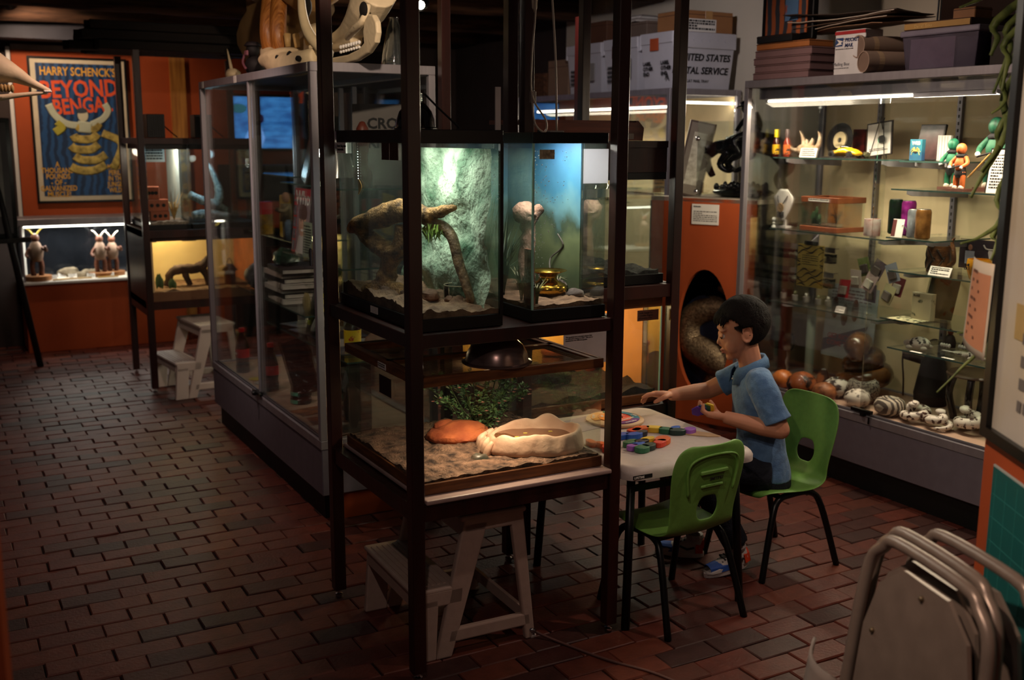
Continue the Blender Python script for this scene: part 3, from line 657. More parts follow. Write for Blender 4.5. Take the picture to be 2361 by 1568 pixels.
for j in range(5):
    o = MB().grid(8,3,lambda u,v,j=j: (-.13+.26*v, -.28+.56*u, .012*sin(u*3+j)+.006*nz((u*5,v*5,j)))).build('folded_sheet', [PAD,flat('#b5a698'),flat('#5a4638'),flat('#c4b7aa'),flat('#3b2b22')][j], solid=.003)
    o.location = (3.66,3.42+.02*j,zb+.19+.016*j+.01); o.rotation_euler = (0,-.05+.02*j,.1*j-.2)
    tag(o, ['lowest','second','middle','fourth','topmost'][j]+' loose cardboard sheet lying over the priority box', 'cardboard', 'loose sheets on the lit case')
t = thing('picture_frame','dark glass fronted frame at the top near end of the lit case','picture',(3.76,2.92,zb+.151),-pi/2); B('frame', BLACKM, t, (-.20,.16,-.01,.01,.0,.30)); B('pane', mat('dim_photo','#2a1f1c',.15), t, (-.19,.15,-.0105,-.012,.01,.29)); MB().tube([(-.21,-.01,.0),(-.205,-.012,.31)],.004,6).build('chrome_edge', CHROME, t)
# ================================================================== FRONT RACK: terrariums and what lives in them
def rock(mb, c, r, seed=0, n=(18,12), amp=.25, sq=0):
    return mb.ell(c, r, n[0], n[1], fn=lambda p: 1+amp*nz(p*1.6+Vector((seed,0,0)))+amp*.4*nz(p*4+Vector((0,seed,0))))
def dome_lamp(label, loc, r, h, m, cord=None, name='dome_lamp'):
    t = thing(name, label, 'heat lamp', loc)
    MB().lathe([(r*1.05,0),(r*1.09,.002),(r*1.09,.005),(r*.98,.008),(r*.93,h*.35),(r*.80,h*.60),(r*.58,h*.80),(r*.36,h*.92),(r*.34,h),(r*.32,h),(r*.34,h*.90),(r*.56,h*.78),(r*.78,h*.58),(r*.91,h*.34),(r*.96,.008)],36,closed=False).build('reflector', m, t, ang=35)
    mb = MB()
    for k in range(5): mb.lathe([(r*.40,h*(.93+.05*k)),(r*.42,h*(.945+.05*k)),(r*.40,h*(.96+.05*k))],20,closed=False)
    mb.lathe([(r*.36,h*.92),(r*.36,h*1.2),(r*.2,h*1.24),(0,h*1.25)],20,closed=False); mb.build('socket', m, t, ang=35)
    MB().ell((0,0,h*.55),(r*.30,r*.30,r*.36),12,8).build('bulb', emat('warm_bulb','#ffd9a0',6), t, smooth=True)
    return t
# ---- lower tank
LT,X,Y,Z = tank('terrarium','low oak trimmed terrarium with a stone water bowl in the front rack', 1.142,1.737,2.556,3.135,.534,.866, WOODL, .032,.028,.014)
L0 = Vector((1.142,2.556,.534))
substrate(LT, X, Y, .040, BARK, .010, 1, .008, 60, 60, 16)
SCR = glass_mat('screen_mesh','#e8e4e0',.1,dirt=.12,dcol='#5c5048')
B('screen_frame', WOODL, LT, (.014,X-.014,Y*.46,Y*.50,Z-.014,Z-.002),(.014,.03,.014,Y-.014,Z-.014,Z-.002),(X-.03,X-.014,.014,Y-.014,Z-.014,Z-.002),(.03,X-.03,.014,.026,Z-.014,Z-.002),(.03,X-.03,Y-.026,Y-.014,Z-.014,Z-.002))
B('screen_mesh', SCR, LT, (.03,X-.03,.026,Y*.46,Z-.009,Z-.007)); B('screen_mesh', SCR, LT, (.03,X-.03,Y*.50,Y-.026,Z-.009,Z-.007))
mb = MB()
for k in range(24): yy = .03+(Y*.46-.035)*k/23; mb.box(.03,X-.03,yy,yy+.0012,Z-.0068,Z-.0062)
mb.build('screen_wire', mat('brass_wire','#6d5a3a',.5,metal=.6), LT)
B('name_sticker', LAB, LT, (-.0012,0,.24,.30,Z-.024,Z-.006)); scrib('print', INK, LT, PL((-.0016,.297,Z-.009),(0,-1,0),(0,0,1)), .05,.012,2,3); B('brown_sticker', flat('#2a150e'), LT, (.0025,.0038,.21,.30,Z-.10,Z-.045))
t = dome_lamp('copper brown clamp lamp dome resting on the low terrarium', (1.425,2.645,.866), .094,.088, mat('copper_enamel','#86706a',.25,metal=.75,var=.1,scale=30,stretch=(1,1,9)))
sp = bpy.data.lights.new('dome_light','SPOT'); so = bpy.data.objects.new('dome_light',sp); COL.objects.link(so); so.parent = t; so.location = (.0,0,.0105); sp.energy = 18; sp.color = (1,.80,.58); sp.spot_size = rad(150); sp.spot_blend = .9; sp.shadow_soft_size = .03
so.rotation_euler = (rad(4),rad(12),0)
# orange slate
t = thing('flat_rock','orange layered sandstone slab lying in the low terrarium','rock',(1.435,2.925,.565))
mb = MB()
def slabf(p):
    return 1+.10*nz(p*2.2)+.05*nz(p*6)
mb.ell((0,0,.018),(.105,.085,.030),30,10,fn=slabf); mb.ell((.01,.0,.028),(.085,.06,.030),26,8,fn=lambda p: 1+.12*nz(p*2.6+Vector((3,1,0)))); mb.ell((-.03,.03,.04),(.04,.03,.02),16,6,fn=slabf)
mb.build('slab', mat('sandstone','#c06a3c',.85,scale=12,col2='#8a3e22',bump=.5,bscale=60), t, ang=50)
# water bowl: lobed stone basin
BOWL = mat('resin_stone','#d8b9a0',.6,scale=6,col2='#b98f76',bump=.35,bscale=28)
t = thing('water_bowl','pale resin rock water bowl under the lamp in the low terrarium','bowl',(1.590,2.710,.562), -.42)
mb = MB(); n = 64; prof = [(1.0,0),(1.02,.02),(.99,.045),(.95,.068),(.90,.078),(.84,.072),(.80,.05),(.76,.028),(0,.024)]
def rim(a):
    rx,ry = .150,.112; e = 1/ (abs(cos(a)/rx)**2.6+abs(sin(a)/ry)**2.6)**(1/2.6)
    return e*(1+.05*nz((cos(a)*2.2,sin(a)*2.2,1)))
vs_ = []; fs = []
for j,(rr,z) in enumerate(prof):
    for k in range(n):
        a = 2*pi*k/n; R_ = rim(a)*rr; low = max(0,-cos(a+.35))**3
        if j < 4: R_ *= 1+.10*low*(3-j)/3+.035*nz((cos(a)*5,sin(a)*5,z*40))
        zz = z*(1+.28*nz((cos(a)*2.7,sin(a)*2.7,7))) * (1-.35*low if z > .03 else 1)
        if z <= .028: zz = z
        vs_.append((R_*cos(a),R_*sin(a),zz))
for j in range(len(prof)-1):
    for k in range(n): fs.append((j*n+k,j*n+(k+1)%n,(j+1)*n+(k+1)%n,(j+1)*n+k))
fs.append(tuple(range(n))[::-1]); mb.add(vs_,fs).build('basin', BOWL, t, smooth=True, sub=1)
rg = MB(); rr_ = random.Random(5)
for k in range(9):
    a = pi+(-.75+1.5*k/8)-.35; r0 = rim(a); rg.tube(smoothpts([(r0*1.10*cos(a),r0*1.10*sin(a),.008),(r0*1.06*cos(a+.03),r0*1.06*sin(a+.03),.030+.006*(k%2)),(r0*.98*cos(a+.05*(-1)**k),r0*.98*sin(a+.05*(-1)**k),.048)],4), lerpl([.013,.012,.006],9), 8)
rg.build('rock_ribs', BOWL, t, smooth=True)
MB().add([(rim(2*pi*k/40)*.80*cos(2*pi*k/40),rim(2*pi*k/40)*.80*sin(2*pi*k/40),.046) for k in range(40)],[tuple(range(40))]).build('water', mat('murky_water','#7a4f35',.06,var=.1,spec=.6), t)
wf = MB(); [wf.box(x,x+.012,y,y+.006,.0463,.0472) for x,y in ((-.03,.03),(.05,.045),(.02,-.02),(-.06,-.01))]; wf.build('floating_scraps', flat('#d8c95a'), t)
t = thing('dark_stone','small dark green stone between slab and water bowl','rock',(1.385,2.680,.568)); rock(MB(),(0,0,.008),(.030,.018,.014),9,(12,8),.35).build('stone', mat('green_stone','#2f3f3a',.4,scale=20,col2='#5b4a3c'), t, ang=40)
# artificial bush
t = thing('artificial_shrub','small leaved artificial shrub with pink flowers at the terrarium back','plant',(1.545,2.985,.572))
R_ = random.Random(11); st = MB(); lf = MB(); fl = MB()
tips = [(-.20,.05,.15),(-.15,.0,.19),(-.12,.02,.10),(-.05,.05,.12),(.02,-.02,.20),(.07,.03,.22),(.11,0,.19),(.17,.02,.17),(.20,-.02,.12),(.15,-.04,.10),(.06,-.05,.11),(-.03,-.06,.12),(-.09,-.04,.17),(.12,.05,.23),(-.17,-.03,.12),(0,.06,.17),(.04,-.04,.05),(.18,.04,.21),(-.02,-.05,.07),(.1,-.05,.15)]
def leaf(mb,p,d,l,w_):
    s_,t_,d_ = frame_to(d); p = Vector(p)
    mb.add([p,p+d_*l*.5+s_*w_,p+d_*l,p+d_*l*.5-s_*w_],[(0,1,2,3)])
for tp in tips:
    tp = Vector(tp); tp.x = max(-.19,min(.16,tp.x)); P_ = smoothpts([(0,0,0),tp*.4+Vector((0,0,-.01)),tp*.75+Vector((0,0,.015)),tp],4); st.tube(P_, lerpl([.0035,.0025,.0018,.001],len(P_)), 5)
    for i,p in enumerate(P_[3:]):
        for q in range(7):
            d = Vector((R_.uniform(-1,1),R_.uniform(-1,1),R_.uniform(-.3,1))).normalized(); b_ = p+d*R_.uniform(.003,.012); leaf(lf,b_,d,R_.uniform(.012,.020),R_.uniform(.004,.006))
    if R_.random() < .9:
        for q in range(2):
            c_ = tp+Vector((R_.uniform(-.02,.02),R_.uniform(-.02,.0),R_.uniform(-.03,.008)))
            for k in range(5): a = k*1.257; leaf(fl,c_,(cos(a),sin(a),.5),.008,.0035)
st.build('stems', mat('stem_green','#3e5230',.6), t); o = lf.build('leaves', mat('shrub_leaf','#7fa56a',.5,scale=60,col2='#3f6a42'), t); o['kind'] = 'stuff'; o = fl.build('flowers', mat('pink_petal','#e09a8f',.6,var=.1), t); o['kind'] = 'stuff'
# ---- upper left tank
TGL = glass_mat('tank_glass_wet','#f8fcfa',.4,dirt=.03,dcol='#aab4ae')
T1,X,Y,Z = tank('terrarium','tall black framed terrarium with driftwood and a hanging snake', 1.142,1.398,2.560,3.165,.990,1.525, BLACK, .035,.036,.012, glass=TGL)
t1 = Vector((1.142,2.560,.990)); o1 = lambda x,y,z: Vector((x,y,z))-t1
B('corner_frame', BLACK, T1, (X-.010,X,-.001,.010,.03,Z-.03)); B('lid_screen', mat('lid_black','#0c0b0b',.6), T1, (.012,X-.012,.012,Y-.012,Z-.012,Z-.008))
substrate(T1, X, Y, .050, SAND, .016, 5, .008, 36, 60, 14, fn=lambda x,y: .02*(y/Y)-.014*(1 if 0 else 0)+.010*sin(y*40)*sin(x*23))
ROCKW = mat('mossy_rock_panel','#b3c4aa',.9,scale=9,col2='#35583f',bump=1.0,bscale=60)
mb = MB().grid(44,34,lambda u,v: (X-.012-.030*max(0,.55+.8*nz((u*3.2,v*3.0,2)))-.014*nz((u*9,v*8,4))-.02*(1-v)**2, .02+(Y-.035)*u, .045+(Z-.095)*v))
mb.build('rock_background', ROCKW, T1, smooth=False, ang=35)
arealight('basking_light',(X*.40,.29,Z-.016),.12,2.7,(.95,1,.90),(0,rad(6),0),T1,sy=.30)
t = dome_lamp('small glossy black lamp dome on the driftwood terrarium', (1.262,2.835,1.526), .058,.085, mat('black_enamel','#08080a',.12,var=.05,spec=.7))
MB().tube(smoothpts([(.02,-.02,.10),(.05,-.05,.06),(.09,-.10,.006)],5),.003,6).build('cord', BLACK, t)
dw = thing('driftwood','forked driftwood branch arching across the black framed terrarium','driftwood',(1.215,2.965,1.03)); od = lambda p: Vector(p)-Vector((1.215,2.965,1.03))
def branch(mb, pts, rs, n=12, rough=.22, seed=0, k=5):
    P_ = smoothpts([od(p) for p in pts],k); rs_ = lerpl(rs,len(P_)); b0 = len(mb.v); mb.tube(P_, rs_, n)
    for i in range(b0, b0+len(P_)*n):
        c_ = P_[(i-b0)//n]; v = Vector(mb.v[i]); d = v-c_; mb.v[i] = tuple(c_+d*(1+rough*nz(v*38+Vector((seed,0,0)))+rough*.6*nz(v*95+Vector((seed,3,0)))))
mb = MB()
branch(mb,[(1.158,3.105,1.225),(1.172,3.070,1.242),(1.200,3.000,1.262),(1.228,2.935,1.285),(1.245,2.895,1.292),(1.272,2.83,1.285),(1.290,2.78,1.282)],[.012,.026,.034,.036,.034,.026,.020],seed=1)
branch(mb,[(1.280,2.80,1.285),(1.302,2.745,1.300),(1.322,2.70,1.312)],[.020,.017,.006],seed=2)
branch(mb,[(1.172,3.065,1.232),(1.190,3.028,1.205),(1.212,2.975,1.178),(1.232,2.925,1.168),(1.240,2.90,1.20),(1.243,2.893,1.25)],[.020,.026,.030,.030,.024,.022],seed=3)
branch(mb,[(1.228,2.935,1.165),(1.220,2.955,1.12),(1.214,2.967,1.075),(1.20,2.99,1.032)],[.030,.028,.032,.046],seed=4)
branch(mb,[(1.214,2.967,1.07),(1.175,3.02,1.04),(1.168,3.06,1.034)],[.026,.024,.010],seed=5); branch(mb,[(1.214,2.965,1.06),(1.25,2.87,1.045),(1.28,2.82,1.036)],[.030,.024,.01],seed=6)
mb.build('branch', DRIFT, dw, smooth=True)
SKIN = mat('snake_skin','#a78a68',.45,scale=55,col2='#4b3a2a',bump=.5,bscale=120)
sn = thing('snake','scaly brown snake draped over driftwood beside the glass bowl','snake',(1.342,2.665,1.05)); os_ = lambda p: Vector(p)-Vector((1.342,2.665,1.05))
P_ = smoothpts([os_(p) for p in ((1.268,2.84,1.275),(1.285,2.80,1.262),(1.305,2.755,1.258),(1.318,2.715,1.225),(1.326,2.69,1.155),(1.336,2.668,1.10),(1.343,2.655,1.052),(1.33,2.70,1.047),(1.30,2.76,1.045))],6)
MB().tube(P_, lerpl([.007,.013,.015,.016,.0155,.014,.013,.009,.003],len(P_)), 12).build('body', SKIN, sn, smooth=True)
MB().ell(tuple(os_((1.262,2.852,1.279))),(.011,.016,.009),12,8).build('head', SKIN, sn, smooth=True)
ms = thing('trailing_moss','tuft of bright green trailing moss under the branch fork','plant',(1.283,2.80,1.262)); mb = MB(); R_ = random.Random(2)
for k in range(46):
    x,y = R_.uniform(-.012,.022),R_.uniform(-.06,.02); l = R_.uniform(.02,.055); mb.tube([(x,y,0),(x+R_.uniform(-.01,.01),y+R_.uniform(-.015,.015),-l*.5),(x+R_.uniform(-.015,.015),y+R_.uniform(-.02,.02),-l)],[.0014,.003,.0008],4)
mb.build('strands', mat('moss','#7f9a3a',.6,col2='#4d6a24',scale=60), ms)
gb = thing('glass_dish','round clear glass water dish on the sand','dish',(1.345,2.73,1.046)); MB().lathe([(.001,0),(.042,0),(.044,.003),(.044,.042),(.0415,.042),(.0415,.006),(.001,.005)],28).build('dish_wall', glass_mat('dish_glass','#dde6df',1.2,dirt=.05), gb, ang=40); MB().lathe([(.0412,.041),(.0442,.041),(.0442,.0432),(.0412,.0432),(.0412,.041)],28,closed=False).build('rim', mat('dish_rim','#cfc9a8',.2), gb, smooth=True)
for i,(x,y,r_) in enumerate(((1.255,2.90,.020),(1.235,2.86,.016),(1.27,2.76,.024),(1.20,2.93,.018),(1.30,2.70,.013))):
    t = thing('pebble',['knobby stone at the branch foot','small stone beside the branch foot','dark flat stone near the glass dish','pink stone behind the branch foot','tiny stone at the front of the sand'][i]+' in the driftwood terrarium','rock',(x,y,1.046)); rock(MB(),(0,0,r_*.5),(r_,r_*1.2,r_*.8),i*3,(12,8),.3).build('stone', mat('pebble','#8a6650',.85,scale=20,col2='#4d382c',bump=.4), t, ang=45)
lf_ = thing('hanging_leaf_tag','curled yellow leaf ornament hanging from a bead string','ornament',(1.165,3.045,1.36)); MB().grid(5,6,lambda u,v: (.006*sin(v*3),(u-.5)*.030*(1-abs(v-.55)*1.5),v*.045-.025)).build('leaf', mat('dry_leaf','#c98f3e',.7,scale=30,col2='#8a5a22'), lf_, solid=.001); mb = MB()
for k in range(14): mb.ell((0,0,.022+k*.008),(.0018,.0018,.0026),6,4)
mb.build('bead_string', CHROME, lf_)
B('brown_sticker', flat('#3a1c12'), T1, (.0022,.0038,.19,.245,Z-.082,Z-.036)); B('brown_sticker', flat('#3a1c12'), T1, (.0022,.0038,.13,.187,Z-.082,Z-.036))
k = B('species_card', PAPER, T1, (-.0012,.0038,.52,.598,Z-.068,Z-.036)); text('Desert King snake\nLampropeltis', .0105, INK, k, PL((-.0016,.594,Z-.041),(0,-1,0),(0,0,1)))
k = B('trim_sticker', LAB, T1, (-.0012,0,.29,.345,.008,.028)); k = B('rail_sticker', LAB, T1, (-.0012,0,.055,.083,Z-.03,Z-.002)); scrib('print', INK, k, PL((-.0016,.079,Z-.005),(0,-1,0),(0,0,1)), .02,.022,3,9,.8)
# ---- upper right tank
T2,X,Y,Z = tank('terrarium','tall black framed terrarium with a brass pot and blue backdrop', 1.492,1.742,2.562,3.150,.990,1.520, BLACK, .036,.030,.012, glass=TGL)
B('glass_edge', GEDGE, T2, (-.0005,.005,-.0005,.005,.036,Z-.03)); B('lid', mat('lid_grey','#5d5654',.35), T2, (.010,X-.010,.010,Y-.010,Z-.006,Z-.001))
substrate(T2, X, Y, .048, SAND, .010, 8, .008, 30, 50, 14)
def backdrop_mat():
    m = bpy.data.materials.new('landscape_backdrop'); m.use_nodes = True; nt = m.node_tree; N = nt.nodes; L = nt.links; b = N['Principled BSDF']
    tc = N.new('ShaderNodeTexCoord'); sx = N.new('ShaderNodeSeparateXYZ'); L.new(tc.outputs['Object'], sx.inputs[0])
    no = N.new('ShaderNodeTexNoise'); no.inputs['Scale'].default_value = 9; no.inputs['Detail'].default_value = 8; L.new(tc.outputs['Object'], no.inputs['Vector'])
    ad = N.new('ShaderNodeMath'); ad.operation = 'MULTIPLY_ADD'; ad.inputs[1].default_value = .22; L.new(no.outputs[0], ad.inputs[0]); L.new(sx.outputs[2], ad.inputs[2])
    r = N.new('ShaderNodeValToRGB'); e = r.color_ramp.elements; e[0].position = .10; e[0].color = (*lin('#4c4a34'),1); e[1].position = .62; e[1].color = (*lin('#2a5578'),1)
    for p,c in ((.2,'#48563a'),(.30,'#6a7450'),(.36,'#3c4c3c'),(.42,'#5a8690'),(.48,'#336a86')): q = e.new(p); q.color = (*lin(c),1)
    L.new(ad.outputs[0], r.inputs[0]); L.new(r.outputs[0], b.inputs['Base Color']); b.inputs['Roughness'].default_value = .6; return m
B('landscape_backdrop', backdrop_mat(), T2, (X-.010,X-.006,Y*.22,Y-.012,.036,Z-.03)); B('landscape_backdrop', backdrop_mat(), T2, (.08,X-.010,Y-.010,Y-.007,.036,Z-.03))
arealight('tank_light',(.125,.16,Z-.012),.14,2.8,(1,.92,.84),(0,0,0),T2,sy=.22)
t = thing('brass_pot','shiny brass spittoon standing in the upper terrarium','pot',(1.648,2.735,1.038)); MB().lathe([(.001,0),(.045,0),(.056,.010),(.060,.022),(.052,.034),(.030,.044),(.026,.052),(.030,.062),(.046,.070),(.058,.074),(.056,.0755),(.044,.071),(.026,.060),(.022,.05),(.001,.048)],36).build('pot_body', mat('brass','#c99a3c',.18,metal=1,var=.06), t, smooth=True)
t = thing('tree_stump','pale weathered stump with a knotted head behind the brass pot','stump',(1.630,2.83,1.035)); mb = MB(); od = lambda p: Vector(p)
branch(mb,[(0,0,0),(-.004,0,.05),(0,0,.12),(.004,.002,.18),(-.002,0,.22),(-.012,0,.245),(.012,0,.258)],[.032,.026,.024,.022,.026,.036,.022],14,.3,11); branch(mb,[(0,0,.22),(.03,-.005,.25),(.045,-.01,.262)],[.022,.018,.012],10,.3,12); mb.build('trunk', mat('weathered_stump','#a8836e',.85,scale=18,col2='#5a4236',bump=.8,bscale=70), t, smooth=True)
t = thing('flat_rock','small dark flat stone in front of the brass pot','rock',(1.695,2.655,1.036)); rock(MB(),(0,0,.012),(.028,.022,.016),4,(14,8),.25).build('stone', mat('slate','#6e5f58',.8,scale=14,col2='#3a302c',bump=.4), t, ang=45)
t = thing('flat_rock','grey gravelly lump under the air plant','rock',(1.715,2.80,1.036)); rock(MB(),(0,0,.015),(.034,.05,.026),14,(16,10),.3).build('stone', mat('gravelly','#8b7a70',.9,scale=60,col2='#3d342f',bump=.7), t, ang=45)
def tuft(label, loc, n, l, m, name='grass_tuft', spread=1.0, w_=.003, seed=0, droop=.5, lim=.028):
    t = thing(name,label,'plant',loc); r = random.Random(seed); mb = MB()
    for k in range(n):
        a = r.uniform(0,2*pi); L_ = l*r.uniform(.6,1.1); d = Vector((cos(a)*spread,sin(a)*spread,1)).normalized(); p1 = d*L_*.5; p2 = d*L_+Vector((cos(a)*L_*.2,sin(a)*L_*.2,-L_*droop*r.random()))
        for q_ in (p1,p2): q_.x = max(-lim,min(lim*3,q_.x)); q_.y = max(-.08,min(.08,q_.y))
        s_ = Vector((-sin(a),cos(a),0))*w_; mb.add([-s_,s_,p1+s_*.8,p1-s_*.8,p2],[(0,1,2,3),(3,2,4)])
    mb.build('blades', m, t); return t
tuft('wiry air plant on the gravelly lump', (1.715,2.79,1.064), 16,.06, mat('airplant','#8f8a6a',.7), seed=3, w_=.0015)
GR1 = mat('dark_reed','#33472f',.6,scale=20,col2='#16211a'); GR2 = mat('dry_reed','#7d7a42',.6,scale=20,col2='#4a4424')
for j,(x,y,n,l,m,lab) in enumerate(((1.525,2.68,26,.13,GR2,'dry grass clump at the front of the left pane'),(1.53,2.80,34,.30,GR1,'tall dark reed clump in the middle of the left pane'),(1.535,2.95,34,.40,GR1,'tallest dark reed clump at the back of the left pane'),(1.53,2.60,20,.09,GR2,'short yellow grass clump beside the glass corner'),(1.55,3.05,30,.42,GR1,'dark bushy reed clump against the back pane'))): tuft(lab+' in the brass pot tank',(x,y,1.036),n,l,m,spread=.22,seed=j,w_=.004,droop=.35)
t = thing('cork_bark','upright reddish cork bark slab against the left pane','bark',(1.515,2.615,1.034)); MB().grid(6,14,lambda u,v: (.004*nz((u*4,v*6,1))-.006*sin(u*pi),(u-.5)*.055*(1-.3*v),v*.16)).build('bark_slab', mat('cork_bark','#8a4f33',.9,scale=20,col2='#4a2818',bump=.7,bscale=60), t, solid=.01)
t = thing('vine_branch','thin bare curved twig across the landscape backdrop','branch',(1.70,2.78,1.075)); MB().tube(smoothpts([(-.02,-.01,0),(.0,.03,.03),(.02,.06,.06),(.03,.02,.09),(.028,.0,.11),(.02,.02,.14)],5),.0025,6).build('twig', mat('grey_twig','#5b544c',.7), t)
TPAPER = mat('thin_paper','#e9e6ea',.8,var=.02); TPAPER.node_tree.nodes['Principled BSDF'].inputs['Subsurface Weight'].default_value = 0
tr_ = TPAPER.node_tree.nodes.new('ShaderNodeBsdfTranslucent'); tr_.inputs[0].default_value = (.9,.9,.95,1); mx_ = TPAPER.node_tree.nodes.new('ShaderNodeMixShader'); mx_.inputs[0].default_value = .6
TPAPER.node_tree.links.new(TPAPER.node_tree.nodes['Principled BSDF'].outputs[0],mx_.inputs[1]); TPAPER.node_tree.links.new(tr_.outputs[0],mx_.inputs[2]); TPAPER.node_tree.links.new(mx_.outputs[0],TPAPER.node_tree.nodes['Material Output'].inputs[0])
o = B('paper_sheet', TPAPER, T2, (.165,.2485,-.0022,-.0005,Z-.142,Z-.045)); B('paper_tag', mat('stained_tag','#b9ab8c',.8,scale=90,col2='#6d6350'), T2, (.02,.068,-.0018,-.0005,Z-.073,Z-.047))
mb = MB(); R_ = random.Random(21)
for k in range(170):
    x = .008+.05*R_.random()**2 if R_.random() < .7 else R_.uniform(.01,.13); z = R_.uniform(.10,Z-.05) if x < .04 else R_.uniform(.25,Z-.05); r_ = R_.uniform(.0006,.0016); mb.ell((x,.0035,z),(r_,r_*.5,r_*1.2),5,4)
o = mb.build('water_drops', mat('droplet','#e8eef0',.05,spec=.8), T2, smooth=True); o['kind'] = 'stuff'
mb = MB()
for k in range(150):
    x = X-.02; u_ = R_.uniform(.13,.25); z = R_.uniform(.34,.485); r_ = R_.uniform(.0006,.0013); mb.ell((u_,.0035,z),(r_,r_*.5,r_*1.2),5,4)
o = mb.build('water_drops', mat('droplet','#e8eef0',.05,spec=.8), T1, smooth=True); o['kind'] = 'stuff'
# cords and the white strip above the tanks
CORD = mat('white_cord','#b8a898',.5)
t = thing('power_cord','looped white lamp cord hanging beside the rack post','cord',(1.80,3.09,1.522)); MB().tube(smoothpts([(0,0,.62),(.004,.0,.40),(-.008,0,.25),(-.012,-.01,.12),(.03,-.03,.04),(.018,-.04,.003),(-.012,-.03,.03),(-.012,-.01,.10)],6),.0032,6).build('cord_run', CORD, t, smooth=True)
mb = MB()
for k in range(5): mb.tube(smoothpts([(.002*k-.004,.002*k,.62),(.014-.006*k,0,.50),(-.004+.004*k,.003*k,.385),(-.01+.005*k,0,.50),(.004-.002*k,.002,.63)],4),.0026,5)
mb.tube([(0,-.004,.455),(0,.004,.452)],.009,8); mb.build('coil', CORD, t, smooth=True); B('plug', flat('#8c8078'), t, (-.016,.004,-.012,.004,.095,.135), bevel=.003)
t = thing('power_cord','straight white cord running down to the terrarium lid','cord',(1.700,2.78,1.521)); MB().tube(smoothpts([(0,0,.004),(-.006,.0,.2),(-.016,.01,.40),(-.036,.03,.68)],5),.0032,6).build('cord_run', CORD, t, smooth=True); B('strain_plate', mat('grey_plate','#9a918a',.5), t, (-.03,.02,-.012,.012,0,.006), bevel=.002)
t = thing('white_strip','short upright white plastic strip behind the terrariums','strip',(1.415,2.60,1.4895+.0355)); 
B('strip', flat('#b9b1ab'), t, (-.02,-.004,0,.004,0,.115)); 
# ================================================================== CHILDREN'S TABLE, CHAIRS, STEP STOOLS
TPL = mat('white_plastic','#c9bdb6',.5,var=.03,scale=40,bump=.08,bscale=300)
t = thing('kids_table','white plastic children\'s table covered with wooden puzzle pieces','table',(2.05,2.805,0),rad(-1.5))
def rrect(a,b,r,n=5):
    P_ = []
    for cx_,cy_,a0 in ((a-r,b-r,0),(-a+r,b-r,pi/2),(-a+r,-b+r,pi),(a-r,-b+r,1.5*pi)):
        for k in range(n+1): q = a0+pi/2*k/n; P_.append((cx_+r*cos(q),cy_+r*sin(q)))
    return P_
def loftpoly(rings, n):
    mb = MB(); fs = []; vs_ = []
    for pr,z in rings: vs_ += [(x,y,z) for x,y in pr]
    for j in range(len(rings)-1):
        for k in range(n): fs.append((j*n+k,j*n+(k+1)%n,(j+1)*n+(k+1)%n,(j+1)*n+k))
    fs += [tuple(range(n))[::-1], tuple(range((len(rings)-1)*n,len(rings)*n))]
    return mb.add(vs_,fs)
A_,B_ = .252,.320; n = 24
loftpoly([(rrect(A_-.02,B_-.02,.04),.488),(rrect(A_,B_,.05),.490),(rrect(A_,B_,.05),.508),(rrect(A_-.004,B_-.004,.05),.518),(rrect(A_-.014,B_-.014,.045),.527),(rrect(A_-.022,B_-.022,.04),.529),(rrect(A_-.026,B_-.026,.04),.5265)],n).build('table_top', TPL, t, ang=50)
for sx in (-1,1):
    for sy in (-1,1): MB().tube([(sx*.20,sy*.26,.488),(sx*.225,sy*.285,.0)],.014,10).build('leg', BLACKM, t, smooth=True)
B('leg_brace', BLACKM, t, (-.21,.21,-.275,-.265,.44,.46)); B('leg_brace', BLACKM, t, (-.21,.21,.265,.275,.44,.46))
k = B('maker_label', INK, t, (-.235,-.165,-.3212,-.3200,.496,.508)); text('LIFETIME', .0095, PAPER, k, PL((-.231,-.3216,.5057),(1,0,0),(0,0,1)), bold=.0002)
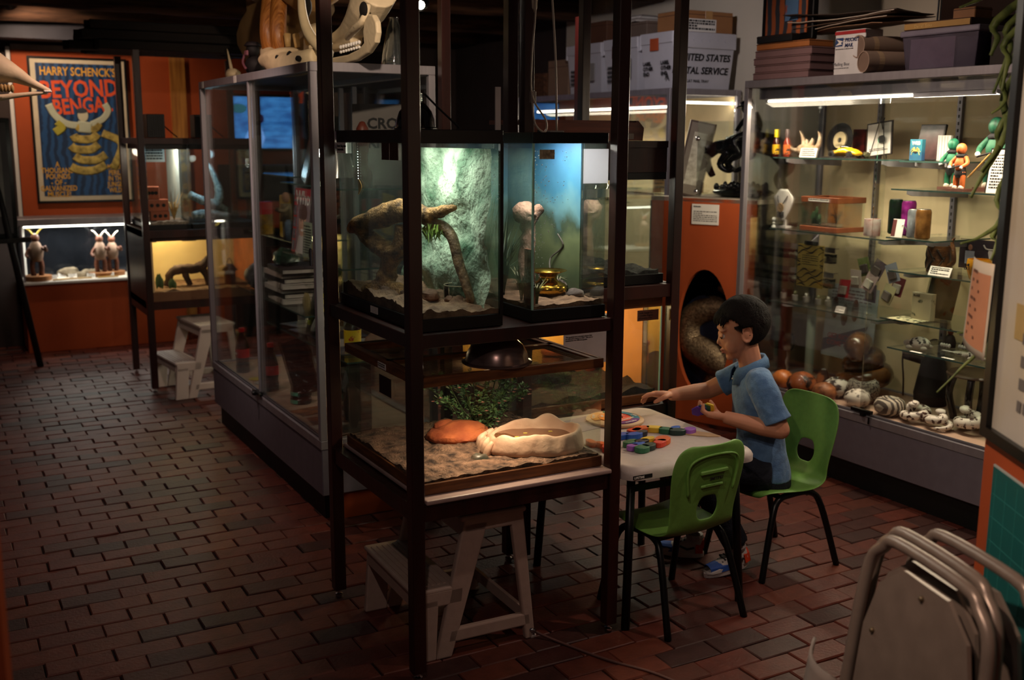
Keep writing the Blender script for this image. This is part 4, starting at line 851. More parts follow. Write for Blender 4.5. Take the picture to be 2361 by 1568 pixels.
# ---- green shell chairs
GREEN = mat('green_plastic','#6c9c48',.45,var=.04,scale=60,bump=.06,bscale=300)
PROF = [(.150,.278),(.148,.292),(.125,.302),(.06,.297),(-.02,.289),(-.085,.288),(-.125,.297),(-.148,.322),(-.158,.352),(-.163,.385),(-.170,.43),(-.178,.48),(-.186,.53),(-.192,.57),(-.196,.592),(-.197,.600)]
WID = [.110,.128,.140,.148,.150,.146,.140,.134,.132,.134,.140,.146,.148,.138,.118,.085]
def chair(label, loc, rz, logo=True):
    t = thing('kids_chair',label,'chair',loc,rz); nx = 12; mb = MB(); vs_ = []; fs = []
    for j,((y,z),w_) in enumerate(zip(PROF,WID)):
        for i in range(nx+1):
            q = -1+2*i/nx; b = 1 if j >= 7 else 0
            vs_.append((q*w_, y+(.020*q*q if j >= 8 else 0)+(.012*q*q*(j/8) if j < 8 else 0), z+(.010*q*q if j < 7 else 0)))
    for j,i,f_ in ((8,4,.35),(8,8,.35),(10,4,.35),(10,8,.35)):
        c_ = Vector(vs_[9*(nx+1)+6]); v_ = Vector(vs_[j*(nx+1)+i]); vs_[j*(nx+1)+i] = tuple(v_.lerp(c_,f_*.8))
    for j in range(len(PROF)-1):
        for i in range(nx):
            if j in (8,9) and 4 <= i <= 7: continue
            a = j*(nx+1)+i; fs.append((a,a+1,a+nx+2,a+nx+1))
    s_ = mb.add(vs_,fs).build('seat_shell', GREEN, t, smooth=True, solid=.007, sub=2)
    MB().tube(smoothpts([(-.09,-.176,.44),(-.10,-.186,.53),(-.06,-.197,.565),(.06,-.197,.565),(.10,-.186,.53),(.09,-.176,.44)],5),.004,6).build('moulded_rib', GREEN, s_, smooth=True)
    MB().box(-.055,.055,-.195,-.186,.507,.52).box(-.045,.045,-.185,-.178,.462,.472).build('moulded_ledge', GREEN, s_, bevel=.003)
    if logo: text('LIFETIME', .014, INK, s_, PL((.034,-.1935,.498),(-1,0,0),(0,-.15,1)), bold=.0004)
    for sx in (-1,1):
        MB().tube(smoothpts([(sx*.155,.165,0),(sx*.140,.120,.20),(sx*.128,.085,.272),(sx*.122,.02,.284),(sx*.124,-.07,.280),(sx*.136,-.115,.225),(sx*.158,-.185,0)],6),.0115,10).build('leg', BLACKM, t, smooth=True)
    B('leg_brace', BLACKM, t, (-.125,.125,.05,.066,.272,.284)); B('leg_brace', BLACKM, t, (-.125,.125,-.07,-.054,.270,.282))
    return t
chair('green plastic chair on which the boy in blue sits','' or (2.600,2.745,0), rad(90))
chair('empty green plastic chair with its back to the viewer', (2.035,2.592,0), rad(3))
# ---- wooden spiral puzzle board and jigsaw animals
PALE = mat('pale_birch','#d6b48c',.6,var=.06,scale=9,stretch=(1,8,1))
t = thing('spiral_puzzle','round wooden spiral puzzle board with coloured Spanish words','puzzle board',(2.080,2.985,.5275),.3)
MB().lathe([(0,0),(.098,0),(.102,.003),(.102,.009),(.098,.012),(0,.012)],48).build('board', PALE, t, ang=40)
def arc_piece(r0,r1,a0,a1,c,name,txt=None,ta=None):
    n = 14; vs_ = []; 
    for e in (0,.003):
        for k in range(n+1):
            a = a0+(a1-a0)*k/n; vs_ += [(r0*cos(a),r0*sin(a),.0121+e),(r1*cos(a),r1*sin(a),.0121+e)]
    fs = []; m_ = 2*(n+1)
    for k in range(n): i = 2*k; fs += [(m_+i,m_+i+1,m_+i+3,m_+i+2),(i+1,i+3,m_+i+3,m_+i+1),(i,i+2,m_+i+2,m_+i)]
    o = MB().add(vs_,fs).build(name, flat(c,.5), t)
    if txt:
        a = (a0+a1)/2; rm = (r0+r1)/2; text(txt, .016, PAPER if c != '#f0c545' else INK, o, TR(rm*cos(a),rm*sin(a),.0153) @ RZ(a-pi/2+pi) @ TR(-.022,.007,0), bold=.0003)
arc_piece(.062,.086,-1.0,.4,'#2f7f9e','puzzle_piece','azul'); arc_piece(.062,.086,.4,1.2,'#2d9a86','puzzle_piece','verde'); arc_piece(.062,.086,1.5,2.9,'#e3a23c','puzzle_piece','amarillo'); arc_piece(.062,.086,-2.4,-1.0,'#6a3a8c','puzzle_piece','morado')
arc_piece(.028,.058,-2.6,-.6,'#e06a5a','puzzle_piece','anaranjado'); arc_piece(.028,.058,1.2,3.3,'#e8953c','puzzle_piece','cafe'); arc_piece(.012,.056,-.6,1.0,'#c2302c','puzzle_piece','rojo')
MB().lathe([(0,.012),(.018,.012),(.018,.0135),(0,.0135)],20).build('birch_hub', PALE, t)
PCOL = {'r':'#d8412b','o':'#e0662b','y':'#e6c23a','g':'#2f6f4f','d':'#1f3a36','b':'#2a5fc0','p':'#9a5fc0','k':'#2c2c34','l':'#8fb53a','v':'#6a3aa0'}
def jig(label, loc, rz, segs, r=.024):
    """animal jigsaw: chain of rounded coloured pieces standing on the table"""
    t = thing('animal_jigsaw',label,'puzzle',loc,rz)
    for (x,y,rx,ry,a,c) in segs:
        n = 20; poly = []
        for k in range(n):
            q = 2*pi*k/n; e = 1/(abs(cos(q))**3+abs(sin(q))**3)**(1/3); px,py = rx*e*cos(q),ry*e*sin(q)
            if k in (0,1,19): px += rx*.18
            poly.append((x+px*cos(a)-py*sin(a), y+px*sin(a)+py*cos(a)))
        MB().prism(poly,0,.0175).build('jigsaw_piece', flat(PCOL[c],.45), t, bevel=.0015)
    return t
jig('rainbow caterpillar jigsaw nearest the boy', (2.115,2.755,.5275), 0, [(-.075,.060,.026,.018,.2,'r'),(-.035,.072,.026,.018,-.1,'o'),(.004,.055,.026,.018,-.7,'y'),(.028,.022,.022,.018,-.9,'g'),(.052,-.008,.026,.019,-.5,'d'),(.098,-.02,.022,.018,.3,'p'),(.068,.020,.018,.012,.2,'b')])
jig('orange and green turtle jigsaw beside the rack post', (1.985,2.675,.5275), .1, [(.075,.0,.030,.024,.5,'o'),(.045,-.02,.026,.016,.3,'r'),(.035,.03,.026,.014,.1,'y'),(.0,.02,.026,.016,0,'k'),(-.035,.035,.028,.015,.2,'g'),(-.03,.0,.024,.014,.1,'b'),(-.01,-.028,.024,.018,.2,'d'),(-.045,-.035,.024,.02,.1,'g'),(-.06,-.005,.018,.014,0,'p')])
jig('blue and red jigsaw partly behind the rack post', (2.0,2.79,.5275), 0, [(-.03,.0,.03,.016,.1,'b'),(.01,-.015,.028,.016,-.1,'b'),(.05,-.005,.020,.014,.1,'k'),(.05,.022,.02,.014,.3,'r')])
jig('orange jigsaw snake behind the low terrarium', (1.860,2.72,.5275), .3, [(-.01,.05,.024,.013,1.2,'o'),(.0,.01,.022,.013,1.6,'o'),(-.02,-.02,.022,.013,.6,'r')])
o = MB().prism([(-.09,0),(-.06,.022),(.0,.026),(.06,.022),(.10,.0),(.06,-.018),(-.0,-.022),(-.06,-.018)],0,.004).build('wooden_leaf', PALE); o.location = (2.215,2.73,.5275); o.rotation_euler = (0,0,-.9); tag(o,'pale wooden oval blank at the table edge','puzzle blank')
o = B('paper_sheet', mat('lilac_paper','#a99aa8',.8), None, (-.10,.10,-.07,.07,0,.0008)); o.location = (1.94,3.0,.5275); o.rotation_euler = (0,0,.2); tag(o,'lilac printed sheet lying at the back of the kids table','paper')
# ---- step stools
def step_stool(label, loc, rz, m):
    t = thing('step_stool',label,'step stool',loc,rz); W_ = .42
    side = [[(.0,0),(.075,0),(.085,.19),(.015,.19)],[(.075,0),(.125,0),(.245,.405),(.165,.405)],[(.372,0),(.405,0),(.362,.405),(.318,.405)],[(.11,.045),(.39,.045),(.385,.085),(.12,.085)],[(.165,.375),(.362,.375),(.362,.42),(.165,.42)]]
    side2 = [side[0], [(.015,.165),(.16,.165),(.165,.215),(.015,.215)]]
    for y in (0,W_-.022):
        mb = MB(); M = Matrix(((1,0,0,0),(0,0,-1,y+.022),(0,1,0,0),(0,0,0,1)))
        for poly in side+side2[1:]: mb.prism(poly,0,.022,M)
        mb.build('side_frame', m, t, bevel=.005, seg=2)
    tr = MB().box(.005,.155,.0,W_,.205,.222).build('lower_tread', m, t, bevel=.008, seg=3); tt = MB().box(.155,.372,.0,W_,.41,.428).build('upper_tread', m, t, bevel=.008, seg=3)
    mb = MB(); [mb.box(.02+k*.018,.029+k*.018,.03,W_-.03,.222,.2245) for k in range(7)]; mb.build('grip_ribs', m, tr)
    mb = MB(); [mb.box(.175+k*.018,.184+k*.018,.03,W_-.03,.428,.4305) for k in range(10)]; mb.build('grip_ribs', m, tt)
    B('front_apron', m, t, (.012,.030,.02,W_-.02,.165,.206)); B('riser', m, t, (.168,.186,.02,W_-.02,.36,.41))
    B('rear_brace', m, t, (.38,.392,.02,W_-.02,.05,.085)); 
    for y in (.011,W_-.011): MB().lathe([(.012,0),(.014,.006),(.010,.012)],10,TR(.398,y,0)).build('rubber_foot', flat('#d9d0c8'), t)
    return t
BEIGE = mat('beige_plastic','#b8a092',.5,var=.04,scale=30,bump=.05,bscale=200)
step_stool('beige plastic two step stool under the front rack', (1.138,2.622,0), rad(-1.5), BEIGE)
step_stool('white plastic two step stool under the far rack', (1.215,6.18,0), rad(6), mat('offwhite_plastic','#d5c8bd',.5,var=.03))
t = thing('trailing_string','pale string trailing over the bricks from the step stool','string',(1.56,2.60,0)); MB().tube(smoothpts([(-.02,.01,.02),(.02,-.05,.006),(.09,-.22,.004),(.16,-.34,.004),(.2,-.46,.004)],5),.004,6).build('string_run', mat('string','#6a4a44',.7), t, smooth=True)
MB().tube([(-.035,.02,.03),(-.02,.01,.018)],.009,8).build('knot', CHROME, t, smooth=True)
# ================================================================== THE BOY
BO = Vector((2.552,2.748,0)); bf = Vector((-.88,.475,0)).normalized(); bl = Vector((-bf.y,bf.x,0))*1.0
bl = Vector((0,0,1)).cross(bf)
boy = thing('person','child in a blue polo shirt sorting puzzle pieces at the table','person',(BO.x,BO.y,0))
def bp(a,b,z): return bf*a + bl*b + Vector((0,0,z))
SKINB = mat('skin','#c58a6c',.55,var=.05,scale=12,spec=.35); 
def loft(mb, rings, n=24, pw=2.4, caps=True):
    """rings: (centre Vector, half along bf, half along bl)"""
    vs_ = []; fs = []
    for c,ra,rb in rings:
        for k in range(n):
            q = 2*pi*k/n; e = 1/(abs(cos(q))**pw+abs(sin(q))**pw)**(1/pw); vs_.append(c+bf*ra*e*cos(q)+bl*rb*e*sin(q))
    for j in range(len(rings)-1):
        for k in range(n): fs.append((j*n+k,j*n+(k+1)%n,(j+1)*n+(k+1)%n,(j+1)*n+k))
    if caps: fs += [tuple(range(n))[::-1], tuple(range((len(rings)-1)*n,len(rings)*n))]
    return mb.add(vs_,fs)
def limb(mb, pts, rs, n=12, k=5):
    P_ = smoothpts(pts,k); return mb.tube(P_, lerpl(rs,len(P_)), n)
def hand(mb, wrist, d, nrm, thumb_side, curls, L=1.0, thumb=(.5,.3)):
    """palm + five unequal fingers; d finger direction, nrm palm normal, thumb_side +-1 along side axis"""
    d = Vector(d).normalized(); nrm = (Vector(nrm)-d*Vector(nrm).dot(d)).normalized(); s = nrm.cross(d).normalized()*thumb_side; w_ = Vector(wrist); pl = .058*L
    for q in (-1.5,-.5,.5,1.5): limb(mb,[w_+s*q*.006, w_+d*pl*.5+s*q*.0115*L, w_+d*pl+s*q*.0125*L],[.0125*L,.0135*L,.010*L],10,4)
    for i,(off,l) in enumerate(((1.5,.046),(.5,.052),(-.5,.048),(-1.5,.038))):
        p = w_+d*pl+s*off*.0128*L; a = .12; P_ = [p-d*.008]; c1 = curls[i]; dd = d+s*off*.10
        dd.normalize()
        for f_,seg in ((.30,.42),(.75,.33),(1.0,.25)):
            ang = c1*f_; v = dd*cos(ang)+nrm*sin(ang); p = p+v*l*seg*L*1.05; P_.append(p)
        mb.tube(smoothpts(P_,4), lerpl([.0082*L,.0078*L,.0070*L,.0056*L],13), 9); mb.ell(tuple(P_[-1]),(.0057*L,)*3,8,6)
    b = w_+d*pl*.25+s*.018*L; t1 = b+(d*.55+s*.75+nrm*thumb[1]).normalized()*.026*L; t2 = t1+(d*(1-thumb[0]*.4)+s*(.5-thumb[0])+nrm*thumb[0]).normalized()*.024*L; t3 = t2+(d*.8+nrm*thumb[0]).normalized()*.016*L
    mb.tube(smoothpts([b-d*.006,t1,t2,t3],4), lerpl([.0115*L,.0092*L,.0080*L,.0062*L],13), 9); mb.ell(tuple(t3),(.0064*L,)*3,8,6)
body = MB()
# torso / hips under the clothes
loft(body,[(bp(-.01,0,.315),.07,.095),(bp(0,0,.38),.07,.095),(bp(.01,0,.50),.062,.088),(bp(.03,0,.60),.068,.098),(bp(.042,0,.675),.055,.105),(bp(.05,0,.712),.035,.06)],20)
limb(body,[bp(.045,0,.69),bp(.058,0,.745),bp(.075,0,.80)],[.046,.040,.042],14)
# head: built in its own frame (x forward, y left, z up), nodding forwards
HC = bp(.092,-.004,.852); hy = rad(-4)
hf = (bf*cos(hy)+bl*sin(hy)); th = .27; HF = hf*cos(th)-Vector((0,0,1))*sin(th); HU = Vector((0,0,1))*cos(th)+hf*sin(th); HL = HU.cross(HF)
HM = Matrix(((HF.x,HL.x,HU.x,HC.x),(HF.y,HL.y,HU.y,HC.y),(HF.z,HL.z,HU.z,HC.z),(0,0,0,1)))
body.ell((-.012,0,.026),(.083,.071,.078),22,14,HM); body.ell((.026,0,-.018),(.056,.056,.072),20,12,HM); body.ell((.030,0,-.062),(.042,.040,.034),16,10,HM); body.ell((.058,0,-.083),(.016,.018,.014),12,8,HM)
for s in (-1,1): body.ell((.046,s*.030,-.040),(.026,.024,.030),12,8,HM); body.ell((.062,s*.026,.022),(.016,.026,.010),10,7,HM)
body.tube([HM@Vector(p) for p in ((.070,0,.012),(.075,0,-.008),(.083,0,-.024),(.085,0,-.030))],[.0075,.0085,.0100,.0090],10); body.ell((.073,0,-.034),(.014,.014,.008),10,7,HM)
for s in (-1,1): body.ell((.074,s*.010,-.033),(.009,.007,.006),8,6,HM); body.ell((.040,s*.036,-.030),(.026,.020,.026),12,8,HM)
body.ell((.076,0,-.052),(.009,.017,.0052),12,7,HM); body.ell((.074,0,-.062),(.0095,.015,.0055),12,7,HM)
for s in (-1,1):
    e = MB()
    body.tube([HM@Vector((-.008+.017*cos(q)-.004*sin(q),s*(.070+.004*abs(sin(q))),-.006+.026*sin(q))) for q in [k*2*pi/14 for k in range(15)]],.0045,7,caps=False); body.ell((-.006,s*.0685,-.008),(.013,.006,.020),10,8,HM)
# arms
LS,LE,LW = bp(.040,.118,.672), bp(-.020,.160,.535), bp(.165,.115,.570)
RS,RE,RW = bp(.050,-.112,.672), bp(.170,-.150,.600), bp(.320,-.085,.598)
limb(body,[LS,LS.lerp(LE,.5)+bl*.004,LE,],[.038,.034,.031],14); limb(body,[LE,LE.lerp(LW,.35)-Vector((0,0,.004)),LW],[.031,.031,.0215],14); body.ell(tuple(LE),(.031,.031,.031),12,8)
limb(body,[RS,RS.lerp(RE,.5),RE],[.038,.034,.031],14); limb(body,[RE,RE.lerp(RW,.35),RW],[.031,.030,.0205],14); body.ell(tuple(RE),(.031,.031,.031),12,8)
hand(body, LW, bf*.92+Vector((0,0,.12))-bl*.12, Vector((0,0,1))+bl*-.25, -1, (1.5,1.45,1.5,1.6), 1.0, (.9,.7))
hand(body, RW, bf*.96+Vector((0,0,.10))+bl*.12, Vector((0,0,-1))+bl*.25, -1, (.55,1.0,1.25,1.4), 1.05, (.45,.35))
# legs (skin under trousers)
LK,LA = bp(.245,.085,.375), bp(.100,.100,.105); RK,RA = bp(.275,-.085,.375), bp(.235,-.055,.095)
limb(body,[bp(.0,.06,.36),LK],[.060,.045],12); limb(body,[LK,LA],[.042,.028],12); limb(body,[bp(.0,-.06,.36),RK],[.060,.045],12); limb(body,[RK,RA],[.042,.028],12)
o = body.build('body', SKINB, boy, smooth=True)
q = o.modifiers.new('remesh','REMESH'); q.mode = 'VOXEL'; q.voxel_size = .0030; q.use_smooth_shade = True
q = o.modifiers.new('smooth','SMOOTH'); q.factor = .5; q.iterations = 4
# face details
EYEW = mat('eye_white','#d8cfc6',.3); LASH = mat('dark_lash','#1d120d',.7)
for s in (-1,1):
    ey = MB().ell((.0655,s*.0265,-.001),(.011,.012,.0105),12,9,HM).build('eye', EYEW, boy, smooth=True)
    MB().ell((.0735,s*.0265,-.005),(.0045,.0055,.0055),10,7,HM).build('iris', mat('brown_iris','#2c1a10',.2), ey, smooth=True)
    MB().grid(8,5,lambda u,v: HM@Vector((.0655+.0125*cos((u-.5)*2.4)*cos(v*1.25-.08), s*.0265+.0135*sin((u-.5)*2.4), -.001+.0125*sin(v*1.25-.08)+0)),).build('eyelid', SKINB, ey, smooth=True, solid=.001)
    MB().tube([HM@Vector((.0655+.0145*cos((k/8-.5)*2.2), s*.0265+.0145*sin((k/8-.5)*2.2), -.003)) for k in range(9)],.0011,5).build('lashes', LASH, ey)
    MB().tube([HM@Vector((.0745-.006*(k/6)**2, s*(.014+.030*k/6), .020+.004*sin(k/6*pi))) for k in range(7)],[.0010,.0020,.0022,.0022,.0020,.0016,.0008],6).build('eyebrow', LASH, boy)
MB().ell((.0795,0,-.0525),(.0072,.0165,.0042),12,7,HM).ell((.0775,0,-.0612),(.0075,.0145,.0046),12,7,HM).build('lips', mat('lips','#a85f52',.5), boy, smooth=True)
# hair: shell over the skull with a combed surface and a fringe
HAIR = mat('dark_brown_hair','#170c08',.75,scale=60,stretch=(1,6,1),col2='#090403',bump=.8,bscale=160,spec=.2)
mb = MB(); NU,NV = 64,36
def hairp(u,v):
    a = 2*pi*u; t_ = -pi/2+pi*v; d = Vector((cos(t_)*cos(a),cos(t_)*sin(a),sin(t_)))
    thick = 1.09+.05*max(0,d.z)+.02*nz((a*9,t_*3,0))+.018*nz((a*22,t_*4,3))
    return d, Vector((-.014+d.x*.084*thick, d.y*.0725*thick, .027+d.z*.080*thick))
grid_ = [[hairp(i/NU,j/NV) for i in range(NU)] for j in range(NV+1)]
def hashair(d):
    f_ = d.x; z = d.z
    if f_ > .35: return z > .30+.06*nz((d.y*6,1,1))+ (0.10 if abs(d.y) < .25 else 0)*0
    if f_ > -.02: return z > -.42+.95*max(0,f_)*1.9+.05*nz((d.y*6,d.x*6,2)) and not (f_ > .02 and z < .02 and False)
    return z > -.94
vs_ = [HM@grid_[j][i][1] for j in range(NV+1) for i in range(NU)]
fs = []
for j in range(NV):
    for i in range(NU):
        dm = (grid_[j][i][0]+grid_[j+1][(i+1)%NU][0]).normalized()
        ear = abs(dm.y) > .8 and -.45 < dm.z < -.05 and dm.x > -.16
        if hashair(dm) and not ear: fs.append((j*NU+i,j*NU+(i+1)%NU,(j+1)*NU+(i+1)%NU,(j+1)*NU+i))
hr = mb.add(vs_,fs).build('hair', HAIR, boy, smooth=True, solid=.006)
fr_ = MB(); R_ = random.Random(4)
for k in range(34):
    y = -.055+.11*k/33; x0 = .045-.25*y*y*20*.04; p0 = Vector((.045-9*y*y,y,.088-6*y*y)); p1 = Vector((.074-8*y*y,y+R_.uniform(-.006,.006),.070-5*y*y)); p2 = Vector((.084-7*y*y+R_.uniform(-.003,.003),y+R_.uniform(-.01,.01),.047-3*y*y+R_.uniform(-.006,.006)))
    fr_.tube([HM@p for p in smoothpts([p0,p1,p2],3)], lerpl([.006,.006,.0015],7), 6)
for k in range(40):
    a = R_.uniform(0,2*pi); r_ = R_.uniform(0,.05); p0 = Vector((-.02+r_*cos(a),r_*sin(a),.113-r_*r_*9)); fr_.tube([HM@p0,HM@(p0+Vector((R_.uniform(.005,.02),R_.uniform(-.008,.008),R_.uniform(-.002,.006))))],[.004,.001],5)
for s in (-1,1):
    for k in range(6): p0 = Vector((.006+.004*k,s*.0735,.03)); fr_.tube([HM@p0,HM@(p0+Vector((.002,s*.001,-.03+.004*k)))],[.004,.001],5)
for k in range(420):
    a = R_.uniform(0,2*pi); t0 = R_.uniform(-.25,1.35); P_ = []
    for q in range(4):
        tt = t0-.16*q; d = Vector((cos(tt)*cos(a),cos(tt)*sin(a),sin(tt)))
        if not hashair(d) or (abs(d.y) > .75 and -.5 < d.z < .02 and d.x > -.2): break
        th_ = 1.10+.05*max(0,d.z); P_.append(HM@Vector((-.014+d.x*.084*th_,d.y*.0725*th_,.027+d.z*.080*th_)))
    if len(P_) > 1: fr_.tube(P_, lerpl([.0016,.0030,.0008],len(P_)), 5)
fr_.build('fringe', HAIR, boy, smooth=True)
# polo shirt
SHIRT = mat('blue_jersey','#5f86b0',.85,scale=26,col2='#476a94',bump=.25,bscale=220,sheen=.2)
sh = MB()
loft(sh,[(bp(-.012,0,.325),.094,.112),(bp(-.008,0,.345),.095,.113),(bp(.002,0,.40),.088,.108),(bp(.006,0,.46),.080,.102),(bp(.016,0,.54),.080,.104),(bp(.030,0,.61),.080,.112),(bp(.040,0,.66),.070,.116),(bp(.046,0,.695),.055,.098),(bp(.052,0,.722),.044,.060)],32)
SL = LS.lerp(LE,.80); SR = RS.lerp(RE,.62)
limb(sh,[bp(.040,.06,.69),LS+Vector((0,0,.004)),LS.lerp(LE,.45),SL],[.046,.050,.049,.053],16); limb(sh,[bp(.046,-.06,.69),RS+Vector((0,0,.004)),RS.lerp(RE,.4),SR],[.046,.049,.046,.050],16)
o = sh.build('polo_shirt', SHIRT, boy, smooth=True)
q = o.modifiers.new('remesh','REMESH'); q.mode = 'VOXEL'; q.voxel_size = .0040; q.use_smooth_shade = True
q = o.modifiers.new('smooth','SMOOTH'); q.factor = .5; q.iterations = 6
tx = bpy.data.textures.new('folds','CLOUDS'); tx.noise_scale = .055; q = o.modifiers.new('folds','DISPLACE'); q.texture = tx; q.strength = .010; q.mid_level = .5; q.texture_coords = 'GLOBAL'
# rib collar, placket, sleeve hems
col = MB(); n = 40; vs_ = []
for j,(dr,dz) in enumerate(((0,.0),(.0,.020),(.007,.026),(.016,.012),(.022,-.012))):
    for k in range(n+1):
        q = rad(22)+rad(316)*k/n; pt_f = .028*min(k,n-k)/8 if min(k,n-k) < 8 else .028
        drop = .032*max(0,cos(q)); ra,rb = .045+dr,.048+dr; tip = (.020 if j == 4 and min(k,n-k) < 5 else 0)
        vs_.append(bp(.058+ra*cos(q)*1.02, rb*sin(q), .722+dz-drop-tip+.018*max(0,-cos(q))))
fs = [(j*(n+1)+k,j*(n+1)+k+1,(j+1)*(n+1)+k+1,(j+1)*(n+1)+k) for j in range(4) for k in range(n)]
col.add(vs_,fs).build('collar', mat('collar_rib','#55799f',.85,bump=.3,bscale=200), boy, smooth=True, solid=.003)
MB().tube([bp(.112-.004*k,.004,.690-.022*k) for k in range(5)],[.006]*5,8).build('placket', SHIRT, boy, smooth=True)
MB().ell(tuple(bp(.117,.006,.680)),(.0035,.0035,.0035),8,6).build('button', flat('#d5d8dc'), boy, smooth=True)
# trousers
PANT = mat('navy_trousers','#161a26',.9,scale=30,bump=.3,bscale=150)
pt = MB(); loft(pt,[(bp(-.02,0,.300),.085,.108),(bp(-.012,0,.330),.090,.112),(bp(0,0,.375),.084,.106)],24)
limb(pt,[bp(.0,.062,.352),bp(.12,.075,.362),LK+Vector((0,0,.004)),],[.072,.066,.056],16); limb(pt,[LK,LK.lerp(LA,.5),LA+Vector((0,0,.0))],[.056,.050,.046],16); limb(pt,[bp(.0,-.062,.352),bp(.14,-.075,.362),RK+Vector((0,0,.004))],[.072,.066,.056],16); limb(pt,[RK,RK.lerp(RA,.5),RA],[.056,.050,.046],16)
o = pt.build('trousers', PANT, boy, smooth=True); q = o.modifiers.new('remesh','REMESH'); q.mode = 'VOXEL'; q.voxel_size = .005; q.use_smooth_shade = True; q = o.modifiers.new('smooth','SMOOTH'); q.iterations = 4
# sneakers
def shoe(ank, direction, pitch):
    d = Vector(direction).normalized(); s = Vector((0,0,1)).cross(d); toe = pitch
    M = Matrix(((d.x,s.x,0,ank.x),(d.y,s.y,0,ank.y),(0,0,1,0),(0,0,0,1))) @ TR(.10,0,0) @ RY(toe) @ TR(-.10,0,0)
    up = MB(); rg = []; 
    st = [(-.048,.022,.070),(-.040,.030,.078),(-.015,.032,.076),(.015,.032,.066),(.045,.033,.050),(.080,.034,.040),(.105,.029,.032),(.122,.016,.022)]
    vs_ = []; fs = []; n = 14
    for x,w_,h in st:
        for k in range(n): q = pi*k/(n-1); vs_.append((x, w_*cos(q), .018+(h-.018)*max(0,sin(q))**.7))
    for j in range(len(st)-1):
        for k in range(n-1): fs.append((j*n+k,j*n+k+1,(j+1)*n+k+1,(j+1)*n+k))
    fs += [tuple(range(n))[::-1], tuple(range((len(st)-1)*n,len(st)*n))]
    r_ = up.add(vs_,fs,M).build('sneaker', flat('#cfcac6',.6), boy, smooth=True)
    sole = []
    for k in range(26):
        q = 2*pi*k/26; x = .036+.090*cos(q); y = .036*sin(q)*(1-.12*cos(q)); sole.append((x,y))
    MB().prism(sole,0,.022,M).build('sole', flat('#ded7d2',.6), r_, bevel=.003)
    MB().grid(4,6,lambda u,v: M@Vector((.040+.068*u, (.0352-.012*u*u)*cos(pi*v)*1.02, .019+(.024+.004*u)*max(0,sin(pi*v))**.6*(1.0-.15*u)))).build('toe_panel', flat('#2a58b0',.6), r_, solid=.002)
    MB().grid(4,6,lambda u,v: M@Vector((-.051+.026*u, (.026+.008*u)*cos(pi*v)*1.03, .022+(.046-.004*u)*max(0,sin(pi*v))**.6))).build('heel_panel', flat('#e04a24',.6), r_, solid=.002)
    for sg in (-1,1): MB().tube([M@Vector(p) for p in ((-.020,sg*.0335,.042),(.005,sg*.034,.034),(.035,sg*.034,.046))],.004,6).build('swoosh_stripe', flat('#2b2a2c',.6), r_)
    lc = MB(); [lc.tube([M@Vector((.018+.012*k,-.018,.062-.006*k)),M@Vector((.018+.012*k,.018,.062-.006*k))],.0025,5) for k in range(4)]; lc.build('laces', flat('#3a3a40'), r_)
    MB().lathe([(.030,0),(.033,.01),(.030,.02)],14,M@TR(-.018,0,.066)).build('ankle_collar', flat('#b9b5b2'), r_)
shoe(bp(.100,.100,0), Vector((-.98,.12,0)), rad(-1)+.19)
shoe(bp(.235,-.055,0), Vector((-.72,.69,0)), 0)
# pieces held in the left hand
hp = LW+bf*.062+Vector((0,0,.018))-bl*.01
for i,(c,dz,da) in enumerate((('#e6c83a',0,0),('#2f6f4f',.008,.2),('#2a3a6a',.016,-.1),('#5a2f96',.024,.15))):
    t = thing('puzzle_hexagon',['yellow','green','dark blue','purple'][i]+' wooden hexagon held in the boy\'s raised palm','puzzle piece', tuple(BO+hp+bf*(.012*i-.008)+bl*(.002)+Vector((0,0,.012-.004*i))), group='hexagons in the hand'); t.rotation_euler = (rad(58),rad(-18),atan2(bf.y,bf.x)+da)
    MB().prism([(.023*cos(k*pi/3),.023*sin(k*pi/3)) for k in range(6)],-.0035,.0035).build('tile', flat(c,.45), t, bevel=.001)
# ================================================================== INSIDE THE LIT RIGHT CASE
for x0,x1,y0,y1,z in ((.117,.47,.90,1.60,1.424),(.16,.47,.61,.88,1.42),(.10,.47,.30,.86,1.305),(.117,.47,.89,1.60,1.086),(.117,.47,.64,.885,1.10),(.117,.47,.38,.86,.96),(.117,.47,.90,1.58,.735),(.13,.47,.45,.90,.75),(.12,.47,.28,.84,.63)): shelf(RC,x0,x1,y0,y1,z)
def lathe_thing(name,label,cat,loc,parts,rz=0,n=24,group=None):
    t = thing(name,label,cat,loc,rz,group)
    for nm,prof,m in parts: MB().lathe(prof,n).build(nm, m, t, ang=40)
    return t
def on_shelf(u,x,z,v=None):
    p = atx(u, v or 400, x); return (x, p.y, z+.0005)
FX = -pi/2      # things in the case face -x
# ---- top shelf A
za = 1.424
def sauce(label,u,body,lab,cap):
    x,y,z = on_shelf(u,3.66,za,330)
    return lathe_thing('sauce_bottle',label,'bottle',(x,y,z),[('bottle',[(0,0),(.0155,0),(.0165,.004),(.0165,.062),(.012,.078),(.007,.088),(.007,.105),(0,.105)],mat('sauce_'+body,'#'+body,.12,spec=.7)),('label',[(.0168,.012),(.0168,.058)],mat('label_'+lab,'#'+lab,.5,scale=40,col2='#1a1510',thr=.42)),('cap',[(.0095,.092),(.0095,.128),(.008,.130),(0,.130)],mat('cap_'+cap,'#'+cap,.4,scale=60,col2='#2a2208',thr=.40))])
sauce('dark hot sauce bottle with a yellow spider label','1' and 1789,'3a0f0a','d8a81c','d8c21c')
sauce('red hot sauce bottle with an orange and purple label',1814,'7a2a1c','c2602a','4a3a3a')
x,y,z = on_shelf(1862,3.74,za,310)
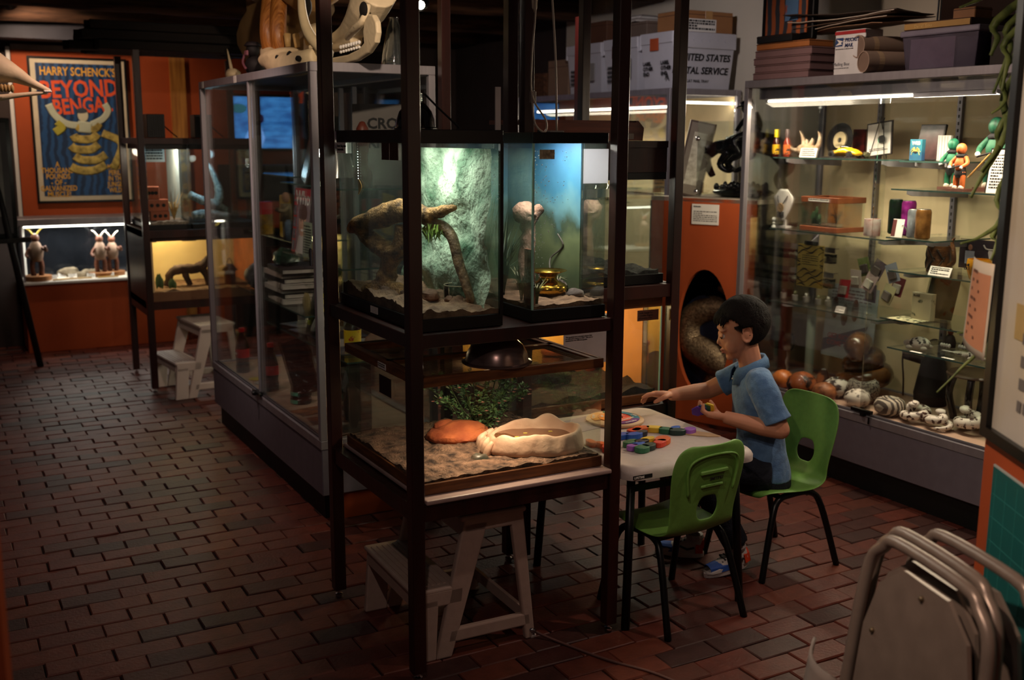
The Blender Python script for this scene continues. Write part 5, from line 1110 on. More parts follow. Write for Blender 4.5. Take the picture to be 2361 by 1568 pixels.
t = thing('spider_conch','cream spiny conch shell with long curved horns','shell',(x,y,z),FX); mb = MB().ell((0,0,.030),(.065,.030,.030),22,12,fn=lambda p: 1+.22*nz(p*3))
for sx,pts in ((-1,[(-.05,0,.03),(-.085,-.01,.035),(-.105,-.01,.055)]),(1,[(.05,0,.03),(.075,0,.06),(.078,0,.10),(.065,0,.12)]),(-1,[(-.02,0,.05),(-.03,0,.085),(-.055,0,.125)]),(1,[(.02,0,.05),(.03,0,.075),(.03,0,.09)]),(1,[(0,0,.05),(-.005,0,.075),(-.01,0,.085)])): P_ = smoothpts(pts,5); mb.tube(P_, lerpl([.014,.008,.001],len(P_)), 8)
mb.build('shell', mat('shell_cream','#e6d3b6',.45,scale=30,col2='#b08a68',bump=.3), t, smooth=True)
c_ = atx(1862,342,3.63); sheet('caption_card','white caption card in front of the conch shell','caption',(3.63,c_.y,za+.0005),FX,.105,.044,PAPER,lean=.25,lines=4,seed=2)
x,y,z = on_shelf(1938,3.80,za,290); t = thing('vinyl_record','black vinyl record with a cream label standing upright','record',(x,y,z+.0),FX)
M = TR(0,0,.080) @ RX(pi/2-.12); MB().lathe([(0,-.001),(.080,-.001),(.080,.001),(0,.001)],48,M).build('disc', mat('vinyl','#0e0c0d',.25,spec=.6), t); mb = MB(); [mb.lathe([(r_,.0012),(r_+.0006,.0012)],48,M,closed=False) for r_ in (.045,.055,.065,.073)]; mb.build('groove_lines', flat('#2a2628'), t); MB().lathe([(.006,.0013),(.039,.0013)],32,M,closed=False).build('paper_label', flat('#d9c79c'), t); MB().lathe([(.0,.0016),(.012,.0016)],20,M,closed=False).build('centre', INK, t); scrib('print', INK, t, M @ PL((-.02,-.018,.0016),(1,0,0),(0,1,0)), .04,.012,3,4)
x,y,z = on_shelf(1950,3.66,za,335); t = thing('toy_car','yellow toy sports car parked on the top shelf','toy car',(x,y,z),FX)
cb = MB(); secs = [(-.082,.012,.022,.022),(-.070,.010,.034,.028),(-.045,.008,.036,.032),(-.020,.008,.052,.033),(.010,.008,.056,.033),(.040,.008,.044,.033),(.062,.008,.040,.032),(.080,.012,.030,.024)]
vs_ = []; n = 12
for x_,z0_,z1_,w_ in secs:
    for k in range(n): q = 2*pi*k/n; vs_.append((x_, w_*cos(q)*(1 if sin(q) < 0 else 1-.25*sin(q)), (z0_+z1_)/2+(z1_-z0_)/2*sin(q)))
cb.add(vs_,[(j*n+k,j*n+(k+1)%n,(j+1)*n+(k+1)%n,(j+1)*n+k) for j in range(len(secs)-1) for k in range(n)]+[tuple(range(n))[::-1],tuple(range((len(secs)-1)*n,len(secs)*n))]).build('car_body', mat('car_yellow','#d9a51c',.2,coat=.5,var=.04), t, smooth=True)
MB().ell((.0,0,.046),(.030,.022,.014),14,8).build('windscreen', mat('dark_glass','#101214',.08,spec=.8), t, smooth=True)
for sx in (-.052,.052):
    for sy in (-.032,.032): w_ = MB().lathe([(0,-.006),(.0155,-.006),(.0165,-.003),(.0165,.003),(.0155,.006),(0,.006)],20,TR(sx,sy,.0165)@RX(pi/2)).build('wheel', mat('tyre','#161416',.6), t, ang=40); MB().lathe([(0,-.0068),(.009,-.0068),(.009,.0068),(0,.0068)],12,TR(sx,sy,.0165)@RX(pi/2)).build('hub', CHROME, w_)
B('display_base', flat('#1c1615'), t, (-.10,.10,-.045,-.036,0,.006))
x,y,z = on_shelf(2030,3.83,za,285); t = thing('framed_print','framed black and white beetle print on a small easel','picture',(x,y,z),FX+.1); M = RY(-.13)@RX(-.15)
B('frame', flat('#2a211e'), t, (-.068,.068,0,.008,.012,.165), M=M); B('paper', PAPER, t, (-.062,.062,-.001,0,.016,.158), M=M); rock(MB(),(.012,-.002,.085),(.022,.002,.017),3,(14,8),.3).build('ink_drawing', INK, t); scrib('caption', INK, t, M@PL((-.05,-.0015,.045),(1,0,0),(0,0,1)), .1,.014,2,6)
mb = MB(); mb.tube([(-.04,-.012,0),(-.01,.008,.165),(-.004,.01,.185)],.0025,6); mb.tube([(.04,-.012,0),(.01,.008,.165),(.012,.012,.180)],.0025,6); mb.tube([(0,.06,0),(0,.008,.165)],.0025,6); mb.build('easel', flat('#1c1512'), t)
x,y,z = on_shelf(1982,3.88,za,290); t = thing('book','dark red and black paperback behind the record','book',(x,y,z),FX); B('cover', mat('redblack','#7a241c',.5,scale=25,col2='#0f0c0c'), t, (-.035,.035,0,.012,0,.13)); B('page_block', PAPER, t, (-.034,.034,.002,.010,.001,.1305))
x,y,z = on_shelf(2112,3.67,za-.004,335); t = thing('card_game_box','teal card game box with a glowing spider drawing','game box',(x,y,z),FX); B('box', mat('teal_box','#2f7f88',.45,scale=12,col2='#24386b'), t, (-.031,.031,0,.022,0,.088), bevel=.001); rock(MB(),(0,-.0008,.040),(.011,.0006,.010),2,(12,6)).build('spider_body', INK, t); mb = MB(); [mb.tube([(0,-.001,.040),(.017*cos(a),-.001,.044+.012*sin(a)),(.025*cos(a*1.02),-.001,.034+.022*sin(a))],.0012,5) for a in (-.5,.1,.6,1.1,2.0,2.5,3.0,3.6)]; mb.build('spider_legs', flat('#c9b95a'), t); text('WEB', .020, flat('#d8d8b8'), t, PL((-.02,-.0005,.082),(1,0,0),(0,0,1)), bold=.0006)
x,y,z = on_shelf(2140,3.80,za-.004,310); t = thing('video_case','dark red film case leaning behind the card game box','film case',(x,y,z),FX); M = RX(-.2); B('case', flat('#1a1212',.3), t, (-.065,.065,0,.014,0,.155), M=M, bevel=.002); B('sleeve', mat('film_sleeve','#6a4a4a',.2,scale=10,col2='#1f1416'), t, (-.06,.06,-.001,0,.006,.15), M=M)
x,y,z = on_shelf(2178,3.80,za-.004,330); t = thing('book','white ruled notebook standing beside the film case','book',(x,y,z),FX); B('cover', PAPER, t, (-.035,.03,0,.012,0,.105)); mb = MB(); [mb.box(-.028+k*.014,-.027+k*.014,-.0006,0,.002,.103) for k in range(4)]; mb.build('ruled_lines', INK, t)
x,y,z = on_shelf(1998,3.70,za,345); t = thing('dry_pod','small dark spiky seed pod beside the toy car','seed pod',(x,y,z)); rock(MB(),(0,0,.014),(.016,.016,.015),5,(14,10),.35).build('pod', mat('pod','#4a4a22',.8,scale=60,col2='#1f1d10',bump=.8), t, ang=30)
# ---- kachina dolls on shelf B
def doll(label,u,x,zs,h,skin,dark,head,hat,v=380,rz=0,staff=False,base=True):
    p = on_shelf(u,x,zs,v); t = thing('kachina_doll',label,'doll',p,FX+rz); s = h/.22
    ms,md,mh = flat(skin,.6),flat(dark,.7),mat('head_'+hat.lstrip('#'),hat,.5,scale=60,stretch=(1,1,.2),col2=head)
    B('stand', mat('doll_stand','#5a3326',.6), t, (-.045*s,.045*s,-.03*s,.03*s,0,.012*s))
    mb = MB()
    for sx in (-1,1): mb.tube(smoothpts([(sx*.016*s,0,.012*s),(sx*.018*s,-.004*s,.045*s),(sx*.013*s,0,.085*s)],4),lerpl([.011*s,.012*s,.015*s],9),10)
    mb.build('legs', ms, t, smooth=True); MB().lathe([(.024*s,.06*s),(.030*s,.075*s),(.024*s,.105*s),(.020*s,.11*s)],16,Matrix.Diagonal((1,.7,1,1))).build('kilt', md, t, smooth=True)
    mb = MB(); mb.tube(smoothpts([(0,0,.095*s),(0,-.003*s,.125*s),(0,0,.160*s)],4),lerpl([.021*s,.026*s,.014*s],9),12)
    for sx in (-1,1): mb.tube(smoothpts([(sx*.022*s,0,.150*s),(sx*.042*s,-.012*s,.125*s),(sx*.030*s,-.035*s,.108*s)],4),lerpl([.011*s,.009*s,.007*s],9),8)
    mb.build('torso', ms, t, smooth=True); MB().lathe([(.022*s,.150*s),(.026*s,.158*s),(.018*s,.166*s)],14).build('ruff', INK, t, smooth=True)
    MB().ell((0,-.003*s,.187*s),(.022*s,.024*s,.026*s),18,12).build('head', mh, t, smooth=True)
    mb = MB(); [mb.ell((sx*.030*s,-.037*s,.106*s),(.008*s,.008*s,.009*s),8,6) for sx in (-1,1)]; mb.build('hands', PAPER, t, smooth=True); mb = MB(); [mb.ell((sx*.016*s,-.006*s,.016*s),(.012*s,.018*s,.012*s),10,6) for sx in (-1,1)]; mb.build('feet', flat('#c9b9a8'), t, smooth=True)
    MB().tube([(-.03*s,-.04*s,.10*s),(.03*s,-.042*s,.115*s)],.003*s,6).build('rattle', INK, t)
    if staff: MB().tube([(-.05*s,-.045*s,.04*s),(.035*s,-.04*s,.13*s),(.08*s,-.035*s,.20*s)],.0028*s,6).build('staff', flat('#b58a4c'), t)
    return t
doll('orange striped kachina doll in front of the green one',2214,3.63,1.305,.195,'#c2622a','#1c1414','#7a3a1a','#d8713a',v=400)
doll('green kachina doll standing behind the orange one',2196,3.72,1.305,.215,'#1f6a4a','#141414','#0f2a20','#2f8a66',v=380)
doll('tall green kachina doll holding a pale staff',2296,3.72,1.305,.30,'#1f5a40','#101010','#0c2018','#1f6a4c',v=340,staff=True)
p = on_shelf(2308,3.62,1.305,390); t = sheet('framed_notice','black framed kachina notice beside the dolls','notice',p,FX,.118,.165,PAPER,lean=.12,title='Rattlesnake Kachina',tsize=.0105,lines=11,seed=9); B('frame', BLACKM, t, (-.066,.066,.003,.010,-.0,.172), M=RX(-.12))
# ---- shelf C: necklace bust, small tank, trophy
p = on_shelf(1813,3.66,1.086,450); t = thing('necklace_bust','white necklace bust with a beaded spider medallion','bust',p,FX)
B('foot', WHITE, t, (-.026,.026,-.02,.02,0,.010)); B('stem', WHITE, t, (-.006,.006,-.006,.006,.010,.04))
MB().grid(14,14,lambda u,v: ((u-.5)*2*(.010+.055*sin(min(1,v*1.25)*pi*.5)*(1 if v < .75 else max(.25,1-(v-.75)*3.2))), -.012-.016*cos((u-.5)*2.6)*(1-.5*v), .035+.150*v)).build('bust_form', mat('velvet_white','#e2ddd8',.8), t, smooth=True, solid=.006)
M = RX(.05); MB().lathe([(0,0),(.021,0),(.023,.002),(.021,.004),(0,.004)],28,TR(0,-.033,.098)@RX(pi/2)).build('medallion', mat('beadwork','#2c2620',.5,scale=120,col2='#b8966a'), t, ang=40); mb = MB(); [mb.tube([(-.018+.009*k,-.033,.078),(-.020+.010*k,-.033,.050-.004*(k%2))],.0028,6) for k in range(5)]; mb.build('fringe_tassels', INK, t, smooth=True); mb = MB(); [mb.tube(smoothpts([(sx*.012,-.032,.115),(sx*.030,-.026,.145),(sx*.034,-.008,.168)],4),.003,6) for sx in (-1,1)]; mb.build('cord_beads', INK, t, smooth=True)
p = on_shelf(1784,3.63,1.086,510); t = lathe_thing('trophy','tiny clear skull topped trophy at the shelf end','trophy',p,[('stem',[(0,0),(.011,0),(.011,.006),(.006,.012),(.009,.022),(.004,.028),(0,.03)],mat('clear_plastic','#b9bdb8',.1,spec=.7))]); MB().ell((0,0,.038),(.011,.010,.012),12,8).build('skull', mat('clear_plastic','#b9bdb8',.1), t, smooth=True)
p = on_shelf(1920,3.735,1.0865,500); T_,X,Y,Z = tank('terrarium','small wood trimmed tank with an amber backdrop on the middle shelf', 3.645,3.825,p[1]-.115,p[1]+.120,1.0865,1.245, mat('cherry_trim','#8a4a2a',.5,var=.1), .022,.026,.010)
B('amber_backdrop', mat('amber_paint','#c97a1c',.7,scale=8,col2='#8f4d12'), T_, (X-.014,X-.010,.012,Y-.012,.02,Z-.025)); B('amber_backdrop', mat('amber_paint','#c97a1c',.7,scale=8,col2='#8f4d12'), T_, (.05,X-.014,.010,.013,.02,Z-.025)); substrate(T_,X,Y,.028,SAND,.004,3,.012,10,12,30); k = B('name_strip', PAPER, T_, (-.0012,0,.055,.185,Z-.021,Z-.008)); scrib('print', INK, k, PL((-.0015,.18,Z-.010),(0,-1,0),(0,0,1)), .12,.008,1,3)
for i,(dy,h) in enumerate(((.205,.06),(.185,.085),(.165,.05))):
    t = thing('plastic_cactus',['short','tall','shortest'][i]+' green plastic cactus inside the amber tank','plant',(3.70,p[1]-.115+dy,1.113)); mb = MB().tube([(0,0,0),(0,0,h*.8),(0,0,h)],[.007,.008,.003],8); mb.tube(smoothpts([(0,0,h*.4),(0,.014,h*.45),(0,.016,h*.7)],3),.004,6); mb.build('stem', LEAF, t, smooth=True)
t = thing('bare_twigs','tangle of bare dark twigs against the amber backdrop','twigs',(3.77,p[1]+.01,1.113)); mb = MB(); R_ = random.Random(8)
for k in range(16): a = R_.uniform(0,6.28); mb.tube(smoothpts([(0,0,.0),(.010*cos(a),.02*sin(a),.04),(.016*cos(a)*R_.random(),.055*sin(a),R_.uniform(.03,.10))],3),lerpl([.0022,.0016,.0006],7),5)
mb.build('twigs', flat('#2a1a12'), t)
p = on_shelf(2012,3.70,1.086,510); lathe_thing('mug','white and red mug with black spider marks','mug',(p[0],max(p[1],3.225),p[2]),[('cup',[(0,0),(.034,0),(.036,.004),(.036,.075),(.033,.075),(.033,.008),(0,.006)],mat('mug_red','#a85a52',.3,scale=18,col2='#d5ccc4'))])
# ---- cans on C2
def can(label,u,x,h,r,col,col2,v=500,top='#b9b4ae'):
    p = on_shelf(u,x,1.10,v); lathe_thing('drink_can',label,'can',p,[('can_body',[(0,0),(r*.8,0),(r,.006),(r,h-.010),(r*.88,h),(r*.80,h+.001)],mat('can_'+col.lstrip('#'),col,.28,metal=.5,scale=26,col2=col2)),('can_lid',[(0,h-.002),(r*.78,h-.002),(r*.82,h+.002),(r*.86,h+.001)],mat('can_lid','#a9a39c',.3,metal=.9))])
can('tall black drink can at the back of the row',2066,3.74,.150,.030,'#15181a','#0c2a12',480); can('tall pink drink can beside the black can',2096,3.72,.148,.030,'#b0349a','#5a1450',480); can('silver drink can between pink and bronze cans',2108,3.66,.118,.028,'#b9bec6','#7d8288',510); can('bronze drink can at the front of the row',2129,3.64,.122,.031,'#a8763e','#6a4420',510)
p = on_shelf(2072,3.615,1.10,520); t = sheet('photo_card','small photo card propped on a white stick','card',(p[0],3.145,p[2]),FX+.25,.050,.078,PAPER,lean=.25); B('red_band', flat('#5a2320'), t, (-.025,-.008,-.0007,0,.004,.075), M=RX(-.25)); MB().tube([(.02,.01,.055),(.02,.09,.004)],.003,6).build('prop_stick', PAPER, t)
# ---- shelf D: mugs and photo
p = on_shelf(2165,3.72,.96,580); t = lathe_thing('mug','brown snakeskin patterned mug with a curled tail handle','mug',p,[('cup',[(0,0),(.044,0),(.046,.004),(.047,.112),(.043,.112),(.042,.01),(0,.008)],mat('snake_mug','#8a5a34',.35,scale=22,col2='#2a160c',bump=.6,bscale=120,coat=.4))],rz=FX,n=30); MB().tube(smoothpts([(.046,0,.03),(.075,0,.05),(.070,0,.10),(.062,0,.13),(.072,0,.15)],5),lerpl([.008,.010,.009,.007,.004],21),8).build('tail_handle', mat('snake_mug','#8a5a34',.35), t, smooth=True)
mb = MB(); [mb.tube([(.0478*sin(a0),-.0478*cos(a0),.015+.05*j),(.0485*sin(a0+.35),-.0485*cos(a0+.35),.04+.05*j),(.0478*sin(a0+.7),-.0478*cos(a0+.7),.065+.05*j)],.004,5) for j in (0,) for a0 in (-1.2,-.35,.5)]; [mb.tube([(.0478*sin(a0+.7),-.0478*cos(a0+.7),.050),(.0485*sin(a0+.35),-.0485*cos(a0+.35),.075),(.0478*sin(a0),-.0478*cos(a0),.10)],.004,5) for a0 in (-1.2,-.35,.5)]; mb.build('diamond_bands', flat('#1c110b'), t)
p = on_shelf(2165,3.615,.96,615); sheet('caption_card','white mug caption card on the lower shelf edge','caption',(p[0],p[1],p[2]),FX,.105,.040,PAPER,lean=.4,title='Snake Patterned Mug & one Late Show',tsize=.0055,lines=3,seed=5)
p = on_shelf(2258,3.66,.96,610); t = lathe_thing('mug','round yellow mug lettered late show','mug',p,[('cup',[(0,0),(.030,0),(.034,.004),(.046,.04),(.048,.062),(.045,.082),(.042,.082),(.044,.06),(.030,.01),(0,.008)],mat('yellow_glaze','#c98a1c',.25,coat=.4,var=.05))],rz=FX,n=30); MB().tube(smoothpts([(.044,0,.065),(.072,0,.06),(.066,0,.035),(.043,0,.03)],5),.005,8).build('handle', mat('yellow_glaze','#c98a1c',.25), t, smooth=True)
text('THE LATE\nLATE S', .014, INK, t, PL((-.034,-.0468,.066),(1,0,0),(0,-.08,1)), bold=.0006)
p = on_shelf(2262,3.88,.96,575); t = thing('photograph','photo of a standing man beside a horned cattle skull','photo',(p[0],p[1],p[2]),FX); B('photo', mat('photo_dark','#3a3038',.4,scale=5,col2='#241c22'), t, (-.105,.105,0,.003,.01,.135)); B('man_shirt', flat('#9a97a8'), t, (-.075,-.030,-.001,0,.03,.085)); MB().ell((-.052,-.0006,.10),(.011,.0006,.013),10,6).build('man_head', flat('#8a5a48'), t); mb = MB().prism([(-.014,.085),(.0,.035),(.014,.085),(.010,.10),(-.010,.10)],0,.001,PL((.05,-.0012,0),(1,0,0),(0,0,1))); mb.tube(smoothpts([(.05,-.001,.098),(.025,-.001,.10),(.012,-.001,.115)],3),.003,5); mb.tube(smoothpts([(.05,-.001,.098),(.075,-.001,.10),(.088,-.001,.115)],3),.003,5); mb.build('cattle_skull', flat('#b9b0ac'), t)
# ---- shelf E: tins, card, hanging leaflet, trading cards, clear boxes
for j,(u,m) in enumerate(((1805,'#3a3634'),(1832,'#7a7a5a'),(1858,'#d5d2cc'),(1886,'#8a8a6a'),(1909,'#c9c6c0'))):
    p = on_shelf(u,3.70,.735,690); t = lathe_thing('cork_tin',['leftmost','second','third','fourth','fifth'][j]+' small grey pot with a tiny creature from the shelf end','pot',p,[('pot',[(0,0),(.014,0),(.0145,.002),(.0145,.028),(.013,.028),(0,.027)],mat('grey_pot','#8d8680',.7))],group='small creature pots'); rock(MB(),(0,0,.036),(.006,.007,.010),j,(8,6),.3).build('creature', flat(m), t, smooth=True)
p = on_shelf(1937,3.607,.735,715); sheet('caption_card','small white caption card on the glass below the leaflet','caption',(p[0],3.43,p[2]),FX,.052,.030,PAPER,lean=.4,lines=4,seed=8)
t = thing('leaflet','yellow leaflet with wavy black stripes hanging from a black clip','leaflet',(3.560,3.578,.838),FX); B('sheet', flat('#cbb35a'), t, (-.084,.084,0,.001,0,.195)); mb = MB()
for k in range(9):
    P_ = [(-.08+.16*i/14, .012+.022*k+.010*sin(i*.75+k*1.7)+.006*(i-7)*.3) for i in range(15)]; mb.add([(x,-.0006,max(.004,min(.19,z-.0035*abs(sin(i*.5+k))-.001))) for i,(x,z) in enumerate(P_)]+[(x,-.0006,max(.004,min(.19,z+.0035*abs(sin(i*.5+k))+.001))) for i,(x,z) in enumerate(P_)],[(i,i+1,16+i,15+i) for i in range(14)])
mb.build('printed_stripes', flat('#3a3320'), t); B('text_panel', flat('#c9b65e'), t, (-.060,.060,-.001,0,.085,.150)); scrib('print', INK, t, PL((-.052,-.0013,.145),(1,0,0),(0,0,1)), .1,.05,5,3,.35); B('bulldog_clip', BLACKM, t, (-.04,.04,-.004,.004,.192,.212), bevel=.002); MB().tube([(0,0,.21),(0,.05,.245)],.003,5).build('hook', CHROME, t); mb = MB(); [mb.box(-.084+.0,-.082,-.0008,0,.0,.195), mb.box(.082,.084,-.0008,0,0,.195)]; mb.build('printed_border', flat('#3a3320'), t)
R_ = random.Random(6); cc = ['#a3242a','#c9b9b0','#7a8a4a','#8a7a90','#b59a98','#5a4a52','#cfc89a','#6a2a30','#9a9fae']
for j in range(9):
    yy = 3.53-.035*j+R_.uniform(-.01,.01); zz = .80+.055*(j%3)+R_.uniform(0,.03); t = thing('card_packet',['crimson','ivory','olive','mauve','rose','brown','straw','maroon','pale blue'][j]+' carded packet hanging in the cluttered middle of the case','packet',(3.74+.02*(j%4),yy,zz),FX,group='hanging carded packets'); M = RY(R_.uniform(-.6,.6))@RX(R_.uniform(-.3,.2)); B('backing_card', flat(cc[j]), t, (-.032,.032,0,.002,-.042,.042), M=M); B('blister', mat('blister_'+str(j%3),['#8a7f78','#b9b2a6','#5a4f4c'][j%3],.15), t, (-.022,.022,-.012,0,-.03,.012), M=M, bevel=.004)
for j in range(8):
    c_ = j%4; r_ = j//4; yy = 4.00-.075*c_; zz = .92 if r_ == 0 else .80
    t = thing('specimen_box',['upper','lower'][r_]+' row clear specimen box, number '+['one','two','three','four'][c_]+' from the case corner','specimen box',(3.82,yy-.06,zz),FX,group='clear specimen boxes'); B('clear_box', glass_mat('clear_box','#d5d5d0',1.0,dirt=.08), t, (-.033,.033,-.016,.016,0,.045)); rock(MB(),(0,0,.014),(.022,.009,.012),j,(10,7),.4).build('white_specimen', flat('#d9d4c2'), t, ang=40); B('bag_header', flat('#8d8680'), t, (-.033,.033,-.002,.002,.05,.075)); B('shelf_peg', CHROME, t, (-.002,.002,0,.06,.066,.069))
# ---- shelf E2
p = on_shelf(2125,3.70,.75,690); t = thing('boxed_game','pale boxed game with dark leaf shapes','game box',p,FX); B('box', mat('leaf_box','#b5a98c',.5,scale=18,col2='#3a4030',thr=.38), t, (-.05,.05,0,.03,0,.115), bevel=.001); text('BUGS', .014, INK, t, PL((-.044,-.0006,.110),(1,0,0),(0,0,1)))
p = on_shelf(2165,3.80,.75,650); t = thing('clear_bag','clear bag with an orange and cream sheet inside','bag',p,FX); M = RX(-.25); B('sheet', mat('bagged_sheet','#cfc2a0',.3,scale=9,col2='#c2622a',thr=.4), t, (-.075,.075,0,.003,0,.19), M=M); B('plastic_front', glass_mat('bag_film','#e5e8e5',1.6,rough=.05), t, (-.08,.08,-.004,-.003,-.0,.198), M=M)
o = B('patterned_leaflet', mat('pattern_leaflet','#c2b894',.6,scale=40,col2='#2f3428',thr=.45), None, (-.06,.05,-.075,.075,0,.0015)); o.location = (3.67,3.09,.7505); tag(o,'patterned green and black leaflet lying flat on the glass','leaflet')
# ---- shelf F: pottery turtles and storytellers
POT = mat('white_pottery','#cfc6ba',.6,scale=55,col2='#2a2220',thr=.42)
def turtle(label,loc,s,rz):
    t = thing('pottery_turtle',label,'figurine',loc,rz); MB().ell((0,0,.020*s),(.040*s,.032*s,.026*s),22,12,fn=lambda p: 1 if p.z > -.2 else .9).build('shell', POT, t, smooth=True); MB().ell((.046*s,0,.018*s),(.014*s,.011*s,.011*s),12,8).build('head', flat('#b9aea2'), t, smooth=True)
    for sx in (-1,1):
        for sy in (-1,1): MB().ell((sx*.028*s,sy*.028*s,.008*s),(.013*s,.009*s,.008*s),10,6).build('foot', flat('#b9aea2'), t, smooth=True)
p = on_shelf(2120,3.68,.63,790); turtle('white pottery turtle with black markings on the low shelf',p,1.15,1.9); p = on_shelf(2250,3.70,.63,820); turtle('smaller pottery turtle at the near end of the low shelf',p,.9,2.4)
for j,(u,x) in enumerate(((2190,3.83),(2232,3.86))):
    p = on_shelf(u,x,.63,790); t = thing('storyteller_figure',['dark robed storyteller figurine with tiny children','second storyteller figurine, nearer the partition'][j],'figurine',p,FX); MB().lathe([(0,0),(.024,0),(.026,.02),(.018,.045),(.010,.055),(0,.056)],16).build('robe', flat('#2a1f1c'), t, smooth=True); MB().ell((0,0,.066),(.012,.012,.014),12,8).build('head', flat('#6a3020'), t, smooth=True); mb = MB(); [mb.ell((-.02+.013*k,-.026,.010),(.007,.007,.009),8,6) for k in range(4)]; mb.build('children', PAPER, t, smooth=True)
for j,(u,v,x) in enumerate(((2108,812,3.60),(2182,808,3.74),(2182,826,3.61))):
    p = on_shelf(u,x,.63,v); o = B('price_card', PAPER, None, (-.008,.008,-.028,.028,0,.0008)); o.location = (p[0]+.01,p[1],p[2]); tag(o,['price card in front of the pottery turtle','price card by the dark storyteller','price card at the low shelf edge'][j],'price card')
t = thing('pottery_plate','small white and brown glazed plate among the storytellers','plate',on_shelf(2215,3.74,.63,800)); MB().lathe([(0,0),(.02,0),(.03,.006),(.031,.008),(.018,.004),(0,.003)],20).build('plate', POT, t, smooth=True)
# ---- deck: gourds, baskets, pots, pottery snakes
zd = .3325
def pot(label,u,v,prof,m,x=None,sq=(1,1),s=1,name='gourd_rattle',cat='gourd',n=28):
    q = atz(u,v,zd); t = thing(name,label,cat,(x or q.x,q.y,zd)); MB().lathe([(r*s,z*s) for r,z in prof],n,Matrix.Diagonal((sq[0],sq[1],1,1))).build('shell', m, t, smooth=True); return t
ROUND = [(0,0),(.025,.001),(.05,.018),(.056,.042),(.048,.068),(.028,.084),(.012,.090),(0,.091)]
JAR = [(0,0),(.028,.0),(.05,.018),(.058,.04),(.050,.062),(.032,.074),(.026,.078),(.024,.074),(0,.06)]
G1 = mat('gourd_orange','#b5662c',.4,scale=22,col2='#3a1c0e',thr=.40,coat=.3); G2 = mat('gourd_brown','#8a4a24',.4,scale=16,col2='#22120a',thr=.44,coat=.3)
pot('orange etched gourd at the far end of the deck',1803,893,ROUND,G1,s=.95); pot('large brown gourd with dark flame markings',1847,912,ROUND,G2,s=1.25); pot('flat brown gourd with owl eyes',1893,925,ROUND,mat('gourd_tan','#a8683c',.5,scale=30,col2='#4a2614'),x=3.545,s=.95,sq=(1,1.1)); pot('black and white swirled pottery jar',1930,915,JAR,mat('bw_swirl','#d5cdc2',.5,scale=26,col2='#1c1716',thr=.5),s=1.15,name='pottery_jar',cat='jar'); pot('tall woven grey basket bowl',1988,926,[(0,0),(.04,0),(.066,.03),(.072,.06),(.062,.09),(.05,.10),(.046,.096),(0,.08)],mat('weave','#8d857a',.8,scale=110,col2='#2f2a26',thr=.46),s=1.05,name='woven_basket',cat='basket'); pot('small white jar with geometric black figures',1975,938,JAR,mat('bw_geo','#dcd2c4',.5,scale=34,col2='#241c1a',thr=.43),s=1.0,name='pottery_jar',cat='jar'); pot('round grey jar with a spiral snake design',2050,958,[(0,0),(.035,0),(.062,.022),(.068,.046),(.058,.070),(.036,.080),(.032,.076),(0,.06)],mat('spiral_pot','#a89c8c',.6,scale=16,wave=2,col2='#3a322c',thr=.5),name='pottery_jar',cat='jar')
q = atz(1902,892,zd); t = thing('pyramid_basket','dark brown patterned pyramid shaped gourd','gourd',(3.72,q.y-.02,zd)); MB().lathe([(0,0),(.055,0),(.058,.012),(.028,.085),(.020,.10),(0,.10)],4).build('shell', G2, t, bevel=.006)
t = thing('coiled_snake_carving','large polished brown carving of a coiled snake','carving',(3.80,3.43,zd),.3); CO = mat('polished_wood','#6a4220',.22,scale=14,col2='#2e1a0c',coat=.5); pts = []
for k in range(30): a = k*.45; r_ = .115-.0028*k; pts.append((r_*cos(a),r_*sin(a),.045+.0052*k))
MB().tube(pts, lerpl([.02,.045,.048,.046,.042],30), 12).build('coil', CO, t, smooth=True); MB().tube(smoothpts([(.0,.03,.20),(-.03,.02,.245),(-.10,.0,.235),(-.14,-.02,.18)],6),lerpl([.045,.058,.058,.018],19),14).build('head', CO, t, smooth=True)
def psnake(label,u,v,s,rz,m,seed):
    q = atz(u,v,zd); t = thing('pottery_snake',label,'figurine',(max(q.x,3.60),q.y,zd),rz); P_ = []; 
    for k in range(22): a = k*.42+seed; r_ = (.075-.0022*k)*s; P_.append((r_*cos(a),r_*sin(a)*.8,.018*s+.0022*s*k))
    MB().tube(P_, lerpl([.006*s,.017*s,.020*s,.020*s,.018*s],22), 10).build('coil', m, t, smooth=True); a = 22*.42+seed; MB().ell((.03*s*cos(a),.03*s*sin(a),.082*s),(.030*s,.022*s,.015*s),14,8).build('head', m, t, smooth=True)
SNP = mat('snake_pottery','#cfc4b8',.5,scale=46,col2='#3a1c14',thr=.44)
psnake('white pottery snake coiled beside the spiral jar',2112,972,1.0,.4,SNP,0); psnake('low pottery snake with brown fan markings at the deck edge',2145,992,.85,1.5,SNP,2); psnake('white pottery snake at the partition end of the deck',2238,998,1.1,.9,SNP,4)
q = atx(1815,800,3.80); t = lathe_thing('wine_glass','clear wine glass with a tiny figure stem','glass',(3.80,q.y,zd),[('bowl',[(.004,.115),(.030,.125),(.042,.155),(.040,.185),(.032,.205),(.031,.205),(.039,.184),(.041,.155),(.029,.127),(.004,.118)],glass_mat('goblet','#e8ecec',2.2)),('foot',[(0,0),(.032,0),(.032,.003),(.004,.008),(0,.008)],glass_mat('goblet','#e8ecec',2.2))]); MB().tube(smoothpts([(0,0,.006),(.006,0,.03),(-.004,0,.06),(.004,0,.09),(0,0,.116)],4),lerpl([.006,.004,.006,.004,.003],17),8).build('figure_stem', flat('#b9b4ae',.3), t, smooth=True)
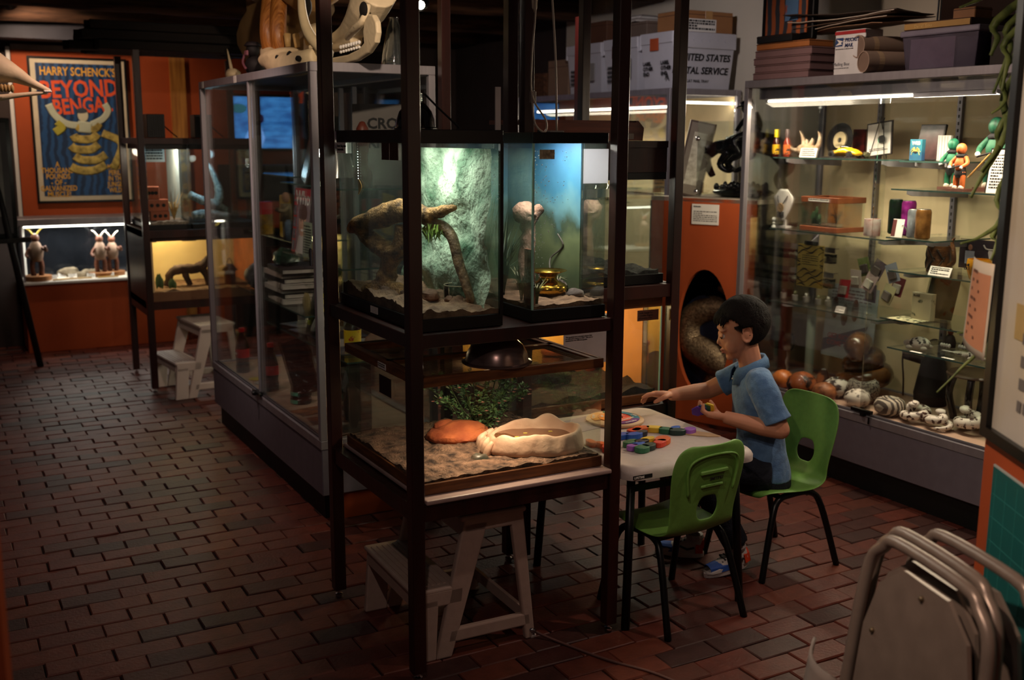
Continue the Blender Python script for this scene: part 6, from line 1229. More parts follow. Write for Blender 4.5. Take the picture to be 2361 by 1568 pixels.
q = atx(1950,790,3.90); t = thing('printed_poster','blue white poster with brown feather shapes inside the case','poster',(3.90,q.y,.45),FX); M = RX(-.08); B('sheet', mat('pale_blue_sheet','#b9c0c6',.7,scale=6), t, (-.16,.16,0,.003,0,.36), M=M); mb = MB(); [mb.ell((-.10+.065*k,-.002,.245-.03*(k%2)),(.022,.001,.055),12,8,M) for k in range(3)]; mb.build('feather_shapes', flat('#6a4438'), t); text('GET RICHE\nCOME THE END', .034, flat('#a84a4a'), t, M@PL((-.13,-.0012,.12),(1,.0,0),(0,0,1)), bold=.0005); scrib('print', flat('#7a6a70'), t, M@PL((-.13,-.001,.34),(1,0,0),(0,0,1)), .26,.08,5,12,.3); MB().add([M@Vector(p) for p in ((-.16,-.001,.02),(.10,-.001,.12),(.12,-.001,.18),(-.16,-.001,.08))],[(0,1,2,3)]).build('grey_band', flat('#5f5560'), t)
# white tall pillar of folded paper beside the poster
q = atx(1868,790,3.88); t = thing('paper_roll','pale green rolled sheet standing in the case','paper roll',(3.88,q.y,zd)); MB().lathe([(.022,0),(.022,.36),(.018,.36),(.018,0),(.022,0)],18,closed=False).build('roll', flat('#a9b0a4'), t, smooth=True)
t = thing('kachina_doll','dark hooded kachina figure holding a crooked stick','doll',(3.93,3.16,zd),FX); MB().lathe([(0,0),(.07,0),(.075,.05),(.06,.14),(.05,.20),(.03,.23),(0,.235)],20).build('robe', flat('#1e1616'), t, smooth=True); MB().ell((0,-.0,.26),(.035,.035,.04),14,10).build('head', flat('#2a1a18'), t, smooth=True); MB().tube(smoothpts([(-.05,0,.19),(-.10,-.03,.20),(-.13,-.04,.20)],4),lerpl([.02,.017,.012],9),8).build('arm', flat('#2a1a18'), t, smooth=True); MB().tube(smoothpts([(-.128,-.045,.23),(-.132,-.045,.18),(-.12,-.045,.10),(-.115,-.045,.02)],4),.004,6).build('stick', flat('#3a2418'), t, smooth=True)
t = thing('bronze_stand','dark glazed bronze table stand at the near end of the deck','stand',(3.84,2.86,zd)); DG = mat('dark_glaze','#1c110d',.15,spec=.6,coat=.5); MB().lathe([(0,.20),(.12,.20),(.125,.206),(.12,.212),(0,.212)],28).build('top', mat('tan_top','#5f4638',.3), t, ang=40)
for a in (0,1.57,3.14,4.71): MB().tube(smoothpts([(.09*cos(a+.4),.09*sin(a+.4),.20),(.11*cos(a+.4),.11*sin(a+.4),.11),(.085*cos(a+.4),.085*sin(a+.4),.012),(.095*cos(a+.4),.095*sin(a+.4),.0)],4),.016,10).build('leg', DG, t, smooth=True)
# lock on the sliding doors
mb = MB(); mb.box(-.012,.006,.79,.90,.352,.366); mb.box(-.014,.004,.825,.845,.338,.352); mb.tube([(-.008,.80,.338),(-.008,.80,.31)],.004,6); mb.build('case_lock', BLACKM, RC)
# ================================================================== MIDDLE SHOWCASE: contents and skulls
def lc(u,v,x): return atx(u,v,x)
p = lc(692,520,1.47); t = thing('magazine','glossy magazine with a smiling face under a red title','magazine',(1.46,p.y,1.0005),FX); M = RX(-.10)
B('cover', mat('mag_cover','#a9989c',.35,scale=6,col2='#6a4a52'), t, (-.105,.105,0,.004,0,.285), M=M); B('title_band', flat('#c23a44',.35), t, (-.105,.105,-.0008,0,.235,.285), M=M); text('Who', .085, PAPER, t, M@PL((-.085,-.0016,.283),(1,0,0),(0,0,1)), bold=.002, sx=1.1)
B('side_strip', flat('#c2302f',.35), t, (-.105,-.06,-.0008,0,.0,.225), M=M); mb = MB(); [mb.box(-.101,-.064,-.0014,-.0008,.008+.052*k,.052+.052*k,M=M) for k in range(4)]; mb.build('inset_photos', mat('inset','#8a8490',.5,scale=60,col2='#3a3640'), t)
mb = MB().ell((.025,-.001,.135),(.048,.0014,.062),18,12,M); mb.build('portrait_face', flat('#d0a288'), t); MB().ell((.025,-.0015,.18),(.056,.0014,.040),18,10,M).build('portrait_hair', flat('#5a3a34'), t); MB().ell((.028,-.0022,.103),(.018,.001,.006),12,6,M).build('portrait_smile', PAPER, t); mb = MB(); [mb.ell((sx,-.0022,.145),(.006,.001,.004),8,5,M) for sx in (.007,.045)]; mb.build('portrait_eyes', INK, t); MB().prism([(-.05,.0),(.105,.0),(.105,.06),(.06,.08),(-.01,.08)],0,.0008,M@PL((0,-.0006,0),(1,0,0),(0,0,1))).build('portrait_shirt', flat('#c9c2bc'), t)
p = lc(706,555,1.435); sheet('typed_notice','sage green typed notice in front of the magazine','notice',(1.435,p.y,1.0005),FX,.115,.150,mat('sage_paper','#8f9a84',.8),lean=.06,title='Steve Irwin Crocs',tsize=.011,lines=10,seed=14)
o = carton('small dark box under the sage notice', 1.435,1.50,4.24,4.36,1.0005,1.0302, flat('#1a1314'), False); 
p = lc(608,510,1.46); t = lathe_thing('spice_tin','mustard tin with a red lid','tin',(1.46,p.y,1.0005) if False else (1.50,p.y+.16,1.0305),[('tin_body',[(0,0),(.05,0),(.05,.10),(0,.10)],mat('mustard_tin','#b58a1c',.45,scale=20,col2='#4a3a10')),('lid',[(.051,.10),(.051,.155),(.046,.16),(0,.16)],flat('#b01f24',.35))])
p = lc(645,500,1.48); t = thing('video_case','yellow film case leaning beside the spice tin','film case',(1.52,4.98,1.0305),FX); M = RY(.08); B('case', mat('yellow_case','#c29a1c',.35,scale=10,col2='#3a2c0c',thr=.35), t, (-.06,.07,0,.014,0,.20), M=M, bevel=.002); B('spine', flat('#1a1410'), t, (-.062,-.058,-.001,.015,0,.20), M=M)
for j in range(7):
    c = ['#3a2a2e','#c9b3a8','#2a2024','#d8cbc0','#cfc4ba','#1e181a','#d3c6bb'][6-j]; q = 4.93+.02*((j*7)%3-1); t = thing('book',['bottom','second','third','fourth','fifth','sixth','topmost'][j]+' book of the pile in the middle showcase','book',(1.55,q,.7405+.0235*j),.04*((j*5)%3-1),group='pile of books in the showcase'); B('cover', flat(c), t, (-.10,.10,-.14,.14,0,.0025), (-.10,.10,-.14,.14,.0205,.023), (-.10,-.097,-.14,.14,.0025,.0205)); B('page_block', flat('#d6c9bd'), t, (-.096,.096,-.138,.138,.0026,.0204))
t = thing('mineral_lump','green and black glassy mineral on the book pile','mineral',(1.52,4.96,.9055)); rock(MB(),(0,0,.035),(.06,.09,.045),6,(16,10),.35).build('stone', mat('green_mineral','#2f4a3a',.3,scale=14,col2='#c0c4c0',thr=.36), t, ang=30)
t = thing('fish_model','grey scaly fish head model at the shelf end','model',(1.50,5.42,.7405),FX); rock(MB(),(0,0,.06),(.10,.05,.06),12,(20,12),.2).build('body', mat('fish_grey','#6f6f70',.5,scale=40,col2='#3a3a3c',bump=.5), t, smooth=True)
p = lc(700,690,1.45); t = thing('board_game','croc adventure board game box with a snake picture','game box',(1.50,4.50,.6305+.0),FX); M = RX(-.22); B('box', mat('game_dark','#2c3a34',.35,scale=9,col2='#14181a'), t, (-.13,.13,0,.03,0,.22), M=M, bevel=.002); text('OUTBACK\nCROC\nGAME', .030, flat('#d8c92a'), t, M@PL((.01,-.001,.205),(1,0,0),(0,0,1)), bold=.001); text('WIN\nIT!', .028, flat('#c9d82a'), t, M@PL((-.12,-.001,.09),(1,0,0),(0,0,1)), bold=.001); MB().tube([M@Vector(q) for q in smoothpts([(-.02,-.003,.02),(.03,-.003,.08),(.07,-.003,.05),(.10,-.003,.10)],4)],lerpl([.016,.022,.018,.012],13),8).build('printed_snake', flat('#a9a49a'), t, smooth=True); rock(MB(),(-.06,-.012,.14),(.05,.012,.05),8,(12,8),.25).build('amber_lump', mat('tan_lump','#9a8a5a',.6,scale=30,bump=.5), t, ang=40)
t = thing('silver_shade','crumpled clear plastic shade on the upper shelf','shade',(1.55,4.30,1.3105)); MB().lathe([(.04,.16),(.055,.14),(.085,.03),(.08,.03),(.05,.135),(.035,.155)],18).build('shade_wall', glass_mat('crumple','#c9c9cc',2.0,rough=.12,dirt=.25), t, ang=20); MB().ell((0,0,.17),(.055,.055,.05),14,10).build('dark_cap', flat('#2a2028',.3), t, smooth=True)
t = thing('video_case','dark film case with animals leaning on the upper shelf','film case',(1.52,4.66,1.3105),FX-.2); M = RY(.22)@RX(-.2); B('case', mat('film_dark','#3a2c1c',.3,scale=8,col2='#0f0c0a'), t, (-.075,.075,0,.014,0,.205), M=M, bevel=.002); B('sleeve', mat('film_art','#5a4a34',.25,scale=16,col2='#15100c'), t, (-.068,.068,-.001,0,.01,.19), M=M)
t = thing('toy_ranger','little khaki ranger figurine holding a snake','figurine',(1.50,4.86,1.0005+.03),FX); mb = MB(); [mb.tube([(sx*.02,0,0),(sx*.016,0,.10)],[.012,.016],8) for sx in (-1,1)]; mb.build('legs', flat('#5a6a7a'), t, smooth=True); MB().tube([(0,0,.09),(0,0,.17)],[.03,.026],10).tube(smoothpts([(.03,0,.16),(.06,-.03,.14),(.04,-.06,.15)],3),.01,6).build('shirt', flat('#7a6a4a'), t, smooth=True); MB().ell((0,0,.20),(.02,.02,.025),12,8).build('head', flat('#a87a5a'), t, smooth=True)
# deck of the showcase
def cola(label,u,v):
    q = atz(u,v,.3325); t = lathe_thing('cola_bottle',label,'bottle',(max(q.x,1.375),q.y,.3325),[('bottle',[(0,0),(.030,0),(.034,.006),(.034,.035),(.031,.05),(.034,.075),(.034,.125),(.024,.165),(.013,.195),(.013,.212),(0,.212)],mat('cola_liquid','#1c0806',.06,spec=.8)),('label',[(.0345,.078),(.0345,.122)],flat('#c0151d',.35)),('cap',[(.0155,.208),(.0155,.226),(.013,.228),(0,.228)],flat('#c0151d',.35)),('clear_foot',[(.0345,.002),(.0352,.012),(.0345,.028)],glass_mat('pet','#d0d0d0',2.0))],rz=FX)
    text('Coca-Cola', .013, PAPER, t, PL((-.030,-.0350,.108),(1,0,0),(0,0,1)), shear=.3, bold=.0003); return t
cola('cola bottle with a red label at the far end of the showcase',556,858); cola('cola bottle with a red label near the showcase lock',627,900)
q = atz(520,838,.3325); t = thing('snack_pouch','orange snack pouch with a green crocodile face','pouch',(1.42,q.y-.05,.3325),FX); MB().grid(8,10,lambda u,v: ((u-.5)*.15,-.022*sin(u*pi)*sin(min(1,v*1.2)*pi*.8),v*.17)).build('pouch', mat('pouch_art','#8a7a2a',.35,scale=16,col2='#3a2a1c'), t, smooth=True, solid=.004); B('top_band', flat('#d8661c'), t, (-.075,.075,-.006,.004,.155,.172))
for j in range(2):
    t = lathe_thing('cream_jar',['lower','upper'][j]+' dark jar with a mint label, stacked pair','jar',(1.432+.004*j,4.515+.006*j,.3325+.034*j),[('jar',[(0,0),(.046,0),(.047,.003),(.047,.022),(.045,.024),(.045,.033),(0,.033)],mat('dark_jar','#14110f',.2))],group='stacked dark jars'); MB().lathe([(.0475,.004),(.0475,.021)],24,closed=False,a0=pi*.75,a1=pi*1.3).build('mint_label', flat('#5fc0a0'), t)
t = thing('picture_frame','wooden triangular easel frame behind the mint jars','picture',(1.50,4.62,.3325),FX+.5); M = RY(-.35); B('frame', mat('walnut','#4a3226',.5), t, (-.09,-.078,0,.012,0,.28),(.078,.09,0,.012,0,.28), M=M); B('pane', mat('dim_photo','#2a1f1c',.15), t, (-.078,.078,.004,.008,.01,.27), M=M)
t = thing('game_box','olive game box lettered Outback with a cockatoo picture','game box',(1.55,4.22,.3325),FX); B('box', flat('#2c2a1c'), t, (-.14,.14,0,.05,0,.24), bevel=.002); B('spine_band', flat('#3f3d26'), t, (-.141,.141,-.001,0,0,.055)); text('Outback', .034, flat('#c9c4a0'), t, PL((-.13,-.0014,.048),(1,0,0),(0,0,1))); rock(MB(),(-.04,-.002,.14),(.05,.0015,.05),5,(14,8),.2).build('printed_bird', flat('#a9a4a4'), t)
for j,(x,y,a,c) in enumerate(((1.43,4.35,.2,'#a8683c'),(1.44,4.17,-.1,'#8a4a2a'),(1.40,4.05,.1,'#b5a69a'),(1.45,3.98,.3,'#7a5a4a'))):
    o = B('printed_sheet', mat('print_'+c[1:],c,.6,scale=20,col2='#4a3a34'), None, (-.08,.08,-.06,.06,0,.0012)); o.location = (x,y,.3325+.0014*j); o.rotation_euler = (0,0,a); tag(o,['orange','brown','pale','taupe'][j]+' printed leaflet on the floor of the middle showcase','leaflet')
o = MB().lathe([(0,0),(.035,0),(.035,.003),(0,.003)],24).build('round_badge', flat('#b5a03a')); o.location = (1.385,5.08,.3325); tag(o,'flat yellow round badge near the cola bottle','badge'); o = MB().lathe([(0,0),(.035,0),(.035,.003),(0,.003)],24).build('round_badge', flat('#9a948e')); o.location = (1.385,4.98,.3325); tag(o,'flat grey round badge beside the yellow one','badge')
for j in range(5):
    o = B('plastic_sleeve', mat('sleeve_%d'%j,['#5a5a62','#8a857e','#3a3a42','#6a6258','#9a958e'][j],.15,scale=12), None, (-.12,.12,-.08,.08,0,.002)); o.location = (1.60-.02*(j%2),4.10+.19*j,.6305); o.rotation_euler = (0,0,.15*j-.3); tag(o,['first','second','third','fourth','fifth'][j]+' glossy plastic sleeve from the near end of the low shelf','sleeve','plastic sleeves')
# near end, seen through the rack
q = aty(885,250,4.15); t = thing('park_sign','white sign with bold black lettering of a crocodile park','sign',(q.x,4.15,1.3105),-.45); B('board', flat('#5f5856'), t, (-.13,.13,0,.006,0,.33)); text('CROC\nRIVER', .060, INK, t, PL((-.07,-.001,.28),(1,0,0),(0,0,1)), bold=.002, line=1.3)
t = thing('carved_idol','tall reddish carved idol on the upper shelf','carving',(1.56,4.02,1.3105)); MB().lathe([(0,0),(.035,0),(.038,.05),(.022,.09),(.020,.12),(.028,.17),(.024,.23),(.010,.255),(0,.258)],16).build('carving', mat('red_wood','#5a2418',.5), t, smooth=True)
t = lathe_thing('sauce_bottle','squat bottle with a yellow chilli label behind the oak terrarium','bottle',(1.555,4.17,.6305),[('bottle',[(0,0),(.034,0),(.036,.004),(.036,.09),(.022,.115),(.014,.13),(0,.13)],mat('dark_sauce','#1c0c08',.1)),('label',[(.0365,.014),(.0365,.082)],mat('chilli_label','#d8b41c',.5,scale=24,col2='#b02a1c',thr=.38)),('cap',[(.017,.125),(.017,.155),(0,.156)],flat('#d8901c'))])
t = thing('clear_box','clear acrylic display box near the showcase end','display box',(1.48,3.99,.3325)); B('acrylic', glass_mat('acrylic','#dfe2df',1.4,dirt=.06), t, (-.06,.06,-.06,.06,0,.25)); rock(MB(),(0,0,.10),(.035,.035,.09),4,(12,10),.25).build('mount', mat('dark_mount','#3a2a22',.6), t, smooth=True)
t = thing('plush_pillow','tan quilted snake plush behind the oak terrarium','plush',(1.66,4.02,.6305)); MB().ell((0,0,.05),(.11,.07,.05),20,12,fn=lambda p: 1+.06*sin(p.x*9)*sin(p.y*9)).build('cushion', mat('tan_plush','#a8826a',.9,bump=.4), t, smooth=True)
# ---- skulls on top
zt = 1.7785
hp_ = thing('hippo_skull','huge hippo skull with amber tusks on the middle showcase','skull',(1.50,4.70,zt)); ho = Vector((1.50,4.70,zt))
def S_(u,v,x): return atx(u,v,x)-ho
def pprism(mb, px, x, th, o_):
    vs_ = [atx(u,v,x)-o_ for u,v in px]; n = len(vs_); d = Vector((th,0,0)); mb.add([v for v in vs_]+[v+d for v in vs_], [tuple(range(n)),tuple(range(n,2*n))[::-1]]+[(k,(k+1)%n,(k+1)%n+n,k+n) for k in range(n)]); return mb
def lump(mb, u,v,x,r,seed=0,amp=.18,o_=None,n=(18,12)):
    c = atx(u,v,x)-(o_ or ho); return mb.ell(tuple(c), r, n[0], n[1], fn=lambda p: 1+amp*nz(p*1.7+Vector((seed,0,0)))+amp*.5*nz(p*4+Vector((0,seed,0))))
mb = MB(); 
mb.tube(smoothpts([S_(617,118,1.42),S_(640,147,1.40),S_(690,146,1.40),S_(735,132,1.44)],5), lerpl([.035,.052,.050,.040],16), 14); lump(mb,655,138,1.44,(.10,.20,.050),1,.12); lump(mb,725,105,1.55,(.08,.10,.09),3)
o = mb.build('mandible', BONE, hp_, smooth=True); q = o.modifiers.new('r','REMESH'); q.mode = 'VOXEL'; q.voxel_size = .010; q.use_smooth_shade = True
mb = MB(); pprism(mb,[(562,-40),(640,-40),(625,40),(612,110),(602,155),(578,160),(560,135),(545,105),(543,75),(552,45),(566,22)],1.50,.06,ho); mb.build('jaw_plate', mat('aged_bone','#b08a58',.6,scale=5,col2='#8a6a40',bump=.2), hp_, bevel=.018, seg=3)
TUSK = mat('amber_tusk','#b5763a',.35,scale=30,stretch=(1,9,.3),col2='#7a4418',bump=.2)
for k,(u0,x) in enumerate(((619,1.43),(641,1.46))): MB().tube(smoothpts([S_(u0+10,138,x),S_(u0,80,x-.02),S_(u0+2,10,x),S_(u0+10,-50,x+.03)],6),lerpl([.036,.038,.036,.026],19),14).build('tusk', TUSK, hp_, smooth=True)
MB().tube(smoothpts([S_(745,118,1.44),S_(712,78,1.42),S_(697,28,1.42),S_(694,-40,1.44)],6),lerpl([.022,.022,.018,.012],19),10).build('curved_tusk', BONE, hp_, smooth=True)
mb = MB(); lump(mb,668,70,1.60,(.12,.10,.09),5); lump(mb,690,5,1.62,(.16,.17,.12),6); lump(mb,640,-40,1.60,(.20,.26,.12),7); lump(mb,720,-30,1.58,(.14,.14,.10),8); o = mb.build('cranium', mat('aged_bone','#b08a58',.6), hp_, smooth=True); q = o.modifiers.new('r','REMESH'); q.mode = 'VOXEL'; q.voxel_size = .012; q.use_smooth_shade = True
[MB().tube([S_(u,v,1.46),S_(u+dx,v+30,1.46)],[.016,.012],8).build('cheek_tooth', mat('tooth','#c9a468',.5), hp_, smooth=True) for u,v,dx in ((662,78,2),(682,80,4),(705,72,6),(650,70,0))]
mb = MB(); lump(mb,668,128,1.372,(.012,.022,.018),1,.1); lump(mb,688,135,1.365,(.012,.014,.012),2,.1); lump(mb,640,132,1.36,(.01,.012,.01),2,.1); lump(mb,705,15,1.49,(.02,.05,.045),4,.1); mb.build('foramen', mat('hollow','#0d0806',.9), hp_, smooth=True)
pg = thing('boar_skull','pale wild boar skull at the near end of the showcase','skull',(1.55,4.02,zt)); po = Vector((1.55,4.02,zt)); BONEW = mat('bone_pale','#e0cba8',.55,var=.08,scale=9,bump=.15,bscale=50)
for x,sd in ((1.47,0),(1.60,1)):
    pprism(MB(),[(757,141),(764,133),(800,126),(826,113),(838,98),(836,72),(840,46),(848,32),(858,34),(866,50),(868,75),(864,98),(848,122),(820,140),(790,148),(760,146)],x,.022,po).build('lower_jaw', BONEW, pg, bevel=.009, seg=3)
mb = MB(); sp_ = lambda u,v,x=1.55: atx(u,v,x)-po
mb.tube(smoothpts([sp_(757,98),sp_(775,92),sp_(800,78),sp_(825,52),sp_(850,15),sp_(870,-25)],5),lerpl([.022,.030,.040,.055,.075,.080],26),14); mb.tube(smoothpts([sp_(800,88,1.49),sp_(820,66,1.47),sp_(838,45,1.47),sp_(850,10,1.49)],5),lerpl([.012,.016,.014,.012],16),8); mb.tube(smoothpts([sp_(760,112),sp_(790,104),sp_(822,92)],5),lerpl([.016,.024,.028],11),10)
o = mb.build('cranium', BONEW, pg, smooth=True); q = o.modifiers.new('r','REMESH'); q.mode = 'VOXEL'; q.voxel_size = .006; q.use_smooth_shade = True
mb = MB(); [mb.ell(tuple(sp_(786+6*k,109-1.6*k,1.49)),(.007,.009,.008),8,6) for k in range(8)]; [mb.ell(tuple(sp_(786+6*k,120-1.6*k,1.48)),(.006,.009,.006),8,6) for k in range(8)]; mb.build('tooth_row', PAPER, pg, smooth=True)
MB().tube(smoothpts([sp_(765,122,1.46),sp_(760,112,1.44),sp_(766,100,1.43)],4),lerpl([.009,.008,.002],9),8).build('tusk', PAPER, pg, smooth=True); MB().ell(tuple(sp_(838,22,1.47)),(.012,.03,.028),12,8).build('eye_socket', mat('hollow','#0d0806',.9), pg, smooth=True)
q = atx(898,150,1.73); lathe_thing('glass_carafe','tall clear glass carafe behind the boar skull','carafe',(1.735,4.10,zt),[('glass_wall',[(.001,0),(.052,0),(.054,.004),(.050,.05),(.030,.15),(.018,.19),(.020,.20),(.017,.20),(.015,.19),(.027,.15),(.047,.05),(.050,.006),(.001,.004)],glass_mat('carafe_glass','#dde0e2',2.0,dirt=.06))])
q = atx(592,165,1.40); t = thing('gorilla_toy','small black gorilla toy wearing a pink printed bib','toy',(1.40,4.93,zt),FX); MB().ell((0,0,.045),(.055,.045,.05),16,12).build('body', flat('#120c0e',.7), t, smooth=True); MB().ell((.01,-.01,.115),(.032,.03,.032),14,10).build('head', flat('#120c0e',.7), t, smooth=True); MB().lathe([(.034,0),(.040,.004),(.026,.02),(0,.024)],14,TR(.01,-.01,.13)).build('cap', flat('#1a1014'), t, smooth=True); B('pink_muzzle', flat('#8a5560'), t, (-.012,.034,-.045,-.035,.088,.112), bevel=.004); MB().tube(smoothpts([(-.02,-.04,.095),(-.01,-.052,.06),(.03,-.05,.03)],4),.006,6).build('strap', flat('#6a3a44'), t, smooth=True)
q = atx(525,170,1.42); t = thing('antelope_skull','little antelope skull with two thin horns at the showcase corner','skull',(1.42,q.y-.1,zt)); MB().ell((0,0,.03),(.035,.055,.03),14,10,fn=lambda p: 1+.2*nz(p*3)).build('skull', BONE, t, smooth=True); [MB().tube(smoothpts([(0,.02+.02*s,.05),(0,.05+.03*s,.10),(0,.09+.05*s,.16)],4),lerpl([.010,.007,.002],9),8).build('horn', BONE if s < 1 else flat('#1a1412'), t, smooth=True) for s in (0,1)]
# ================================================================== LEFT: poster wall, far rack, easel
def film_poster():
    W_,H_ = .665,1.03; t = thing('film_poster','framed blue film poster of a man wrapped in a python','poster',(.757,8.372,1.033)); 
    B('frame', BLACKM, t, (0,W_,-.012,.012,0,.016),(0,W_,-.012,.012,H_-.016,H_),(0,.016,-.012,.012,.016,H_-.016),(W_-.016,W_,-.012,.012,.016,H_-.016)); B('mat_border', flat('#cfc2a8'), t, (.016,W_-.016,-.006,.008,.016,H_-.016))
    B('printed_sheet', mat('poster_blue','#1f4a7a',.5,scale=6,wave=6,col2='#122a4c'), t, (.05,W_-.05,-.008,-.006,.05,H_-.045))
    P0 = PL((0,-.0085,0),(1,0,0),(0,0,1)); F_ = lambda x,z: P0 @ TR(x,z,0)
    ye,re_ = flat('#e0a83a'),flat('#e0562a')
    text("HARRY SCHENCK'S", .082, ye, t, F_(.075,H_-.062), bold=.0015, sx=.72); text('BEYOND', .165, re_, t, F_(.065,H_-.155)@RZ(.05), bold=.004, sx=.80); text('BENGAL', .150, re_, t, F_(.14,H_-.285)@RZ(.09), bold=.004, sx=.72)
    text('A\nTHOUSAND\nPOUNDS\n- OF -\nGALVANIZED\nMUSCLE!', .052, ye, t, F_(.15,.30), align='CENTER', bold=.001, line=.82, sx=.78); text('AMAZING\nPERILS\nIN THE\nJUNGLE\nWILDS', .050, ye, t, F_(.545,.28), align='CENTER', bold=.001, line=.85, sx=.7)
    sn = mat('poster_snake','#c9b05a',.6,scale=30,col2='#7a6a34')
    for k in range(5):
        z = .25+.075*k; c_ = .36+.02*sin(k*2); vs_ = MB().tube(smoothpts([(c_-.12+.012*k,-.0095,z+.01),(c_-.06,-.0098,z-.018),(c_+.04,-.0098,z-.018),(c_+.12-.012*k,-.0095,z+.02)],5),.030,8,M=Matrix(((1,0,0,0),(0,.06,0,-.009),(0,0,1,0),(0,0,0,1)))).build('printed_coil', sn, t, smooth=True)
    fl = lambda pts,r,nm,m: MB().tube(smoothpts([(x,-.009,z) for x,z in pts],5),r,8,M=Matrix(((1,0,0,0),(0,.05,0,-.0095),(0,0,1,0),(0,0,0,1)))).build(nm, m, t, smooth=True)
    pal = flat('#b9bfa8'); fl([(.36,.55),(.24,.56),(.16,.62),(.12,.70)],.026,'printed_arm',pal); fl([(.40,.56),(.48,.60),(.52,.66),(.50,.71)],.024,'printed_arm',pal); fl([(.35,.50),(.36,.58)],.05,'printed_chest',pal); MB().ell((.345,-.0105,.625),(.036,.001,.046),16,10).build('printed_face', flat('#c9c4a8'), t); MB().ell((.34,-.0108,.655),(.037,.001,.022),14,8).build('printed_hair', flat('#3a3f4a'), t); fl([(.47,.50),(.60,.42),(.53,.24)],.028,'printed_tail',sn); fl([(.15,.50),(.20,.54),(.17,.58)],.03,'printed_foliage',flat('#a8a03a'))
    return t
film_poster()
# lit display counter under the poster
t = thing('wall_display','lit glass display counter of carved figures below the film poster','display case',(.60,8.05,0)); W_ = 1.10
B('base_cabinet', ORANGE, t, (0,W_,.02,.33,0,.485), bevel=.003); B('sill', WHITE, t, (-.02,W_,-.01,.33,.485,.505), bevel=.003); B('top_shelf', ALU, t, (-.01,W_,-.005,.33,.895,.945), bevel=.004); B('front_pane', GLASS, t, (.012,W_,.004,.008,.505,.895)); B('end_pane', GLASS, t, (.004,.008,.008,.32,.505,.895)); B('corner_upright', ALU, t, (0,.014,-.002,.014,.505,.895)); B('back_mirror', mat('dark_mirror','#2c3038',.12,metal=.7), t, (.008,W_,.318,.326,.505,.895)); B('lamp_strip', emat('strip_glow','#fff4e2',10), t, (.03,W_-.02,.03,.05,.882,.893)); arealight('display_light',(W_/2,.12,.875),W_-.1,6.0,(1,.95,.86),(0,0,0),t,sy=.05)
B('deck', flat('#c2b8aa'), t, (.01,W_,.01,.318,.505,.508))
WK = mat('carved_brown','#6a3a24',.55,scale=20,col2='#3a1c10')
def idol(label,x,y,h,horn):
    o_ = thing('carved_figure',label,'carving',(x,y,.5085)); s = h/.3
    MB().lathe([(0,0),(.085*s,0),(.085*s,.03*s),(0,.03*s)],18).build('log_base', mat('log','#8a5a34',.7), o_, ang=40); mb = MB(); [mb.tube(smoothpts([(sx*.022*s,0,.03*s),(sx*.028*s,0,.09*s),(sx*.018*s,0,.15*s)],3),.016*s,8) for sx in (-1,1)]; mb.build('legs', WK, o_, smooth=True); MB().lathe([(.03*s,.12*s),(.042*s,.15*s),(.046*s,.19*s),(.03*s,.235*s),(.018*s,.25*s)],14).build('robe', flat('#7a6050'), o_, smooth=True); MB().ell((0,0,.27*s),(.026*s,.026*s,.03*s),12,8).build('head', WK, o_, smooth=True); mb = MB(); [mb.tube(smoothpts([(sx*.01*s,0,.29*s),(sx*.03*s,-.01,.32*s),(sx*.05*s,-.01,.335*s)],3),lerpl([.007,.005,.002],7),6) for sx in (-1,1)]; mb.build('horns', flat(horn), o_, smooth=True); MB().tube(smoothpts([(.035*s,-.02,.21*s),(.06*s,-.04,.19*s),(.05*s,-.05,.22*s)],3),.010*s,6).tube(smoothpts([(-.035*s,-.02,.21*s),(-.06*s,-.03,.17*s),(-.05*s,-.05,.15*s)],3),.010*s,6).build('arms', WK, o_, smooth=True); return o_
idol('brown carved figure with feathers at the open end of the counter',.70,8.14,.33,'#c9b04a'); idol('horned carved figure in the middle of the counter',1.13,8.18,.30,'#d8cfc0'); idol('second horned carved figure beside the rack',1.22,8.22,.29,'#d8cfc0')
for j,(x,y) in enumerate(((.87,8.22),(.93,8.13),(1.05,8.10),(.80,8.12),(1.18,8.11))): sheet('label_card',['first','second','third','fourth','fifth'][j]+' tiny white label on the counter, counted from the lit end' if False else ['white label behind the stone slab','white label before the stone slab','white label in the counter middle','white label beside the feathered figure','white label next to the horned pair'][j],'label',(x,y,.5085),0,.055,.035,PAPER,lean=.5,lines=3,seed=j)
for j,(x,y,r_) in enumerate(((.92,8.26,.06),(1.05,8.24,.045),(.99,8.20,.035),(1.10,8.28,.04))): o_ = thing('mineral_lump',['large','second','small','rear'][j]+' pale stone specimen on the counter deck','mineral',(x,y,.5085)); rock(MB(),(0,0,r_*.4),(r_*1.3,r_*.7,r_*.7),j*5,(14,8),.35).build('stone', mat('pale_stone','#9a8c74',.8,scale=14,col2='#5a4c3c',bump=.4), o_, ang=40)
for j,(x,y) in enumerate(((.98,8.09),(1.16,8.085),(.86,8.085))): o = B('knife_blade', mat('bone_blade','#a8823e',.5), None, (-.07,.07,-.008,.008,0,.008)); o.location = (x,y,.5085); o.rotation_euler = (0,0,.1*j); tag(o,['long amber bone tool at the counter front','amber bone tool near the rack','short amber bone tool beside the feathered figure'][j],'tool')
